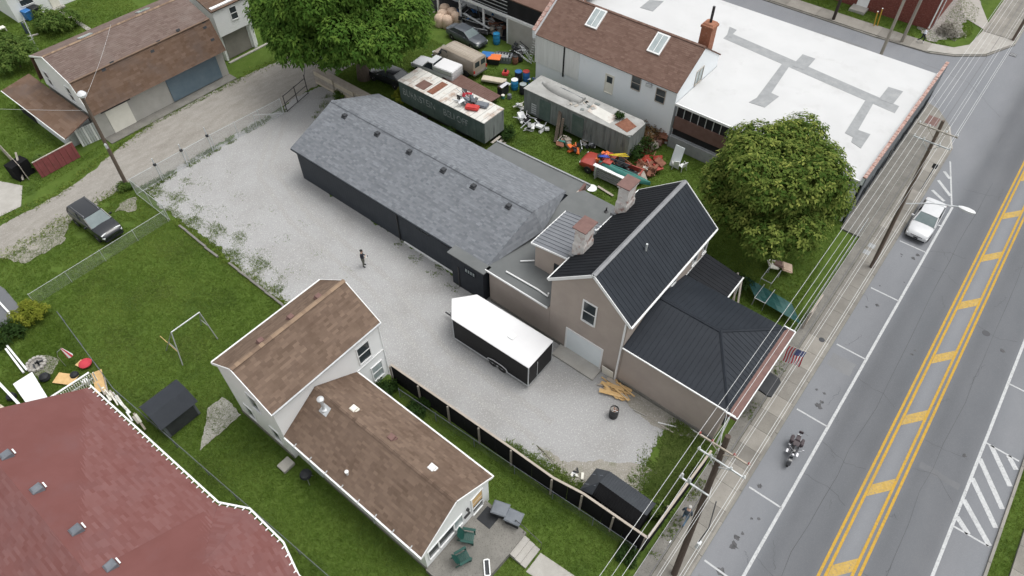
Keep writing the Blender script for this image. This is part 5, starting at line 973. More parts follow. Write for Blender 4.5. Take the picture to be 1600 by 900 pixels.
def car(name, label, loc, rz, L, W, H, mat, body, cab, wh, rw=.33, roofmat=None, cat='car', rim='steel', glass='glass'):
    """body: (x fraction, width fraction, z bottom, z top); cab: belt z, (rear base x, front base x), (rear roof x, front roof x), roof width fraction"""
    t = thing(name, label, cat, loc, rz); hw = W / 2
    MB().loft([ring(x * L, hw * k, a, b) for x, k, a, b in body]).build('body', mat, t, True)
    zb, (rb, fb), (rr, fr), rwf = cab; rb *= L; fb *= L; rr *= L; fr *= L; bw = hw * .93; tw = hw * rwf
    bz = lambda x: np.interp(x / L, [q[0] for q in body], [q[3] for q in body]) - .015
    B4 = [V((rb, bw * .94, zb)), V((fb, bw * .94, zb)), V((fb, -bw * .94, zb)), V((rb, -bw * .94, zb))]; T4 = [V((rr, tw, H - .05)), V((fr, tw, H - .05)), V((fr, -tw, H - .05)), V((rr, -tw, H - .05))]
    MB().add([B4[1], B4[2], T4[2], T4[1]], [(0, 1, 2, 3)]).build('windscreen', 'glass_sheen', t); MB().add([B4[0], B4[3], T4[3], T4[0]], [(0, 1, 2, 3)]).build('rear_window', glass, t)
    for i, j in ((0, 1), (3, 2)): MB().add([B4[i], B4[j], T4[j], T4[i]], [(0, 1, 2, 3)]).build('side_window', glass, t)
    m = MB(); xs = [rr - .03, rr + (fr - rr) * .08, (rr + fr) / 2, fr - (fr - rr) * .08, fr + .03]; m.loft([[V((x, y * tw * k, z)) for y, z in ((1, H - .07), (1.02, H - .045), (.8, H - .01 - d), (0, H + .012 - d), (-.8, H - .01 - d), (-1.02, H - .045), (-1, H - .07))] for x, k, d in zip(xs, (.93, 1, 1, 1, .93), (.035, .008, 0, .008, .035))]); m.build('roof', roofmat or mat, t, True)
    for i in range(4): MB().tube([B4[i], T4[i]], .045, 6).build('pillar', mat, t)
    for s in (1, -1):
        xm = (rb + fb) / 2 + .1; MB().tube([V((xm, s * bw * .95, zb)), V(((rr + fr) / 2, s * tw * 1.01, H - .06))], .04, 6).build('pillar', 'black_plastic', t)
        MB().tube([V((rb, s * bw * .97, zb - .01)), V((fb, s * bw * .97, zb - .01))], .018, 5).build('window_trim', 'chrome', t)
        MB().obox((fb - .45, s * (hw + .1), zb + .04), (.14, .2, .13)).build('mirror', mat, t, bevel=.02)
        f = body[-2]; MB().obox((f[0] * L - .08, s * hw * f[1] * .8, f[3] - .13), (.22, .34, .13), -s * .35).build('headlight', 'light_clear', t, bevel=.02)
        r_ = body[1]; MB().obox((r_[0] * L + .03, s * hw * r_[1] * .8, r_[3] - .2), (.12, .3, .16), s * .2).build('taillight', 'light_red', t, bevel=.02)
        for x in wh: wheel(t, x * L, s * (hw - .2), rw, .21, s, rim)
    MB().obox((L / 2 - .06, 0, .36), (.16, W * .78, .14)).build('front_bumper', 'black_plastic', t, bevel=.03); MB().obox((-L / 2 + .06, 0, .42), (.16, W * .78, .14)).build('rear_bumper', mat, t, bevel=.03)
    MB().obox((L / 2 + .02, 0, .5), (.02, .32, .12)).build('licence_plate', 'black_plastic', t); MB().obox((L / 2 - .05, 0, .62), (.1, W * .5, .1)).build('grille', 'chrome', t, bevel=.02)
    return t
SED = [(-.5, .80, .40, .80), (-.485, .9, .28, .98), (-.40, .96, .22, 1.03), (-.25, 1, .2, 1.0), (.18, 1, .2, .97), (.30, .985, .2, .93), (.42, .93, .22, .84), (.48, .84, .25, .72), (.5, .7, .33, .6)]
SUVB = [(-.5, .84, .5, 1.0), (-.485, .93, .35, 1.12), (-.38, .98, .3, 1.13), (.2, 1, .28, 1.08), (.32, .98, .28, 1.04), (.43, .93, .3, .94), (.485, .83, .33, .8), (.5, .7, .42, .66)]
car('parked_car', 'white sedan parked in a marked bay beside the kerb', (50.72, -1.02, .01), PI, 4.75, 1.8, 1.45, 'paint_white', SED, (.98, (-.40, .23), (-.25, .06), .74), (-.29, .31))
car('parked_car', 'black crossover parked on the grass beside the alley', (9.62, 49.45, .01), -PI / 2 + .04, 4.85, 1.9, 1.68, 'paint_black', SUVB, (1.08, (-.47, .24), (-.40, .07), .76), (-.29, .31), .37)
car('parked_car', 'dark grey sedan with sunroof parked by the open shed', (48.75, 45.3, .01), -PI / 2 - .05, 4.7, 1.8, 1.43, 'paint_slate', SED, (.98, (-.40, .23), (-.25, .06), .74), (-.29, .31))
car('parked_car', 'dark car half hidden beneath the big tree', (38.4, 46.2, .01), PI / 2 + .1, 4.6, 1.8, 1.45, 'paint_black', SED, (.98, (-.40, .23), (-.25, .06), .74), (-.29, .31))
VAN = [(-.5, .9, .45, 1.96), (-.49, .97, .38, 2.04), (-.2, 1, .36, 2.06), (.16, 1, .36, 2.06), (.22, .99, .36, 2.0), (.25, .985, .36, 1.9)]
vn = thing('cargo_van', 'old tan cargo van parked beside the green storage trailer', 'van', (44.65, 42.7, .01), PI / 2 - .02)
L, W_ = 5.7, 2.0
MB().loft([ring(x * L, W_ / 2 * k, a, b, .05) for x, k, a, b in VAN]).build('body', 'paint_tan', vn, True)
MB().loft([ring(x * L, W_ / 2 * k, a, b) for x, k, a, b in ((.2, .99, .36, 1.25), (.34, .98, .36, 1.2), (.42, .95, .36, 1.1), (.48, .92, .38, 1.0), (.5, .82, .45, .85))]).build('bonnet', 'paint_tan', vn, True)
MB().add([(.25 * L + .01, .9, 1.86), (.25 * L + .01, -.9, 1.86), (.345 * L, -.88, 1.22), (.345 * L, .88, 1.22)], [(0, 1, 2, 3)]).build('windscreen', 'glass', vn)
for s in (1, -1):
    MB().add([(.10 * L, s * 1.0, 1.3), (.33 * L, s * .95, 1.25), (.26 * L, s * .93, 1.82), (.12 * L, s * .965, 1.86)], [(0, 1, 2, 3)]).build('side_window', 'glass', vn); MB().add([(-.5 * L - .012, s * .1, 1.25), (-.5 * L - .012, s * .75, 1.25), (-.5 * L - .012, s * .72, 1.8), (-.5 * L - .012, s * .1, 1.8)], [(0, 1, 2, 3)]).build('rear_window', 'glass', vn)
    for x in (-.31, .33): wheel(vn, x * L, s * .8, .36, .22, s, 'chrome')
    MB().obox((.28 * L, s * 1.12, 1.3), (.12, .2, .2)).build('mirror', 'black_plastic', vn); MB().obox((-.5 * L, s * .88, .85), (.08, .14, .3)).build('taillight', 'light_red', vn); MB().obox((.495 * L, s * .7, .85), (.08, .3, .16)).build('headlight', 'light_clear', vn)
    for k in range(3): MB().obox((-.13 * L, s * (.2 + .22 * k), 2.1), (.6 * L, .03, .02)).build('roof_rib', 'tile_beige', vn)
MB().obox((-.51 * L, 0, .48), (.15, 1.9, .14)).build('rear_bumper', 'chrome', vn, bevel=.02); MB().obox((.51 * L, 0, .48), (.15, 1.9, .14)).build('front_bumper', 'chrome', vn, bevel=.02)
def pickup(label, loc, rz, mat, cover=None):
    t = thing('pickup_truck', label, 'pickup', loc, rz); L, W = 5.2, 1.85
    MB().loft([ring(x * L, W / 2 * k, a, b) for x, k, a, b in ((-.5, .95, .45, .98), (-.49, 1, .4, 1.0), (-.03, 1, .36, 1.0))]).build('bed_side', mat, t, True) if cover else None
    if not cover:
        for s in (1, -1): MB().box(-.5 * L, -.03 * L, s * .86 - .04, s * .86 + .04, .5, 1.05).build('bed_side', mat, t)
        MB().box(-.5 * L, -.03 * L, -.85, .85, .5, .58).build('bed_floor', 'dark_gray', t); MB().box(-.5 * L, -.48 * L, -.85, .85, .5, 1.02).build('tailgate', mat, t)
    MB().loft([ring(x * L, W / 2 * k, a, b) for x, k, a, b in ((-.06, 1, .38, 1.0), (.18, 1, .36, 1.0), (.3, .98, .36, .97), (.44, .95, .38, .92), (.49, .9, .42, .8), (.5, .8, .5, .7))]).build('cab_body', mat, t, True)
    b4 = [V((-.05 * L, .86, .98)), V((.2 * L, .86, .98)), V((.2 * L, -.86, .98)), V((-.05 * L, -.86, .98))]; t4 = [V((-.03 * L, .7, 1.55)), V((.09 * L, .7, 1.55)), V((.09 * L, -.7, 1.55)), V((-.03 * L, -.7, 1.55))]
    for i in range(4): MB().add([b4[i], b4[(i + 1) % 4], t4[(i + 1) % 4], t4[i]], [(0, 1, 2, 3)]).build('cab_window', 'glass', t); MB().tube([b4[i], t4[i]], .05).build('pillar', mat, t)
    MB().box(-.04 * L, .1 * L, -.73, .73, 1.55, 1.62).build('roof', mat, t, bevel=.03)
    if cover: MB().box(-.5 * L, -.06 * L, -.9, .9, 1.0, 1.5).build('bed_cap', cover, t, bevel=.06)
    for s in (1, -1):
        for x in (-.31, .32): wheel(t, x * L, s * .73, .35, .22, s)
        MB().obox((.485 * L, s * .68, .72), (.08, .26, .14)).build('headlight', 'light_clear', t)
    return t
p = g(683, 116); pickup('white pickup with white bed cap between van and green trailer', (p.x, p.y, .01), PI / 2 + .1, 'paint_white', 'roof_white')
p = g(950, 268); pt = pickup('rusty red pickup with junk piled on it behind the chimney', (p.x - .2, p.y - .3, .01), PI / 2 + .12, 'paint_red')
# enclosed trailer
E_ = thing('cargo_trailer', 'black enclosed cargo trailer with white roof beside the tan house', 'trailer', (20.35, 17.3, 0), PI / 2 + .02)
fp = [(-3.25, -1.27), (3.0, -1.27), (4.1, 0), (3.0, 1.27), (-3.25, 1.27)]
MB().prism(fp, .38, 2.4).build('body', 'paint_trailer', E_); fp2 = [(-3.3, -1.32), (3.05, -1.32), (4.17, 0), (3.05, 1.32), (-3.3, 1.32)]
MB().prism(fp2, 2.4, 2.47).build('roof', 'roof_white', E_, bevel=.02); MB().box(-1.2, -.75, -.2, .25, 2.475, 2.55).build('roof_vent', 'trim', E_, bevel=.02)
MB().box(-3.29, 3.0, -1.3, 1.3, .3, .385).build('floor_trim', 'galv', E_)
for q in fp: MB().obox((q[0] * 1.004, q[1] * 1.006, 1.39), (.06, .06, 2.02)).build('corner_trim', 'galv', E_)
for s in (1, -1):
    for x in (-1.15, -.35): wheel(E_, x, s * 1.1, .34, .2, s)
    MB().tube([(-1.65, s * 1.33, .4), (-1.5, s * 1.33, .68), (-1.15, s * 1.33, .8), (-.35, s * 1.33, .8), (0, s * 1.33, .68), (.15, s * 1.33, .4)], .035).build('fender', 'galv', E_)
MB().tube([(3.6, 0, .35), (4.9, 0, .4)], .06).build('drawbar', 'black_metal', E_); MB().tube([(4.4, 0, .1), (4.4, 0, .85)], .04).build('jack', 'galv', E_); MB().box(-3.31, -3.255, -1.2, 1.2, .45, 2.3).build('rear_door', 'paint_trailer', E_); MB().tube([(-3.33, .4, .6), (-3.33, .4, 2.1)], .02).build('latch_rod', 'galv', E_)
# storage trailers
def text_mesh(txt, size, mat, par, M, name='lettering', ext=.004, shear=0):
    cu = bpy.data.curves.new('t', 'FONT'); cu.body = txt; cu.size = size; cu.shear = shear; cu.extrude = ext; tmp = bpy.data.objects.new('t', cu); COL.objects.link(tmp)
    me = bpy.data.meshes.new_from_object(tmp.evaluated_get(bpy.context.evaluated_depsgraph_get())); bpy.data.objects.remove(tmp); me.materials.clear(); me.materials.append(MAT[mat]); me.transform(M); o = bpy.data.objects.new(name, me); COL.objects.link(o); o.parent = par; return o
C1 = thing('storage_trailer', 'green painted storage trailer with faded white lettering behind the workshop', 'trailer', (36.0, 32, 0))
MB().box(0, 2.65, 0, 10.2, .75, 2.88).build('body', 'green_paint', C1); MB().box(-.04, 2.69, -.04, 10.24, 2.882, 2.94).build('roof', 'weathered_roof', C1)
for k in range(16): MB().box(-.02, 2.67, .3 + k * .62, .33 + k * .62, 2.941, 2.96).build('roof_seam', 'gray_roof_old', C1); MB().box(-.025, -.002, .3 + k * .62, .35 + k * .62, .8, 2.86).build('side_rib', 'green_paint', C1)
MB().box(.05, 2.6, -.05, -.003, .8, 2.85).build('rear_door', 'trailer_gray', C1); MB().box(.2, 2.4, 2.2, 8.5, .35, .74).build('chassis', 'black_metal', C1); MB().box(.3, 2.3, 6.2, 6.9, 2.945, 2.99).build('roof_hatch', 'rust', C1); MB().box(.3, 1.5, 7.3, 8.4, 2.945, 2.97).build('rust_patch', 'rust_brown', C1)
for y in (7.4, 8.5):
    for x in (.15, 2.2): MB().cyl((x, y, .45), (x + .3, y, .45), .44, n=16).build('wheel', 'rubber', C1)
pm('faded_white', (.34, .38, .365), (.46, .49, .48), 5, .8, big=((.12, .16, .145), 2.5, .46, .6))
for tx_, y_ in (('BURNSTEIN', 9.75), ('BELLOFF', 4.75)): text_mesh(tx_, .95, 'faded_white', C1, Matrix.Translation((-.032, y_, 1.7)) @ Matrix.Rotation(-PI / 2, 4, 'Z') @ Matrix.Rotation(PI / 2, 4, 'X') @ Matrix.Scale(.82, 4, (1, 0, 0)))
for k in range(3): MB().box(.7, 1.9, -.9 + k * .28, -.66 + k * .28, .12 + k * .2, .17 + k * .2).build('step', 'wood_gray', C1)
C2 = thing('old_trailer', 'old grey streaked trailer with battered roof along the white building', 'trailer', (42.3, 21.4, 0))
MB().box(0, 2.55, 0, 11.2, .45, 2.8).build('body', 'trailer_gray', C2); MB().prism([(-.05, .3), (.3, -.05), (2.3, -.05), (2.6, .3), (2.6, 11.25), (-.05, 11.25)], 2.802, 2.88).build('roof', 'gray_roof_old', C2)
for k in range(30):
    if k % 7 != 3: MB().box(-.02, -.002, .4 + k * .36, .44 + k * .36, .5, 2.76).build('side_rib', 'trailer_gray', C2)
for y in (4.6, 8.2): MB().box(-.05, -.003, y, y + 1.2, .55, 2.55).build('side_door', 'green_paint', C2)
for k in range(5): MB().box(-.06, -.003, 9.75, 10.3, .7 + k * .22, .8 + k * .22).build('louvre', 'galv', C2)
for y in (1.4, 9.6):
    for x in (.05, 2.2): MB().cyl((x, y, .4), (x + .3, y, .4), .4, n=16).build('wheel', 'rubber', C2)
MB().prism([(.3, .5), (1.5, .3), (2.0, 1.6), (.6, 1.9)], 2.881, 2.91).build('red_patch', 'rust', C2); MB().prism([(.4, 2.3), (1.6, 2.2), (1.9, 5), (.7, 4.8)], 2.881, 2.9).build('pale_patch', 'weathered_roof', C2)
for _ in range(14): MB().obox((R.uniform(.4, 2.2), R.uniform(4.6, 7), 2.9), (R.uniform(.2, .6), R.uniform(.15, .4), .05), R.uniform(0, 3)).build('torn_sheet', R.choice(['gray_roof_old', 'trailer_gray', 'wood_gray']), C2)
bo = thing('rowing_boat', 'grey upturned boat lying on the old grey trailer roof', 'boat', (43.9, 29.4, 2.88), PI / 2)
MB().loft([[V((x, y * w_, z * h)) for y, z in ((1, 0), (.92, .5), (.55, .9), (0, 1), (-.55, .9), (-.92, .5), (-1, 0))] for x, w_, h in ((-2.1, .5, .32), (-1.2, .62, .4), (0, .66, .42), (1.1, .55, .4), (1.9, .28, .3), (2.4, .03, .12))]).build('hull', 'gray_roof_old', bo, True)
MB().tube([(-2.1, 0, .33), (0, 0, .44), (2.38, 0, .14)], .03).build('keel', 'bin_gray', bo)
# flatbed with brown deck
fb_ = thing('flatbed_trailer', 'flat trailer with brown deck between the van and green trailer', 'trailer', g(735, 145), PI / 2 - .06)
for k in range(9): MB().box(-3.1, 3.1, -.99 + k * .22, -.78 + k * .22, .55, .6).build('plank', 'rust_brown', fb_)
MB().box(-3.0, 3.0, -.8, .8, .4, .54).build('frame', 'black_metal', fb_)
for s in (1, -1): wheel(fb_, -.5, s * .8, .3, .2, s)
ut = thing('utility_trailer', 'black open utility trailer with raised rails in front of the open shed', 'trailer', g(745, 50), PI / 2 + .3)
MB().box(-1.6, 1.6, -.85, .85, .42, .5).build('deck', 'black_metal', ut)
for s in (1, -1): wheel(ut, 0, s * .86, .32, .18, s); MB().tube([(-1.6, s * .85, .5), (-1.6, s * .85, .95), (1.7, s * .85, .95), (1.7, s * .85, .5)], .03).build('side_rail', 'galv', ut)
bar(ut, (-1.6, .3, .9), (1.9, -.9, 1.3), 'galv', 'ramp', .25, .04)
# motorcycle
Mo = thing('motorcycle', 'black and chrome cruiser motorcycle parked at the kerb', 'motorcycle', g(1236, 709), math.radians(-172))
for x, r in ((.82, .33), (-.72, .33)):
    wh_ = MB().torus((x, 0, r), (0, 1, 0), r - .07, .07, 22, 8).build('wheel', 'rubber', Mo, True); MB().torus((x, 0, r), (0, 1, 0), r - .13, .02, 20, 5).build('rim', 'chrome', wh_, True)
    m = MB()
    for k in range(12): a = k * PI / 6; m.cyl((x, .03 * (-1) ** k, r), (x + math.cos(a) * (r - .13), 0, r + math.sin(a) * (r - .13)), .006, n=4)
    m.build('spokes', 'chrome', wh_); MB().cyl((x, -.08, r), (x, .08, r), .05, n=10).build('hub', 'chrome', wh_)
for s in (1, -1):
    MB().tube([(.84, s * .1, .33), (.42, s * .1, 1.0)], .028).build('fork', 'chrome', Mo); MB().tube([(.42, 0, 1.0), (.38, s * .2, 1.12), (.2, s * .42, 1.1), (.08, s * .45, 1.05)], .016).build('handlebar', 'chrome', Mo); MB().obox((.28, s * .4, 1.25), (.03, .12, .08)).build('mirror', 'chrome', Mo)
    MB().obox((-.62, s * .3, .6), (.5, .2, .34)).build('saddlebag', 'seat_leather', Mo, bevel=.05); MB().obox((.1, s * .3, .32), (.25, .12, .03)).build('footboard', 'chrome', Mo); MB().tube([(.05, s * .14, .5), (.2, s * .2, .35), (-.2, s * .24, .25), (-1.05, s * .24, .27)], .045).build('exhaust', 'chrome', Mo)
MB().loft([[V((x, y * w_, z0 + z * h)) for y, z in ((1, 0), (.9, .6), (.4, 1), (-.4, 1), (-.9, .6), (-1, 0))] for x, w_, z0, h in ((-.12, .1, .72, .14), (.05, .16, .7, .22), (.25, .17, .72, .24), (.4, .08, .78, .14))]).build('fuel_tank', 'paint_black', Mo, True)
MB().loft([[V((x, y * w_, z0 + z * .09)) for y, z in ((1, 0), (.9, .8), (0, .8), (-.9, .8), (-1, 0))] for x, w_, z0 in ((-.1, .1, .68), (-.3, .2, .64), (-.52, .2, .68), (-.58, .15, .76), (-.9, .12, .78))]).build('saddle', 'seat_leather', Mo, True)
MB().obox((.08, 0, .48), (.4, .26, .36)).build('engine', 'steel', Mo, bevel=.05); MB().tube([(-.5, 0, .42), (0, 0, .3), (.45, 0, .95)], .035).build('frame', 'black_metal', Mo)
for x, d in ((.82, 1), (-.72, -1)): MB().loft([[V((x + math.cos(a) * .38, y, .33 + math.sin(a) * .38)) for y in (-.1, 0, .1)] + [V((x + math.cos(a) * .365, y, .33 + math.sin(a) * .365)) for y in (.1, 0, -.1)] for a in [PI * (.15 + .1 * k) for k in range(8)]]).build('mudguard', 'paint_black', Mo, True)
MB().lathe((.55, 0, .82), [(.03, -.1), (.1, -.05), (.1, .05), (.04, .09)], 12).build('headlamp', 'chrome', Mo, True); MB().tube([(-.95, 0, .72), (-1.0, 0, 1.2)], .02).build('sissy_bar', 'chrome', Mo); MB().obox((-.98, 0, 1.1), (.08, .26, .22)).build('back_pad', 'seat_leather', Mo, bevel=.03)
MB().obox((-1.12, 0, .55), (.03, .2, .12)).build('licence_plate', 'trim', Mo); MB().tube([(.05, .15, .3), (.0, .35, 0)], .015).build('side_stand', 'chrome', Mo)
# ---------------------------------------------------------------- people
def person(label, loc, rz, J, mats, hair, h=1.76):
    """J: joint positions for a 1.76 m figure, x forward"""
    t = thing('person', label, 'person', loc, rz); s = h / 1.76
    nm = list(J); co = [V(J[k]) * s for k in nm]; ed = [(nm.index(a), nm.index(b)) for a, b in (('pelvis', 'waist'), ('waist', 'chest'), ('chest', 'neck'), ('neck', 'chin'), ('chin', 'head'), ('chest', 'lsh'), ('lsh', 'lel'), ('lel', 'lwr'), ('lwr', 'lpa'), ('chest', 'rsh'), ('rsh', 'rel'), ('rel', 'rwr'), ('rwr', 'rpa'), ('pelvis', 'lhip'), ('lhip', 'lkn'), ('lkn', 'lan'), ('lan', 'lto'), ('pelvis', 'rhip'), ('rhip', 'rkn'), ('rkn', 'ran'), ('ran', 'rto'))]
    rad = dict(pelvis=(.17, .13), waist=(.17, .14), chest=(.2, .15), neck=(.06, .06), chin=(.075, .085), head=(.085, .1), lsh=(.075,) * 2, rsh=(.075,) * 2, lel=(.052,) * 2, rel=(.052,) * 2, lwr=(.036,) * 2, rwr=(.036,) * 2, lpa=(.042, .025), rpa=(.042, .025), lhip=(.105,) * 2, rhip=(.105,) * 2, lkn=(.072,) * 2, rkn=(.072,) * 2, lan=(.05,) * 2, ran=(.05,) * 2, lto=(.05, .035), rto=(.05, .035)); rr = [rad[k] for k in nm]
    for sd, sg in (('l', 1), ('r', -1)):      # five fingers on each palm
        pa, wr = V(J[sd + 'pa']) * s, V(J[sd + 'wr']) * s; d = (pa - wr).normalized(); q = d.cross(V((0, 0, 1))); q = q.normalized() if q.length > .1 else V((0, 1, 0)); dn = V((0, 0, -.01))
        for k, ln in enumerate((.055, .075, .08, .075, .06)):
            o = q * (.018 * (k - 2)); a_ = len(co)
            if k == 0: b0, b1, b2 = wr.lerp(pa, .5), wr.lerp(pa, .6) - q * .05, wr.lerp(pa, 1.0) - q * .065
            else: b0, b1, b2 = pa, pa + d * ln * .5 + o, pa + d * ln + o * 1.1 + dn
            co += [b1, b2]; rr += [(.01, .01)] * 2; ed += [(nm.index(sd + 'pa' if k else sd + 'wr'), a_), (a_, a_ + 1)]
    me = bpy.data.meshes.new('body'); me.from_pydata(co, ed, []); o = bpy.data.objects.new('tmp', me); COL.objects.link(o)
    o.modifiers.new('s', 'SKIN').use_smooth_shade = True; o.modifiers.new('u', 'SUBSURF').levels = 2
    for i, r_ in enumerate(rr): me.skin_vertices[0].data[i].radius = (r_[0] * s, r_[1] * s)
    me.skin_vertices[0].data[0].use_root = True
    dg_ = bpy.context.evaluated_depsgraph_get(); bm_ = bpy.data.meshes.new_from_object(o.evaluated_get(dg_)); bpy.data.objects.remove(o)
    for m_ in mats: bm_.materials.append(MAT[m_])          # shirt, trousers, skin, shoes
    W0, A0 = V(J['waist']).z * s - .06, V(J['lan']).z * s
    bone = {k: V(J[k]) * s for k in J}
    for pg in bm_.polygons:
        c = pg.center; best = min(bone, key=lambda k: (bone[k] - c).length_squared)
        pg.material_index = 3 if best in ('lto', 'rto', 'lan', 'ran') and c.z < .16 * s else 2 if best in ('head', 'chin', 'lpa', 'rpa', 'neck') else 1 if best in ('lhip', 'rhip', 'lkn', 'rkn', 'lan', 'ran', 'pelvis') else 0
        pg.use_smooth = True
    ob = bpy.data.objects.new('body', bm_); COL.objects.link(ob); ob.parent = t
    hd = V(J['head']) * s; up = (hd - V(J['chin']) * s).normalized(); fx = V((up.z, 0, -up.x)).normalized()
    MB().loft([[hd + up * z + (fx * math.cos(a) * 1.1 + V((0, 1, 0)) * math.sin(a)) * r_ - fx * .02 for a in [2 * PI * i / 12 for i in range(12)]] for r_, z in ((.088, -.03), (.102, .02), (.096, .07), (.06, .105), (.01, .115))]).build('hair', hair, t, True)
    for sg in (1, -1): MB().lathe(hd + fx * .085 + V((0, sg * .033, -.03)), [(.004, -.012), (.013, 0), (.004, .012)], 8).build('eye', 'black_plastic', t); MB().obox(hd + V((0, sg * .095, -.04)), (.03, .02, .06)).build('ear', 'skin', t)
    MB().obox(hd + fx * .105 + V((0, 0, -.05)), (.035, .03, .045)).build('nose', 'skin', t); MB().obox(hd + fx * .095 + V((0, 0, -.1)), (.012, .05, .012)).build('mouth', 'brown_cap', t); return t
ST = dict(pelvis=(0, 0, .95), waist=(.01, 0, 1.1), chest=(.02, 0, 1.32), neck=(.03, 0, 1.48), chin=(.06, 0, 1.55), head=(.06, 0, 1.66), lsh=(.02, .19, 1.40), lel=(-.02, .24, 1.12), lwr=(.18, .14, 1.06), lpa=(.26, .1, 1.07), rsh=(.02, -.19, 1.40), rel=(-.02, -.24, 1.12), rwr=(.18, -.14, 1.06), rpa=(.26, -.1, 1.07), lhip=(0, .1, .9), lkn=(.03, .12, .5), lan=(-.02, .13, .09), lto=(.14, .15, .04), rhip=(0, -.1, .9), rkn=(.03, -.11, .5), ran=(-.02, -.12, .09), rto=(.14, -.14, .04))
p = g(569, 416); t = person('person in dark jacket holding a white controller on the open gravel', (p.x, p.y, 0), -.9, ST, ('jacket_dark', 'trouser_olive', 'skin', 'black_plastic'), 'hair_dark', 1.78)
rc = thing('drone_controller', 'small white controller held by the person on the gravel', 'controller', (p.x, p.y, 0), -.9); MB().obox((.36, 0, 1.1), (.11, .26, .03), 0, 0, -.3).build('shell', 'trim', rc, bevel=.01); MB().obox((.4, 0, 1.14), (.02, .16, .09), 0, 0, -.5).build('screen', 'glass', rc)
WK = dict(ST); WK.update(lel=(-.1, .24, 1.15), lwr=(.08, .25, .95), lpa=(.14, .25, .88), rel=(.12, -.24, 1.15), rwr=(.3, -.2, 1.12), rpa=(.38, -.19, 1.13), lkn=(.22, .1, .52), lan=(.16, .11, .1), lto=(.3, .12, .05), rkn=(-.05, -.1, .5), ran=(-.36, -.11, .14), rto=(-.26, -.12, .05), chest=(.08, 0, 1.32), neck=(.1, 0, 1.47), chin=(.14, 0, 1.54), head=(.15, 0, 1.65), lsh=(.07, .19, 1.4), rsh=(.07, -.19, 1.4))
p = g(1437, 68); person('person in pale top and dark trousers walking by the brick house', (p.x, p.y, .13), -PI / 2 - .2, WK, ('shirt_pale', 'jacket_dark', 'skin', 'trim'), 'hair_gray', 1.76)
SW = dict(WK); SW.update(lel=(.02, .27, 1.14), lwr=(.14, .26, .92), lpa=(.18, .25, .84), rel=(.0, -.27, 1.13), rwr=(.1, -.28, .88), rpa=(.13, -.28, .8))
p = g(1067, 815); person('person in slate top and blue jeans walking beside the thick pole', (p.x, p.y, .12), .1, SW, ('shirt_slate', 'jeans', 'skin', 'black_plastic'), 'hair_gray', 1.76)
# ---------------------------------------------------------------- lawn and yard things
def place(px, py, z=0): return g(px, py, z)
sw = thing('swing_frame', 'empty grey metal swing frame standing on the lawn', 'swing', (7.6, 33.9, 0), world=True)
for x0, x1 in ((6.15, 6.82), (8.9, 8.95)):
    for y in (34.9, 33.0): MB().cyl((x0, y, 0), (x1, 33.95, 2.15), .04, n=8).build('leg', 'steel', sw)
    MB().cyl((x0 * .55 + x1 * .45, 34.45, 1.0), (x0 * .55 + x1 * .45, 33.45, 1.0), .025, n=6).build('brace', 'steel', sw)
MB().cyl((6.82, 33.95, 2.15), (8.95, 33.95, 2.15), .045, n=8).build('top_bar', 'galv', sw); tag(MB().tube([g(250, 525, .9), g(278, 550, .4)], .02).build('garden_stake', 'wood_new'), 'thin yellow stake leaning at the swing frame foot', 'stake')
gs = thing('garden_shed', 'small black garden shed beside the red roofed house', 'shed', (3.5, 29.9, 0), world=True)
MB().solid([(2.55, 28.95, 0), (2.55, 30.95, 0), (2.55, 30.95, 1.6), (2.55, 30.35, 2.0), (2.55, 29.4, 1.82), (2.55, 28.95, 1.4)], (2.2, 0, 0)).build('wall', 'bin_gray', gs)
for a, b_ in (((31.12, 1.5), (30.5, 2.16)), ((30.5, 2.16), (29.55, 2.1)), ((29.55, 2.1), (28.7, 1.45))): slab([(2.4, a[0], a[1]), (4.95, a[0], a[1]), (4.95, b_[0], b_[1]), (2.4, b_[0], b_[1])], .05, 'roof', 'dark_gray' if a[0] > 31 else 'charcoal_plain', gs)
MB().box(2.7, 4.6, 28.9, 28.945, .1, 1.35).build('door', 'dark_gray', gs)
fg = thing('garden_flag', 'small red striped windsock on a curved garden pole', 'flag', g(103, 572), world=True); b0 = g(103, 572)
MB().tube([b0, b0 + V((0, 0, 1.1)), b0 + V((.15, -.05, 1.5)), b0 + V((.45, -.2, 1.7))], .02).build('pole', 'steel', fg); tp = b0 + V((.45, -.2, 1.7))
for k in range(8):
    a, b_ = 2 * PI * k / 8, 2 * PI * (k + 1) / 8; MB().add([tp + V((math.cos(a) * .06, math.sin(a) * .06, 0)), tp + V((math.cos(b_) * .06, math.sin(b_) * .06, 0)), tp + V((math.cos(b_) * .2 + .1, math.sin(b_) * .2 - .1, -.85)), tp + V((math.cos(a) * .2 + .1, math.sin(a) * .2 - .1, -.85))], [(0, 1, 2, 3)]).build('stripe', ('flag_red', 'flag_white')[k % 2], fg)
fpit = thing('fire_pit', 'round stone fire pit with ash left of the red roof', 'fire pit', g(58, 570))
for k in range(14): a = 2 * PI * k / 14; MB().obox((math.cos(a) * .55, math.sin(a) * .55, .1), (.2, .22, .22), a + .05 * k).build('stone', 'concrete', fpit, bevel=.03)
MB().cyl((0, 0, .01), (0, 0, .06), .5, n=16).build('ash_bed', 'ash', fpit)
for k in range(4): MB().obox((R.uniform(-.2, .2), R.uniform(-.2, .2), .12), (.5, .09, .09), R.uniform(0, 3)).build('charred_log', 'dark_gray', fpit)
sheet('dirt_patch', ragged([(g(px, py).x, g(px, py).y) for px, py in ((48, 560), (70, 555), (93, 562), (80, 585), (62, 590), (50, 580))], .3, .06), .012, 'dirt')
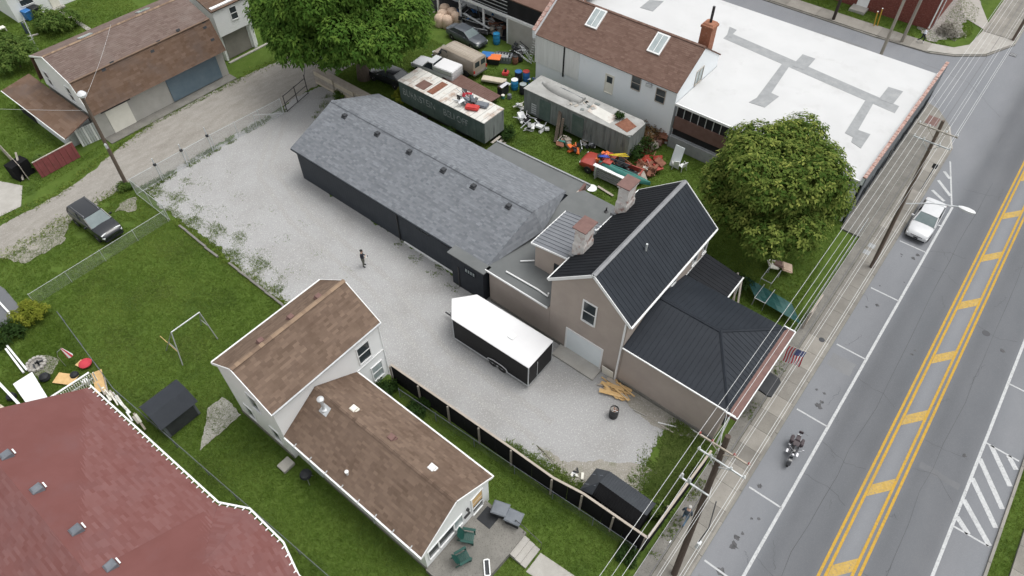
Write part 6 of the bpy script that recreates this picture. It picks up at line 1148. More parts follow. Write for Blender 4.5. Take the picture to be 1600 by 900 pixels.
wt = thing('white_table', 'white rectangular table top left of the red roof', 'table', (0, 0, 0), world=True); q = [g(px, py, .75) for px, py in ((20, 600), (50, 581), (75, 622), (45, 636))]; c = sum(q, V()) / 4
MB().solid(q, (0, 0, -.05)).build('table_top', 'trim', wt)
for v_ in q: f = v_.lerp(c, .12); MB().cyl((f.x, f.y, 0), (f.x, f.y, .7), .025, n=6).build('leg', 'steel', wt)
def loosebar(name, label, cat, a, b, za, zb, mat, wd=.1, h=.06):
    A, B_ = g(*a, za), g(*b, zb); d = B_ - A; t = thing(name, label, cat, (A + B_) / 2); MB().obox((0, 0, 0), (d.length, wd, h), math.atan2(d.y, d.x), 0, -math.atan2(d.z, math.hypot(d.x, d.y))).build('plank', mat, t); return t
loosebar('white_beam', 'upper of two white beams lying left of the fire pit', 'beam', (11, 540), (42, 578), .2, .2, 'trim', .12, .1); loosebar('white_beam', 'lower of two white beams lying left of the fire pit', 'beam', (9, 545), (37, 582), .2, .2, 'trim', .12, .1)
loosebar('white_beam', 'long white beam left of the white table', 'beam', (-4, 596), (36, 638), .4, .5, 'trim', .16, .12); loosebar('white_post', 'white pipe lying on the grey drive at the left edge', 'pipe', (-2, 471), (22, 497), .1, .1, 'trim', .12, .12)
loosebar('orange_board', 'orange plywood board beside the fire pit', 'board', (87, 590), (118, 594), .12, .12, 'wood_new', .8, .03); loosebar('yellow_board', 'pale yellow board under the red cushion', 'board', (122, 566), (134, 572), .1, .1, 'wood_new', .5, .03)
cu = thing('red_cushion', 'round red cushion by the wire fence left of the lawn', 'cushion', g(136, 571)); MB().lathe((0, 0, .14), [(.1, 0), (.38, .04), (.42, .14), (.3, .26), (.05, .3)], 16).build('pad', 'flag_red', cu, True)
for i, (px, py, s) in enumerate(((72, 592, .5), (118, 588, .4), (20, 622, .45))):
    t = thing('junk_bag', ('black rubbish bag right of the white table', 'black rubbish bag by the orange board', 'dark rubbish bag left of the white table')[i], 'bag', g(px, py)); MB().lathe((0, 0, 0), [(s * .5, 0), (s * .7, s * .3), (s * .6, s * .7), (s * .2, s * .95), (s * .1, s * 1.05)], 9).build('sack', 'black_plastic', t, True)
dkf = thing('railing', 'white slatted railing at the top edge of the red roof', 'railing', g(115, 605, 1.5), world=True); a, b_ = g(68, 628, 2.0), g(139, 582, 2.0)
bar(dkf, a, b_, 'trim', 'top_rail', .12, .06); bar(dkf, a - V((0, 0, .6)), b_ - V((0, 0, .6)), 'trim', 'lower_rail', .08, .05)
for k in range(22): p = a.lerp(b_, k / 21); MB().obox(p + V((.1, -.1, -.5)), (.05, .05, 1.0), .6, .2, 0).build('baluster', 'cream' if k % 3 else 'trim', dkf)
for i in range(15):
    px, py = R.uniform(150, 212), 0; py = 588 + (px - 150) * 1.0 + R.uniform(-8, 10); ln = R.uniform(9, 26); loosebar('scrap_plank', 'scrap timber length in the pile between red roof and wire fence', 'plank', (px, py), (px + ln * .75, py + ln * R.uniform(.8, 1.2)), R.uniform(.1, .5), R.uniform(.1, .7), R.choice(['trim', 'cream', 'wood_gray', 'wood_rail']), R.uniform(.06, .16), .05)['group'] = 'scrap timber beside the red roof'
loosebar('plywood_sheet', 'tan plywood sheet on the scrap pile by the red roof', 'board', (151, 580), (158, 612), .3, .5, 'wood_new', .6, .03); loosebar('plywood_sheet', 'weathered plywood strip on the scrap pile by the red roof', 'board', (160, 590), (166, 616), .25, .5, 'wood_rail', .3, .03)
bk_ = thing('white_bucket', 'white bucket at the corner of the red roof', 'bucket', g(137, 600, 0)); MB().lathe((0, 0, 0), [(.14, 0), (.17, .38), (.18, .38), (.18, .42), (.04, .42)], 14).build('pail', 'trim', bk_, True)
bp_ = thing('corrugated_sheet', 'beige corrugated sheet at the left edge above the red roof', 'sheet', (0, 0, 0), world=True); q = [g(px, py, .6) for px, py in ((-10, 625), (18, 643), (0, 655), (-20, 650))]; slab(q, .04, 'panel', 'tile_beige', bp_)
for k in range(8): p0, p1 = q[0].lerp(q[1], k / 7), q[3].lerp(q[2], k / 7); bar(bp_, p0 + V((0, 0, .03)), p1 + V((0, 0, .03)), 'tile_beige', 'rib', .05, .03)
# bins and chairs by the porch
def bin_(name, label, loc, rz, body, lid, h=1.0, w_=.55, cat='bin'):
    t = thing(name, label, cat, loc, rz); MB().loft([[V((x * w_ / 2 * k, y * w_ * .6 * k, z)) for x, y in ((-1, -1), (1, -1), (1, 1), (-1, 1))] for k, z in ((.78, .05), (1, h - .08), (1.06, h - .07), (1.06, h))]).build('bin_body', body, t); MB().loft([[V((x * w_ / 2 * k, y * w_ * .6 * k, z)) for x, y in ((-1, -1), (1, -1), (1, 1), (-1, 1))] for k, z in ((1.1, h + .002), (1.1, h + .03), (.95, h + .08), (.5, h + .1))]).build('lid', lid, t)
    for s in (-1, 1): MB().cyl((s * w_ * .3, w_ * .55, .1), (s * w_ * .42, w_ * .55, .1), .1, n=10).build('wheel', 'rubber', t)
    MB().tube([(-w_ * .4, w_ * .66, h - .05), (w_ * .4, w_ * .66, h - .05)], .02).build('handle', body, t); return t
p = g(786, 806, 0); bin_('wheelie_bin', 'grey wheeled bin nearest the white house wall', (p.x - .1, p.y + .1, 0), .35, 'black_plastic', 'bin_gray', 1.05, .72); p = g(806, 820, 0); bin_('wheelie_bin', 'grey wheeled bin nearer the porch steps', (p.x - .05, p.y + .1, 0), .25, 'black_plastic', 'bin_gray', 1.05, .72)
p = g(47, 30); bin_('wheelie_bin', 'blue wheeled bin at the white cottage', (p.x, p.y, 0), .2, 'blue_plastic', 'blue_plastic', 1.0, .8); p = g(60, 26); bin_('wheelie_bin', 'black wheeled bin at the white cottage', (p.x, p.y, 0), .2, 'black_plastic', 'black_plastic', 1.1, .9)
def adirondack(label, loc, rz):
    t = thing('garden_chair', label, 'chair', loc, rz)
    for k in range(6): MB().obox((.28 - k * .1, 0, .36 - k * .025), (.085, .52, .025), 0, 0, .22).build('seat_slat', 'chair_green', t)
    for k in range(6): MB().obox((-.4, -.23 + k * .092, .62), (.025, .08, .78 - abs(k - 2.5) * .05), 0, 0, -.42).build('back_slat', 'chair_green', t)
    for s in (1, -1): MB().obox((.0, s * .34, .55), (.72, .14, .03)).build('arm_rest', 'chair_green', t); MB().obox((.3, s * .3, .27), (.09, .05, .54)).build('leg', 'chair_green', t); MB().obox((-.15, s * .27, .22), (.9, .04, .1), 0, 0, .3).build('leg', 'chair_green', t)
    MB().obox((-.46, 0, .6), (.03, .6, .08)).build('back_rail', 'chair_green', t); return t
p = g(732, 842, .5); adirondack('dark green slatted chair nearest the white house windows', (p.x, p.y, .481), -1.05); p = g(724, 874, .5); adirondack('dark green slatted chair nearer the porch edge', (p.x, p.y, .481), -.35)
pb = thing('window_box', 'empty white planter frame on the porch edge', 'planter', g(761, 888, .48), .78)
for s in (1, -1): MB().box(-.42, .42, s * .14 - .03, s * .14 + .03, 0, .16).build('side_board', 'trim', pb); MB().box(s * .42 - .03, s * .42 + .03, -.11, .11, .001, .159).build('end_board', 'trim', pb)
MB().box(-.39, .39, -.11, .11, .002, .05).build('soil', 'dark_gray', pb)
gr = thing('charcoal_grill', 'black covered grill by the side of the white house', 'grill', g(482, 750)); MB().lathe((0, 0, .5), [(.1, 0), (.3, .08), (.36, .22), (.3, .38), (.08, .45)], 14).build('bowl', 'black_plastic', gr, True)
for k in range(3): a = k * 2.1; MB().cyl((math.cos(a) * .1, math.sin(a) * .1, .55), (math.cos(a) * .35, math.sin(a) * .35, 0), .02, n=5).build('leg', 'steel', gr)
t = thing('step_block', 'grey stone step at the side door of the white house', 'step', g(448, 728)); MB().box(-.4, .4, -.35, .35, 0, .25).build('block', 'concrete', t, bevel=.03)
# timber pile and drum by the tan house
for i in range(22):
    c = g(R.uniform(942, 984), 0 * 0 + R.uniform(598, 622)); t = thing('timber_offcut', 'new yellow timber offcut in the heap by the garage door', 'plank', (c.x, c.y, .06 + .035 * (i % 7)), R.uniform(-2.4, -1.0), 'timber heap by the garage door'); MB().obox((0, 0, 0), (R.uniform(.5, 1.7), R.choice([.09, .14, .3]), .04), 0, R.gauss(0, .05), R.gauss(0, .06)).build('board', R.choice(['wood_new', 'wood_new', 'wood_new', 'wood_rail']), t)
dr_ = thing('burn_barrel', 'rusty dark burn barrel full of debris on the gravel', 'barrel', g(958, 650)); MB().lathe((0, 0, 0), [(.28, 0), (.28, .28), (.3, .3), (.28, .32), (.28, .58), (.3, .6), (.28, .62), (.28, .86), (.26, .86), (.26, .7)], 16).build('drum', 'black_metal', dr_, True); MB().cyl((0, 0, .69), (0, 0, .74), .26, n=14).build('ash_fill', 'ash', dr_)
for k in range(6): MB().obox((R.uniform(-.12, .12), R.uniform(-.12, .12), .8), (.3, .05, .04), R.uniform(0, 3), .3, R.gauss(0, .4)).build('stick', R.choice(['wood_gray', 'rust', 'trim']), dr_)
for i, (a, b_) in enumerate((((1028, 660), (1056, 667)), ((1032, 664), (1052, 676)), ((1080, 670), (1092, 678)), ((990, 640), (1010, 650)))): loosebar('loose_pipe', ('white pipe on the rough ground by the tan wall', 'grey stick on the rough ground by the tan wall', 'short white pipe at the foot of the tan wall', 'grey edging strip along the tan wall')[i], 'pipe', a, b_, .06, .06, ('trim', 'wood_gray', 'trim', 'concrete')[i], .06, .05)
sheet('dirt_strip', ragged([(23.28, 9.5), (22.4, 9), (21.9, 6.4), (22.6, 4.4), (23.3, 3.4)], .4, .12), .012, 'dirt')
ds = thing('debris_pile', 'white and black debris at the end of the black barn shed', 'debris', g(905, 742))
for k in range(7): MB().obox((R.uniform(-.3, .3), R.uniform(-.3, .3), .08), (R.uniform(.2, .5), R.uniform(.05, .2), .08), R.uniform(0, 3), R.gauss(0, .3)).build('scrap', R.choice(['trim', 'black_plastic', 'cream']), ds)
# black ribbed shed inside the fence
bs = thing('plastic_shed', 'black ribbed barrel-roof shed inside the corner of the black fence', 'shed', (15.85, 5.2, 0), world=True)
MB().box(15.2, 16.75, 3.4, 6.35, 0, 1.62).build('body', 'fence_black', bs); MB().solid([(15.2, 6.352, 0), (15.2, 7.1, 0), (15.2, 7.1, 1.2), (15.2, 6.352, 1.62)], (1.55, 0, 0)).build('nose', 'fence_black', bs)
rq = [[(15.12, 6.38, 1.66), (15.12, 3.35, 1.66), (15.75, 3.35, 2.25), (15.75, 6.38, 2.25)], [(16.85, 3.35, 1.8), (16.85, 6.38, 1.8), (15.75, 6.38, 2.25), (15.75, 3.35, 2.25)]]
MB().solid([(15.2, 3.4, 1.622), (15.75, 3.4, 2.2), (16.75, 3.4, 1.78), (16.75, 3.4, 1.622)], (0, 2.95, 0)).build('gable', 'fence_black', bs)
for k_, q in enumerate(rq): rf = slab(q, .03, 'roof', 'fence_black' if k_ == 0 else 'shed_roof', bs); panels(q, .16, 'fence_black' if k_ == 0 else 'shed_roof', rf, .025, .06)
nq = [(15.12, 6.4, 1.66), (15.75, 6.4, 2.25), (16.85, 6.4, 1.8), (16.8, 7.2, 1.22), (15.15, 7.2, 1.22)]
for tr in ((0, 1, 4), (1, 3, 4), (1, 2, 3)): slab([nq[i] for i in tr], .03, 'nose_roof', 'shed_roof', bs)
for x_ in (15.55, 16.3): bar(bs, (x_, 6.5, 2.02 if x_ < 16 else 1.98), (x_, 7.15, 1.32), 'bin_gray', 'door_trim', .05, .03)
sw_ = MB()
for k in range(9): sw_.obox((15.19, 5.75 - k * .13, 1.32 - .01 * k), (.012, .05 + .05 * (k % 3 == 0), .12 + .05 * (k % 2)), 0, .35)
sw_.obox((15.189, 5.2, 1.2), (.012, 1.5, .025), 0, -.04); sw_.build('script_emblem', 'trim', bs)
# flag on the tan house
fl = thing('national_flag', 'striped flag with starred blue canton over the pavement', 'flag', (30.3, 2.0, 2.9), world=True); tp = g(1234, 540, 3.0); ou = g(1254, 537, 3.0); ou.z = 3.0; ou = V((tp.x + .15, tp.y - 1.05, 3.05))
MB().tube([V((tp.x - .1, 2.9, 2.6)), tp, ou + (ou - tp).normalized() * .25], .02).build('staff', 'wood_gray', fl)
def fpnt(s, t_): return tp.lerp(ou, s) + V((-.08 * t_ + .05 * math.sin(s * 7 + t_ * 3), .04 * math.sin(t_ * 5), -1.5 * t_))
for k in range(13):
    s0, s1 = k / 13, (k + 1) / 13; m = MB(); t0 = 0 if k < 6 else .4
    for j in range(10):
        a, b_ = t0 + (1 - t0) * j / 10, t0 + (1 - t0) * (j + 1) / 10; m.poly([fpnt(s0, a), fpnt(s1, a), fpnt(s1, b_), fpnt(s0, b_)])
    m.build('stripe', 'flag_red' if k % 2 == 0 else 'flag_white', fl, True, fix=False)
m = MB()
for i in range(5):
    for j in range(5): m.poly([fpnt(6 / 13 + 7 / 13 * i / 5, .4 * j / 5), fpnt(6 / 13 + 7 / 13 * (i + 1) / 5, .4 * j / 5), fpnt(6 / 13 + 7 / 13 * (i + 1) / 5, .4 * (j + 1) / 5), fpnt(6 / 13 + 7 / 13 * i / 5, .4 * (j + 1) / 5)])
m.build('canton', 'flag_blue', fl, True, fix=False); m = MB()
for i in range(9):
    for j in range(6 if i % 2 == 0 else 5):
        c = fpnt(6 / 13 + 7 / 13 * (i + .7) / 10, .4 * ((j + .6 + (i % 2) * .5) / 6.4)) + V((-.006, 0, .003)); c2 = [c + V((0, math.cos(a) * r_, math.sin(a) * r_)) for a, r_ in [(PI / 2 + k * PI / 5, .022 if k % 2 == 0 else .009) for k in range(10)]]; m.poly(c2)
m.build('stars', 'flag_white', fl, fix=False)
sg = thing('notice_board', 'grey framed notice board standing by the pavement fence', 'sign', (35, 2.5, 0), world=True)
q = [g(1246, 459, 1.7), g(1267, 466, 1.7)]; a, b_ = V((q[0].x, 2.2, 0)), V((q[0].x + .0, 2.2, 0)); cx = g(1250, 476, 1.0).x
for k in range(3): MB().box(cx - .95 + k * .64, cx - .35 + k * .64, 2.14, 2.18, .55, 1.75).build('panel', 'gray_patch', sg)
for z in (.5, 1.8): MB().box(cx - 1.0, cx + 1.0, 2.1, 2.2, z, z + .06).build('frame_rail', 'wood_rail', sg)
for x in (-1.0, 1.0): MB().box(cx + x - .04, cx + x + .04, 2.11, 2.21, 0, 1.86).build('post', 'wood_rail', sg)
# under the big tree
tt = thing('green_tarp', 'teal tarpaulin sagging over the yard beside the tan house porch', 'tarp', g(1205, 455), world=True); Gd = [[g(1165 + i * 12 + j * 5, 432 + i * 7 + j * 11, .75 + .12 * math.sin(i * 1.7 + j)) for i in range(7)] for j in range(4)]
m = MB(); 
for j in range(3):
    for i in range(6): m.poly([Gd[j][i], Gd[j][i + 1], Gd[j + 1][i + 1], Gd[j + 1][i]])
m.build('cloth', 'tarp_green', tt, True, fix=False)
for v_ in (Gd[0][0], Gd[0][6], Gd[3][0], Gd[3][6]): MB().cyl((v_.x, v_.y, 0), v_, .025, n=6).build('support_post', 'steel', tt)
for i, (px, py, mt) in enumerate(((1208, 413, 'cream'), (1219, 413, 'tarp_brown'), (1230, 418, 'sack'))):
    t = thing('cushion', ('cream folded cushion under the big tree', 'brown folded cushion under the big tree', 'peach square cushion under the big tree')[i], 'cushion', g(px, py, .5)); MB().obox((0, 0, 0), (.9, .8, .18), R.uniform(0, 2), .25).build('pad', mt, t, bevel=.06)
for i, (px, py) in enumerate(((1200, 440), (1190, 470))):
    t = thing('metal_frame', ('empty white metal frame beyond the teal tarp', 'empty white metal frame in front of the teal tarp')[i], 'frame', g(px, py)); MB().tube([(-.8, -.4, 0), (-.8, -.4, .8), (.8, -.4, .8), (.8, -.4, 0)], .025).build('hoop', 'galv', t); MB().tube([(-.8, .4, 0), (-.8, .4, .8), (.8, .4, .8), (.8, .4, 0)], .025).build('hoop', 'galv', t); MB().tube([(-.8, -.4, .8), (-.8, .4, .8)], .025).build('cross_bar', 'galv', t)
sheet('path', [(31.2, 6.6), (33.6, 6.6), (33.2, 2.5), (31.0, 2.5)], .012, 'dark_concrete')
# ---------------------------------------------------------------- yard clutter
def barrel(label, px, py, body, lid=None, h=.9, r=.3, z=0):
    t = thing('barrel', label, 'barrel', g(px, py, z)); MB().lathe((0, 0, 0), [(r * .92, 0), (r, .05), (r, h * .32), (r * 1.06, h * .34), (r, h * .37), (r, h * .64), (r * 1.06, h * .66), (r, h * .69), (r, h - .03), (r * .92, h)], 16).build('drum', body, t, True); MB().lathe((0, 0, h + .003), [(r * 1.0, 0), (r * 1.0, .05), (r * .85, .07), (r * .1, .08)], 16).build('lid', lid or body, t, True); return t
barrel('bright blue barrel by the open shed post', 776, 68, 'blue_barrel', None, 1.1, .36); barrel('blue barrel with white lid beside the old grey trailer', 804, 139, 'blue_barrel', 'trim', 1.0, .34); barrel('blue barrel with red lid at the white wall', 822, 126, 'blue_plastic', 'red_plastic', 1.0, .34); barrel('blue drum at the white wall', 810, 126, 'black_plastic', 'blue_plastic', 1.0, .36); barrel('black drum with pale junk on top by the old trailer', 817, 146, 'black_plastic', 'pale_glass', 1.0, .34)
barrel('small teal pail on the yard grass', 786, 154, 'green_plastic', 'cream', .35, .17); barrel('small grey pail on the yard grass', 796, 154, 'bin_gray', 'bin_gray', .4, .2); barrel('dark steel drum beside the ladders', 812, 95, 'black_metal', None, .9, .34); barrel('rusty brown drum beside the ladders', 805, 99, 'rust', 'black_metal', .8, .3)
for i, (px, py, bm_, lm) in enumerate(((762, 95, 'black_plastic', 'blue_plastic'), (773, 99, 'black_plastic', 'orange'))): bin_('tote_box', ('black tote with blue lid behind the tan van', 'black tote with orange lid behind the tan van')[i], g(px, py), .5, bm_, lm, .7, .95, 'tote')
t = thing('stock_tank', 'grey ribbed tank behind the tan van', 'tank', g(787, 95), .5); MB().loft([[V((x * .55 * k, y * .9 * k, z)) for x, y in ((-1, -.7), (-.7, -1), (.7, -1), (1, -.7), (1, .7), (.7, 1), (-.7, 1), (-1, .7))] for k, z in ((.9, 0), (1, .7), (.92, .72), (.88, .3))]).build('tub', 'bin_gray', t)
for k in range(6): MB().obox((0, -.75 + k * .3, .5), (1.16, .04, .3)).build('rib', 'galv', t)
for i, (px, py) in enumerate(((776, 88), (772, 125))): t = thing('bench_board', ('grey flat panel leaning near the tan van', 'beige long board bench by the blue barrels')[i], 'panel', g(px, py, .4), .4); MB().box(-.4, .4, -1.2, 1.2, -.1, .12).build('slab', 'tile_beige' if i else 'gray_roof_old', t, bevel=.03)
t = thing('red_mower', 'red machine on the beige bench by the barrels', 'machine', g(790, 116, .55)); MB().obox((0, 0, .15), (.7, .6, .3), .4).build('deck', 'red_plastic', t, bevel=.05); MB().cyl((0, 0, .3), (0, 0, .6), .12, n=10).build('engine', 'black_metal', t)
t = thing('barbecue', 'black and chrome gas barbecue near the barrels', 'barbecue', g(786, 147)); MB().box(-.5, .5, -.3, .3, .1, .8).build('cabinet', 'black_plastic', t); MB().loft([[V((x, y, z)) for y, z in ((-.3, .8), (-.28, 1.0), (0, 1.12), (.28, 1.0), (.3, .8))] for x in (-.5, .5)]).build('hood', 'chrome', t); MB().box(.55, .9, -.28, .28, .75, .8).build('side_shelf', 'galv', t)
def ladder(label, a, b, za, zb, n_=12, mat='galv'):
    A, B_ = g(*a, za), g(*b, zb); t = thing('ladder', label, 'ladder', A, world=True); d = (B_ - A).normalized(); s = V((0, .22, 0))
    for q in (-1, 1): MB().cyl(A + s * q, B_ + s * q, .03, n=6).build('stile', mat, t)
    for k in range(n_): p = A.lerp(B_, (k + .5) / n_); MB().cyl(p - s, p + s, .02, n=5).build('rung', mat, t)
ladder('tall aluminium ladder leaning at the white building corner', (827, 98), (838, 52), 0, 4.6); ladder('short ladder lying near the white building corner', (806, 80), (828, 98), 1.2, .2, 8); ladder('second short ladder by the dark drums', (815, 72), (832, 97), 1.5, .1, 8)
for i, (px, py, r_) in enumerate(((692, 33, .6), (688, 40, .62), (699, 42, .62), (707, 30, .6), (696, 24, .6), (712, 36, .5))):
    t = thing('bulk_sack', 'big peach bulk sack in the stack beside the big tree', 'sack', g(px, py), R.uniform(0, 1), 'bulk sacks by the big tree'); MB().loft([[V((math.cos(a) * r_ * k, math.sin(a) * r_ * k, z)) for a in [2 * PI * j / 10 for j in range(10)]] for k, z in ((.85, 0), (1, .3), (.98, .9), (.8, 1.15), (.3, 1.3), (.1, 1.35))]).build('bag', 'sack', t, True)
def junk(label, px, py, z, cols, n_, s, cat='junk', spread=.5, name='junk_heap'):
    t = thing(name, label, cat, g(px, py, z))
    for k in range(n_):
        mt = R.choice(cols)
        if k % 3 == 0: a = R.uniform(0, 3); MB().cyl((R.gauss(0, spread * .5), R.gauss(0, spread * .5), .1 + R.random() * s), (R.gauss(0, spread * .5) + math.cos(a) * s, R.gauss(0, spread * .5) + math.sin(a) * s, R.random() * s), .03 + R.random() * .03, n=6).build('rod', mt, t)
        else: MB().obox((R.gauss(0, spread * .5), R.gauss(0, spread * .5), R.random() * s * .7 + .05), (s * R.uniform(.3, 1), s * R.uniform(.2, .7), s * R.uniform(.06, .4)), R.uniform(0, 3), R.gauss(0, .3), R.gauss(0, .3)).build('scrap', mt, t, bevel=.01)
    return t
junk('white plastic junk at the end of the old grey trailer', 812, 172, 0, ['trim', 'galv', 'cream'], 12, .6); junk('white chairs and panels leaning on the old grey trailer', 818, 192, 0, ['trim', 'galv', 'black_metal', 'trim'], 12, .9); junk('white cabinet parts on the grass by the old trailer', 848, 205, 0, ['trim', 'trim', 'galv'], 8, .8)
junk('orange and black outboard parts beside the red pickup', 898, 238, 0, ['orange', 'black_plastic', 'dark_gray', 'orange'], 14, .7); junk('orange red equipment on the red pickup', 945, 250, 1.0, ['orange', 'paint_red', 'red_plastic', 'dark_gray'], 12, .7); junk('rusty scrap heap beside the white building', 1010, 225, 0, ['rust', 'rust', 'rust_brown', 'wood_gray'], 34, 1.3, spread=1.6, name='scrap_heap'); junk('rusty red iron racks behind the ridge of the tan house', 1020, 262, 0, ['rust', 'rust', 'paint_red'], 26, 1.1, spread=1.2, name='scrap_heap'); junk('dark machinery inside the open shed', 740, 30, 0, ['black_metal', 'galv', 'dark_gray', 'blue_plastic'], 22, 1.0, spread=2.4); junk('white and steel machine parts by the ladders', 812, 82, 0, ['galv', 'black_metal', 'steel', 'dark_gray'], 22, .9, spread=1.3); junk('tools beside the open shed post', 775, 50, 0, ['wood_gray', 'rust', 'galv', 'black_metal'], 14, 1.2, spread=1.0)
junk('folded chairs and red cloth on the green trailer roof', 728, 160, 2.95, ['galv', 'black_metal', 'flag_red', 'steel', 'bin_gray'], 24, .8, spread=.9, name='chair_pile'); t = thing('suitcase', 'red suitcase on the green trailer roof', 'suitcase', g(738, 170, 2.96), .4); MB().box(-.35, .35, -.6, .6, 0, .3).build('shell', 'red_plastic', t, bevel=.08); t = thing('suitcase', 'grey suitcase on the green trailer roof', 'suitcase', g(753, 165, 2.96), .3); MB().box(-.4, .4, -.6, .6, 0, .22).build('shell', 'bin_gray', t, bevel=.08)
for nm, mt, r0, ct, zz in (('yellow hose coil looped over the junk on the pickup', 'yellow_hose', .9, (966, 243), 1.4), ('blue hose coil on the red pickup', 'blue_hose', .45, (944, 245), 1.6)):
    t = thing('hose_coil', nm, 'hose', g(*ct, zz))
    for k in range(3): MB().torus((0, .04 * k, .05 * k), (.5, .3 + .1 * k, .8), r0 * (1 - .12 * k), .035, 26, 6).build('loop', mt, t, True)
t = thing('green_canoe', 'long dark green canoe lying behind the chimney', 'canoe', g(975, 272, 1.2), math.radians(-86)); MB().loft([[V((x, y * w_, z * .35)) for y, z in ((1, 0), (.9, .5), (.5, .9), (0, 1), (-.5, .9), (-.9, .5), (-1, 0))] for x, w_ in ((-2.4, .05), (-1.6, .3), (-.5, .42), (.6, .42), (1.7, .28), (2.4, .04))]).build('hull', 'green_plastic', t, True); MB().tube([(-2.35, 0, .3), (0, 0, .36), (2.35, 0, .3)], .025).build('keel', 'dark_gray', t)
t = thing('pipe_rack', 'white topped rack of steel pipes behind the chimney', 'rack', g(958, 292, 0), math.radians(-88))
for k in range(5): MB().cyl((-2.0, .1, .25 + k * .2), (2.0, .1, .25 + k * .2), .07, n=8).build('pipe', 'steel', t)
MB().box(-2.1, 2.1, -.05, .3, 1.25, 1.32).build('top_board', 'trim', t)
for x in (-1.8, 1.8): MB().box(x - .05, x + .05, -.1, .3, 0, 1.25).build('stand', 'galv', t)
loosebar('pale_plank', 'pale plank lying on the grass behind the flat roof', 'plank', (934, 291), (958, 306), .1, .1, 'wood_rail', .2, .05); t = thing('satellite_dish', 'white dish beside the brown wall stub behind the workshop', 'dish', g(924, 296, 1.2)); MB().lathe((0, 0, 0), [(.05, 0), (.3, .05), (.45, .15), (.44, .17), (.28, .08), (.03, .04)], 14).build('reflector', 'trim', t, True); MB().cyl((0, 0, -1.1), (0, 0, 0), .04, n=6).build('mast', 'black_metal', t)
def plastic_chair(label, px, py, rz):
    t = thing('plastic_chair', label, 'chair', g(px, py), rz); MB().box(-.24, .24, -.25, .25, .42, .46).build('seat', 'trim', t, bevel=.01); MB().obox((-.27, 0, .68), (.04, .5, .5), 0, 0, -.2).build('backrest', 'trim', t, bevel=.01)
    for x in (-.22, .22):
        for y in (-.23, .23): MB().cyl((x, y, .42), (x * 1.2, y * 1.2, 0), .022, n=6).build('leg', 'trim', t)
    for s in (1, -1): MB().tube([(.22, s * .26, .45), (.2, s * .3, .66), (-.26, s * .28, .68)], .022).build('arm_rest', 'trim', t)
plastic_chair('white chair nearest the white wall in the yard', 1054, 262, .6); plastic_chair('white chair nearest the big tree in the yard', 1065, 265, 1.2)
t = thing('leaning_door', 'pale blue door leaning on the block wall', 'door', g(1058, 245, .95)); MB().obox((0, 0, 0), (.06, .85, 1.95), 0, 0, .25).build('leaf', 'garage_white', t)
for i, (a, b_) in enumerate((((868, 222), (876, 172)), ((874, 225), (880, 185)))): loosebar('tree_log', ('thick weathered log leaning on the old grey trailer', 'thin weathered log leaning on the old grey trailer')[i], 'log', a, b_, .1, 2.2, 'bark', .3 - .1 * i, .28 - .1 * i)
# cottage garden, corner and street odds
t = thing('garden_bench', 'pale green chair at the far left of the cottage garden', 'chair', g(3, 50)); MB().box(-.5, .5, -.3, .3, .4, .46).build('seat', 'cream', t); MB().obox((-.4, 0, .75), (.06, .6, .6)).build('backrest', 'pale_glass', t)
for x in (-.45, .45): MB().box(x - .03, x + .03, -.25, .25, 0, .4).build('leg', 'cream', t)
t = thing('garden_pump', 'blue grey standpipe in the cottage garden', 'standpipe', g(43, 52)); MB().cyl((0, 0, 0), (0, 0, 1.2), .14, .1, 10).build('column', 'shirt_slate', t); MB().obox((.15, 0, 1.15), (.3, .1, .1)).build('spout', 'steel', t)
sheet('path', [g(92, 18), g(98, 17), g(143, 45), g(136, 48)], .02, 'concrete'); sheet('path', [g(8, 58), g(20, 60), g(40, 78), g(30, 76)], .02, 'concrete'); loosebar('garden_plank', 'pale plank edging in the cottage garden', 'plank', (42, 58), (60, 53), .08, .08, 'concrete', .2, .1)
for i, (px, py) in enumerate(((1365, 42), (1370, 42))): t = thing('yellow_bollard', ('left yellow marker post on the brick house lawn', 'right yellow marker post on the brick house lawn')[i], 'bollard', g(px, py)); MB().tube([(0, 0, 0), (-.15 + .1 * i, .2, 1.7 + .3 * i)], .06).build('post', 'yellow_line', t); MB().lathe((-.15 + .1 * i, .2, 1.7 + .3 * i), [(.06, 0), (.08, .05), (.03, .1)], 8).build('cap', 'trim', t)
t = thing('drain_grate', 'dark drain grate at the far street corner kerb', 'grate', g(1583, 86)); MB().box(-.35, .35, -.3, .3, .006, .03).build('frame', 'black_metal', t)
for k in range(5): MB().box(-.3, .3, -.24 + k * .11, -.2 + k * .11, .031, .04).build('bar', 'steel', t)
t = thing('sign_post', 'thin dark post standing on the pavement beyond the white sedan', 'post', (54.9, .45, .13)); MB().cyl((0, 0, 0), (0, 0, 2.6), .045, n=8).build('post', 'black_metal', t); MB().box(-.02, .02, -.2, .2, 2.2, 2.6).build('sign_plate', 'black_metal', t)
for i, (px, py, w_) in enumerate(((1362, 384, .5), (1354, 394, .5), (1284, 531, .35))): t = thing('utility_cover', ('upper square utility cover in the pavement', 'lower square utility cover in the pavement', 'round utility cover in the pavement by the flag')[i], 'cover', g(px, py, .135)); (MB().box(-w_ / 2, w_ / 2, -w_ / 2, w_ / 2, 0, .008) if i < 2 else MB().cyl((0, 0, 0), (0, 0, .008), .2, n=16)).build('plate', 'gray_patch' if i < 2 else 'dark_gray', t)
lt_ = thing('litter', 'scrap of white paper on the pavement near the pole', 'litter', g(1048, 849, .14)); MB().add([(0, 0, 0), (.16, .02, .01), (.14, .1, .03), (-.02, .09, .0)], [(0, 1, 2, 3)]).build('paper', 'trim', lt_)

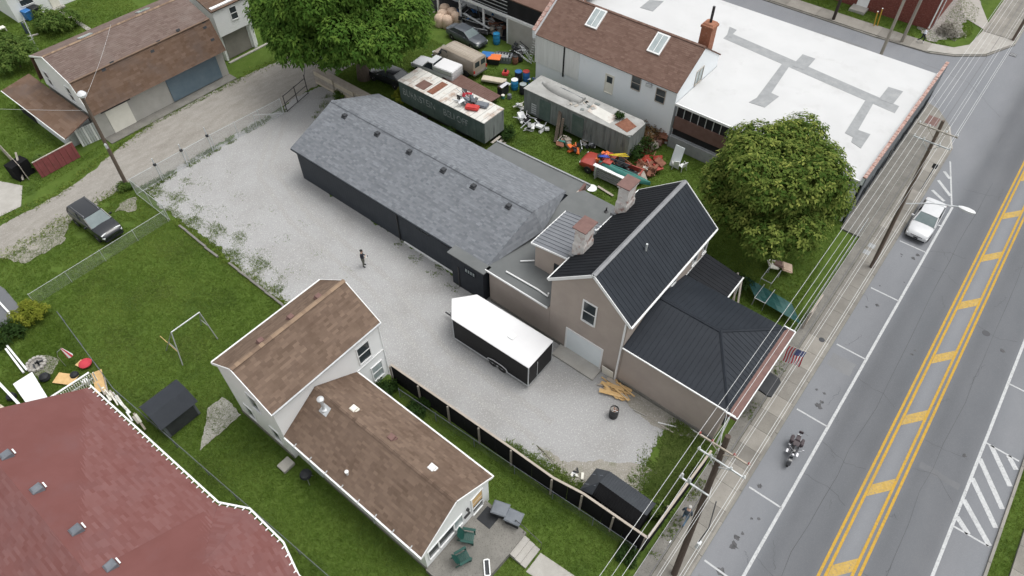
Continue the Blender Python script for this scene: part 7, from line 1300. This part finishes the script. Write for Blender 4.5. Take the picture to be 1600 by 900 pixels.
# more clutter round the storage trailers, wheel tracks, asphalt repairs
for lb_, px, py, n_, s_, cols, sp_ in (('coloured bins and crates along the white wall foot', 834, 133, 14, .6, ['blue_plastic', 'black_plastic', 'galv', 'dark_gray', 'wood_gray'], .8), ('windows and frames stacked at the old trailer side', 828, 200, 14, .9, ['trim', 'dark_gray', 'galv', 'glass'], .7), ('scrap wood beside the logs', 882, 225, 14, .8, ['wood_gray', 'green_plastic', 'wood_rail', 'rust'], .7), ('engine parts between pickup and old trailer', 925, 228, 18, .7, ['black_metal', 'dark_gray', 'steel', 'wood_gray'], .8), ('pots and boxes at the shed corner', 800, 60, 14, .6, ['black_metal', 'rust', 'galv', 'blue_plastic'], .8),
        ('tyres and rims under the trailer end', 770, 215, 8, .5, ['rubber', 'black_metal', 'steel'], .5), ('dark sheets on the pickup bed', 968, 262, 12, .9, ['dark_gray', 'black_plastic', 'rust'], .7), ('rails and posts behind the chimney', 1000, 280, 12, 1.0, ['rust', 'galv', 'wood_gray'], .8)):
    junk(lb_, px, py, .9 if 'bed' in lb_ else 0, cols, n_, s_, spread=sp_)
def track(pts, wd, mat, z, par, name):
    q = [V((*p, 0)) for p in pts]; Lf, Rt = [], []
    P = []
    for i in range(len(q) - 1):
        n_ = max(2, int((q[i + 1] - q[i]).length / .3))
        P += [q[i].lerp(q[i + 1], k / n_) for k in range(n_)]
    for k in range(3): P = [P[0]] + [(P[i - 1] + P[i] * 2 + P[i + 1]) / 4 for i in range(1, len(P) - 1)] + [P[-1]]
    for i, p in enumerate(P):
        d_ = (P[min(i + 1, len(P) - 1)] - P[max(i - 1, 0)]).normalized(); nrm = V((-d_.y, d_.x, 0)); Lf.append(p + nrm * wd * R.uniform(.3, .7)); Rt.append(p - nrm * wd * R.uniform(.3, .7))
    k = len(P); m_ = MB(); m_.add([(a.x, a.y, z) for a in Lf + Rt], [(i, i + 1, k + i + 1, k + i) for i in range(k - 1)]); m_.build(name, mat, par, fix=False)
for off in (0, 1.6):
    track([(26 + off, 49), (21.5 + off * .8, 45), (19.4 + off, 38), (18.6 + off, 28), (16.4 + off, 20), (16.6 + off, 11)], .42, 'gravel_worn', .0075, lot, 'wheel_track')
pm('patch_dark', (.138, .142, .15), (.155, .16, .167), .8, .9, spec=.12, fine=((.2, .2, .21), 60, .36)); pm('patch_light', (.182, .187, .194), (.2, .205, .21), .8, .9, spec=.12, fine=((.28, .28, .29), 60, .36))
for x0, x1, y0, y1, mt in ((12.5, 15.8, -2.0, -.3, 'patch_light'), (33.2, 34.4, -1.9, -.3, 'patch_light'), (29.5, 30.0, -9.8, -7.5, 'patch_dark'), (70, 74, 12, 17, 'patch_light'), (71, 73, 22, 30, 'patch_dark')):
    sheet('asphalt_patch', ragged([(x0, y0), (x1, y0), (x1, y1), (x0, y1)], .3, .05), .0068, mt, road)
for _ in range(26):
    x, y = R.uniform(14, 66), R.choice([R.uniform(-2, -.3), R.uniform(-5, -2.5), R.uniform(-9.8, -7.4)]); a = R.uniform(0, 6.28); l_ = R.uniform(.8, 2.6)
    crack([(x, y), (x + math.cos(a) * l_ * .5 + R.gauss(0, .2), y + math.sin(a) * l_ * .25), (x + math.cos(a) * l_, y + math.sin(a) * l_ * .5)], .016)
for _ in range(16): blot((R.uniform(13, 60), R.uniform(-2, -.4), 0), R.uniform(.05, .2))

suv = [o for o in bpy.data.objects if o.get('label') == 'black crossover parked on the grass beside the alley'][0]
for s_ in (1, -1): MB().tube([(-1.75, s_ * .62, 1.66), (-1.6, s_ * .62, 1.73), (.1, s_ * .62, 1.72), (.25, s_ * .62, 1.66)], .022).build('roof_rail', 'chrome', suv)
for s_ in (1, -1): MB().obox((2.2, s_ * .55, .9), (.1, .5, .05), -s_ * .3).build('light_strip', 'light_clear', suv)
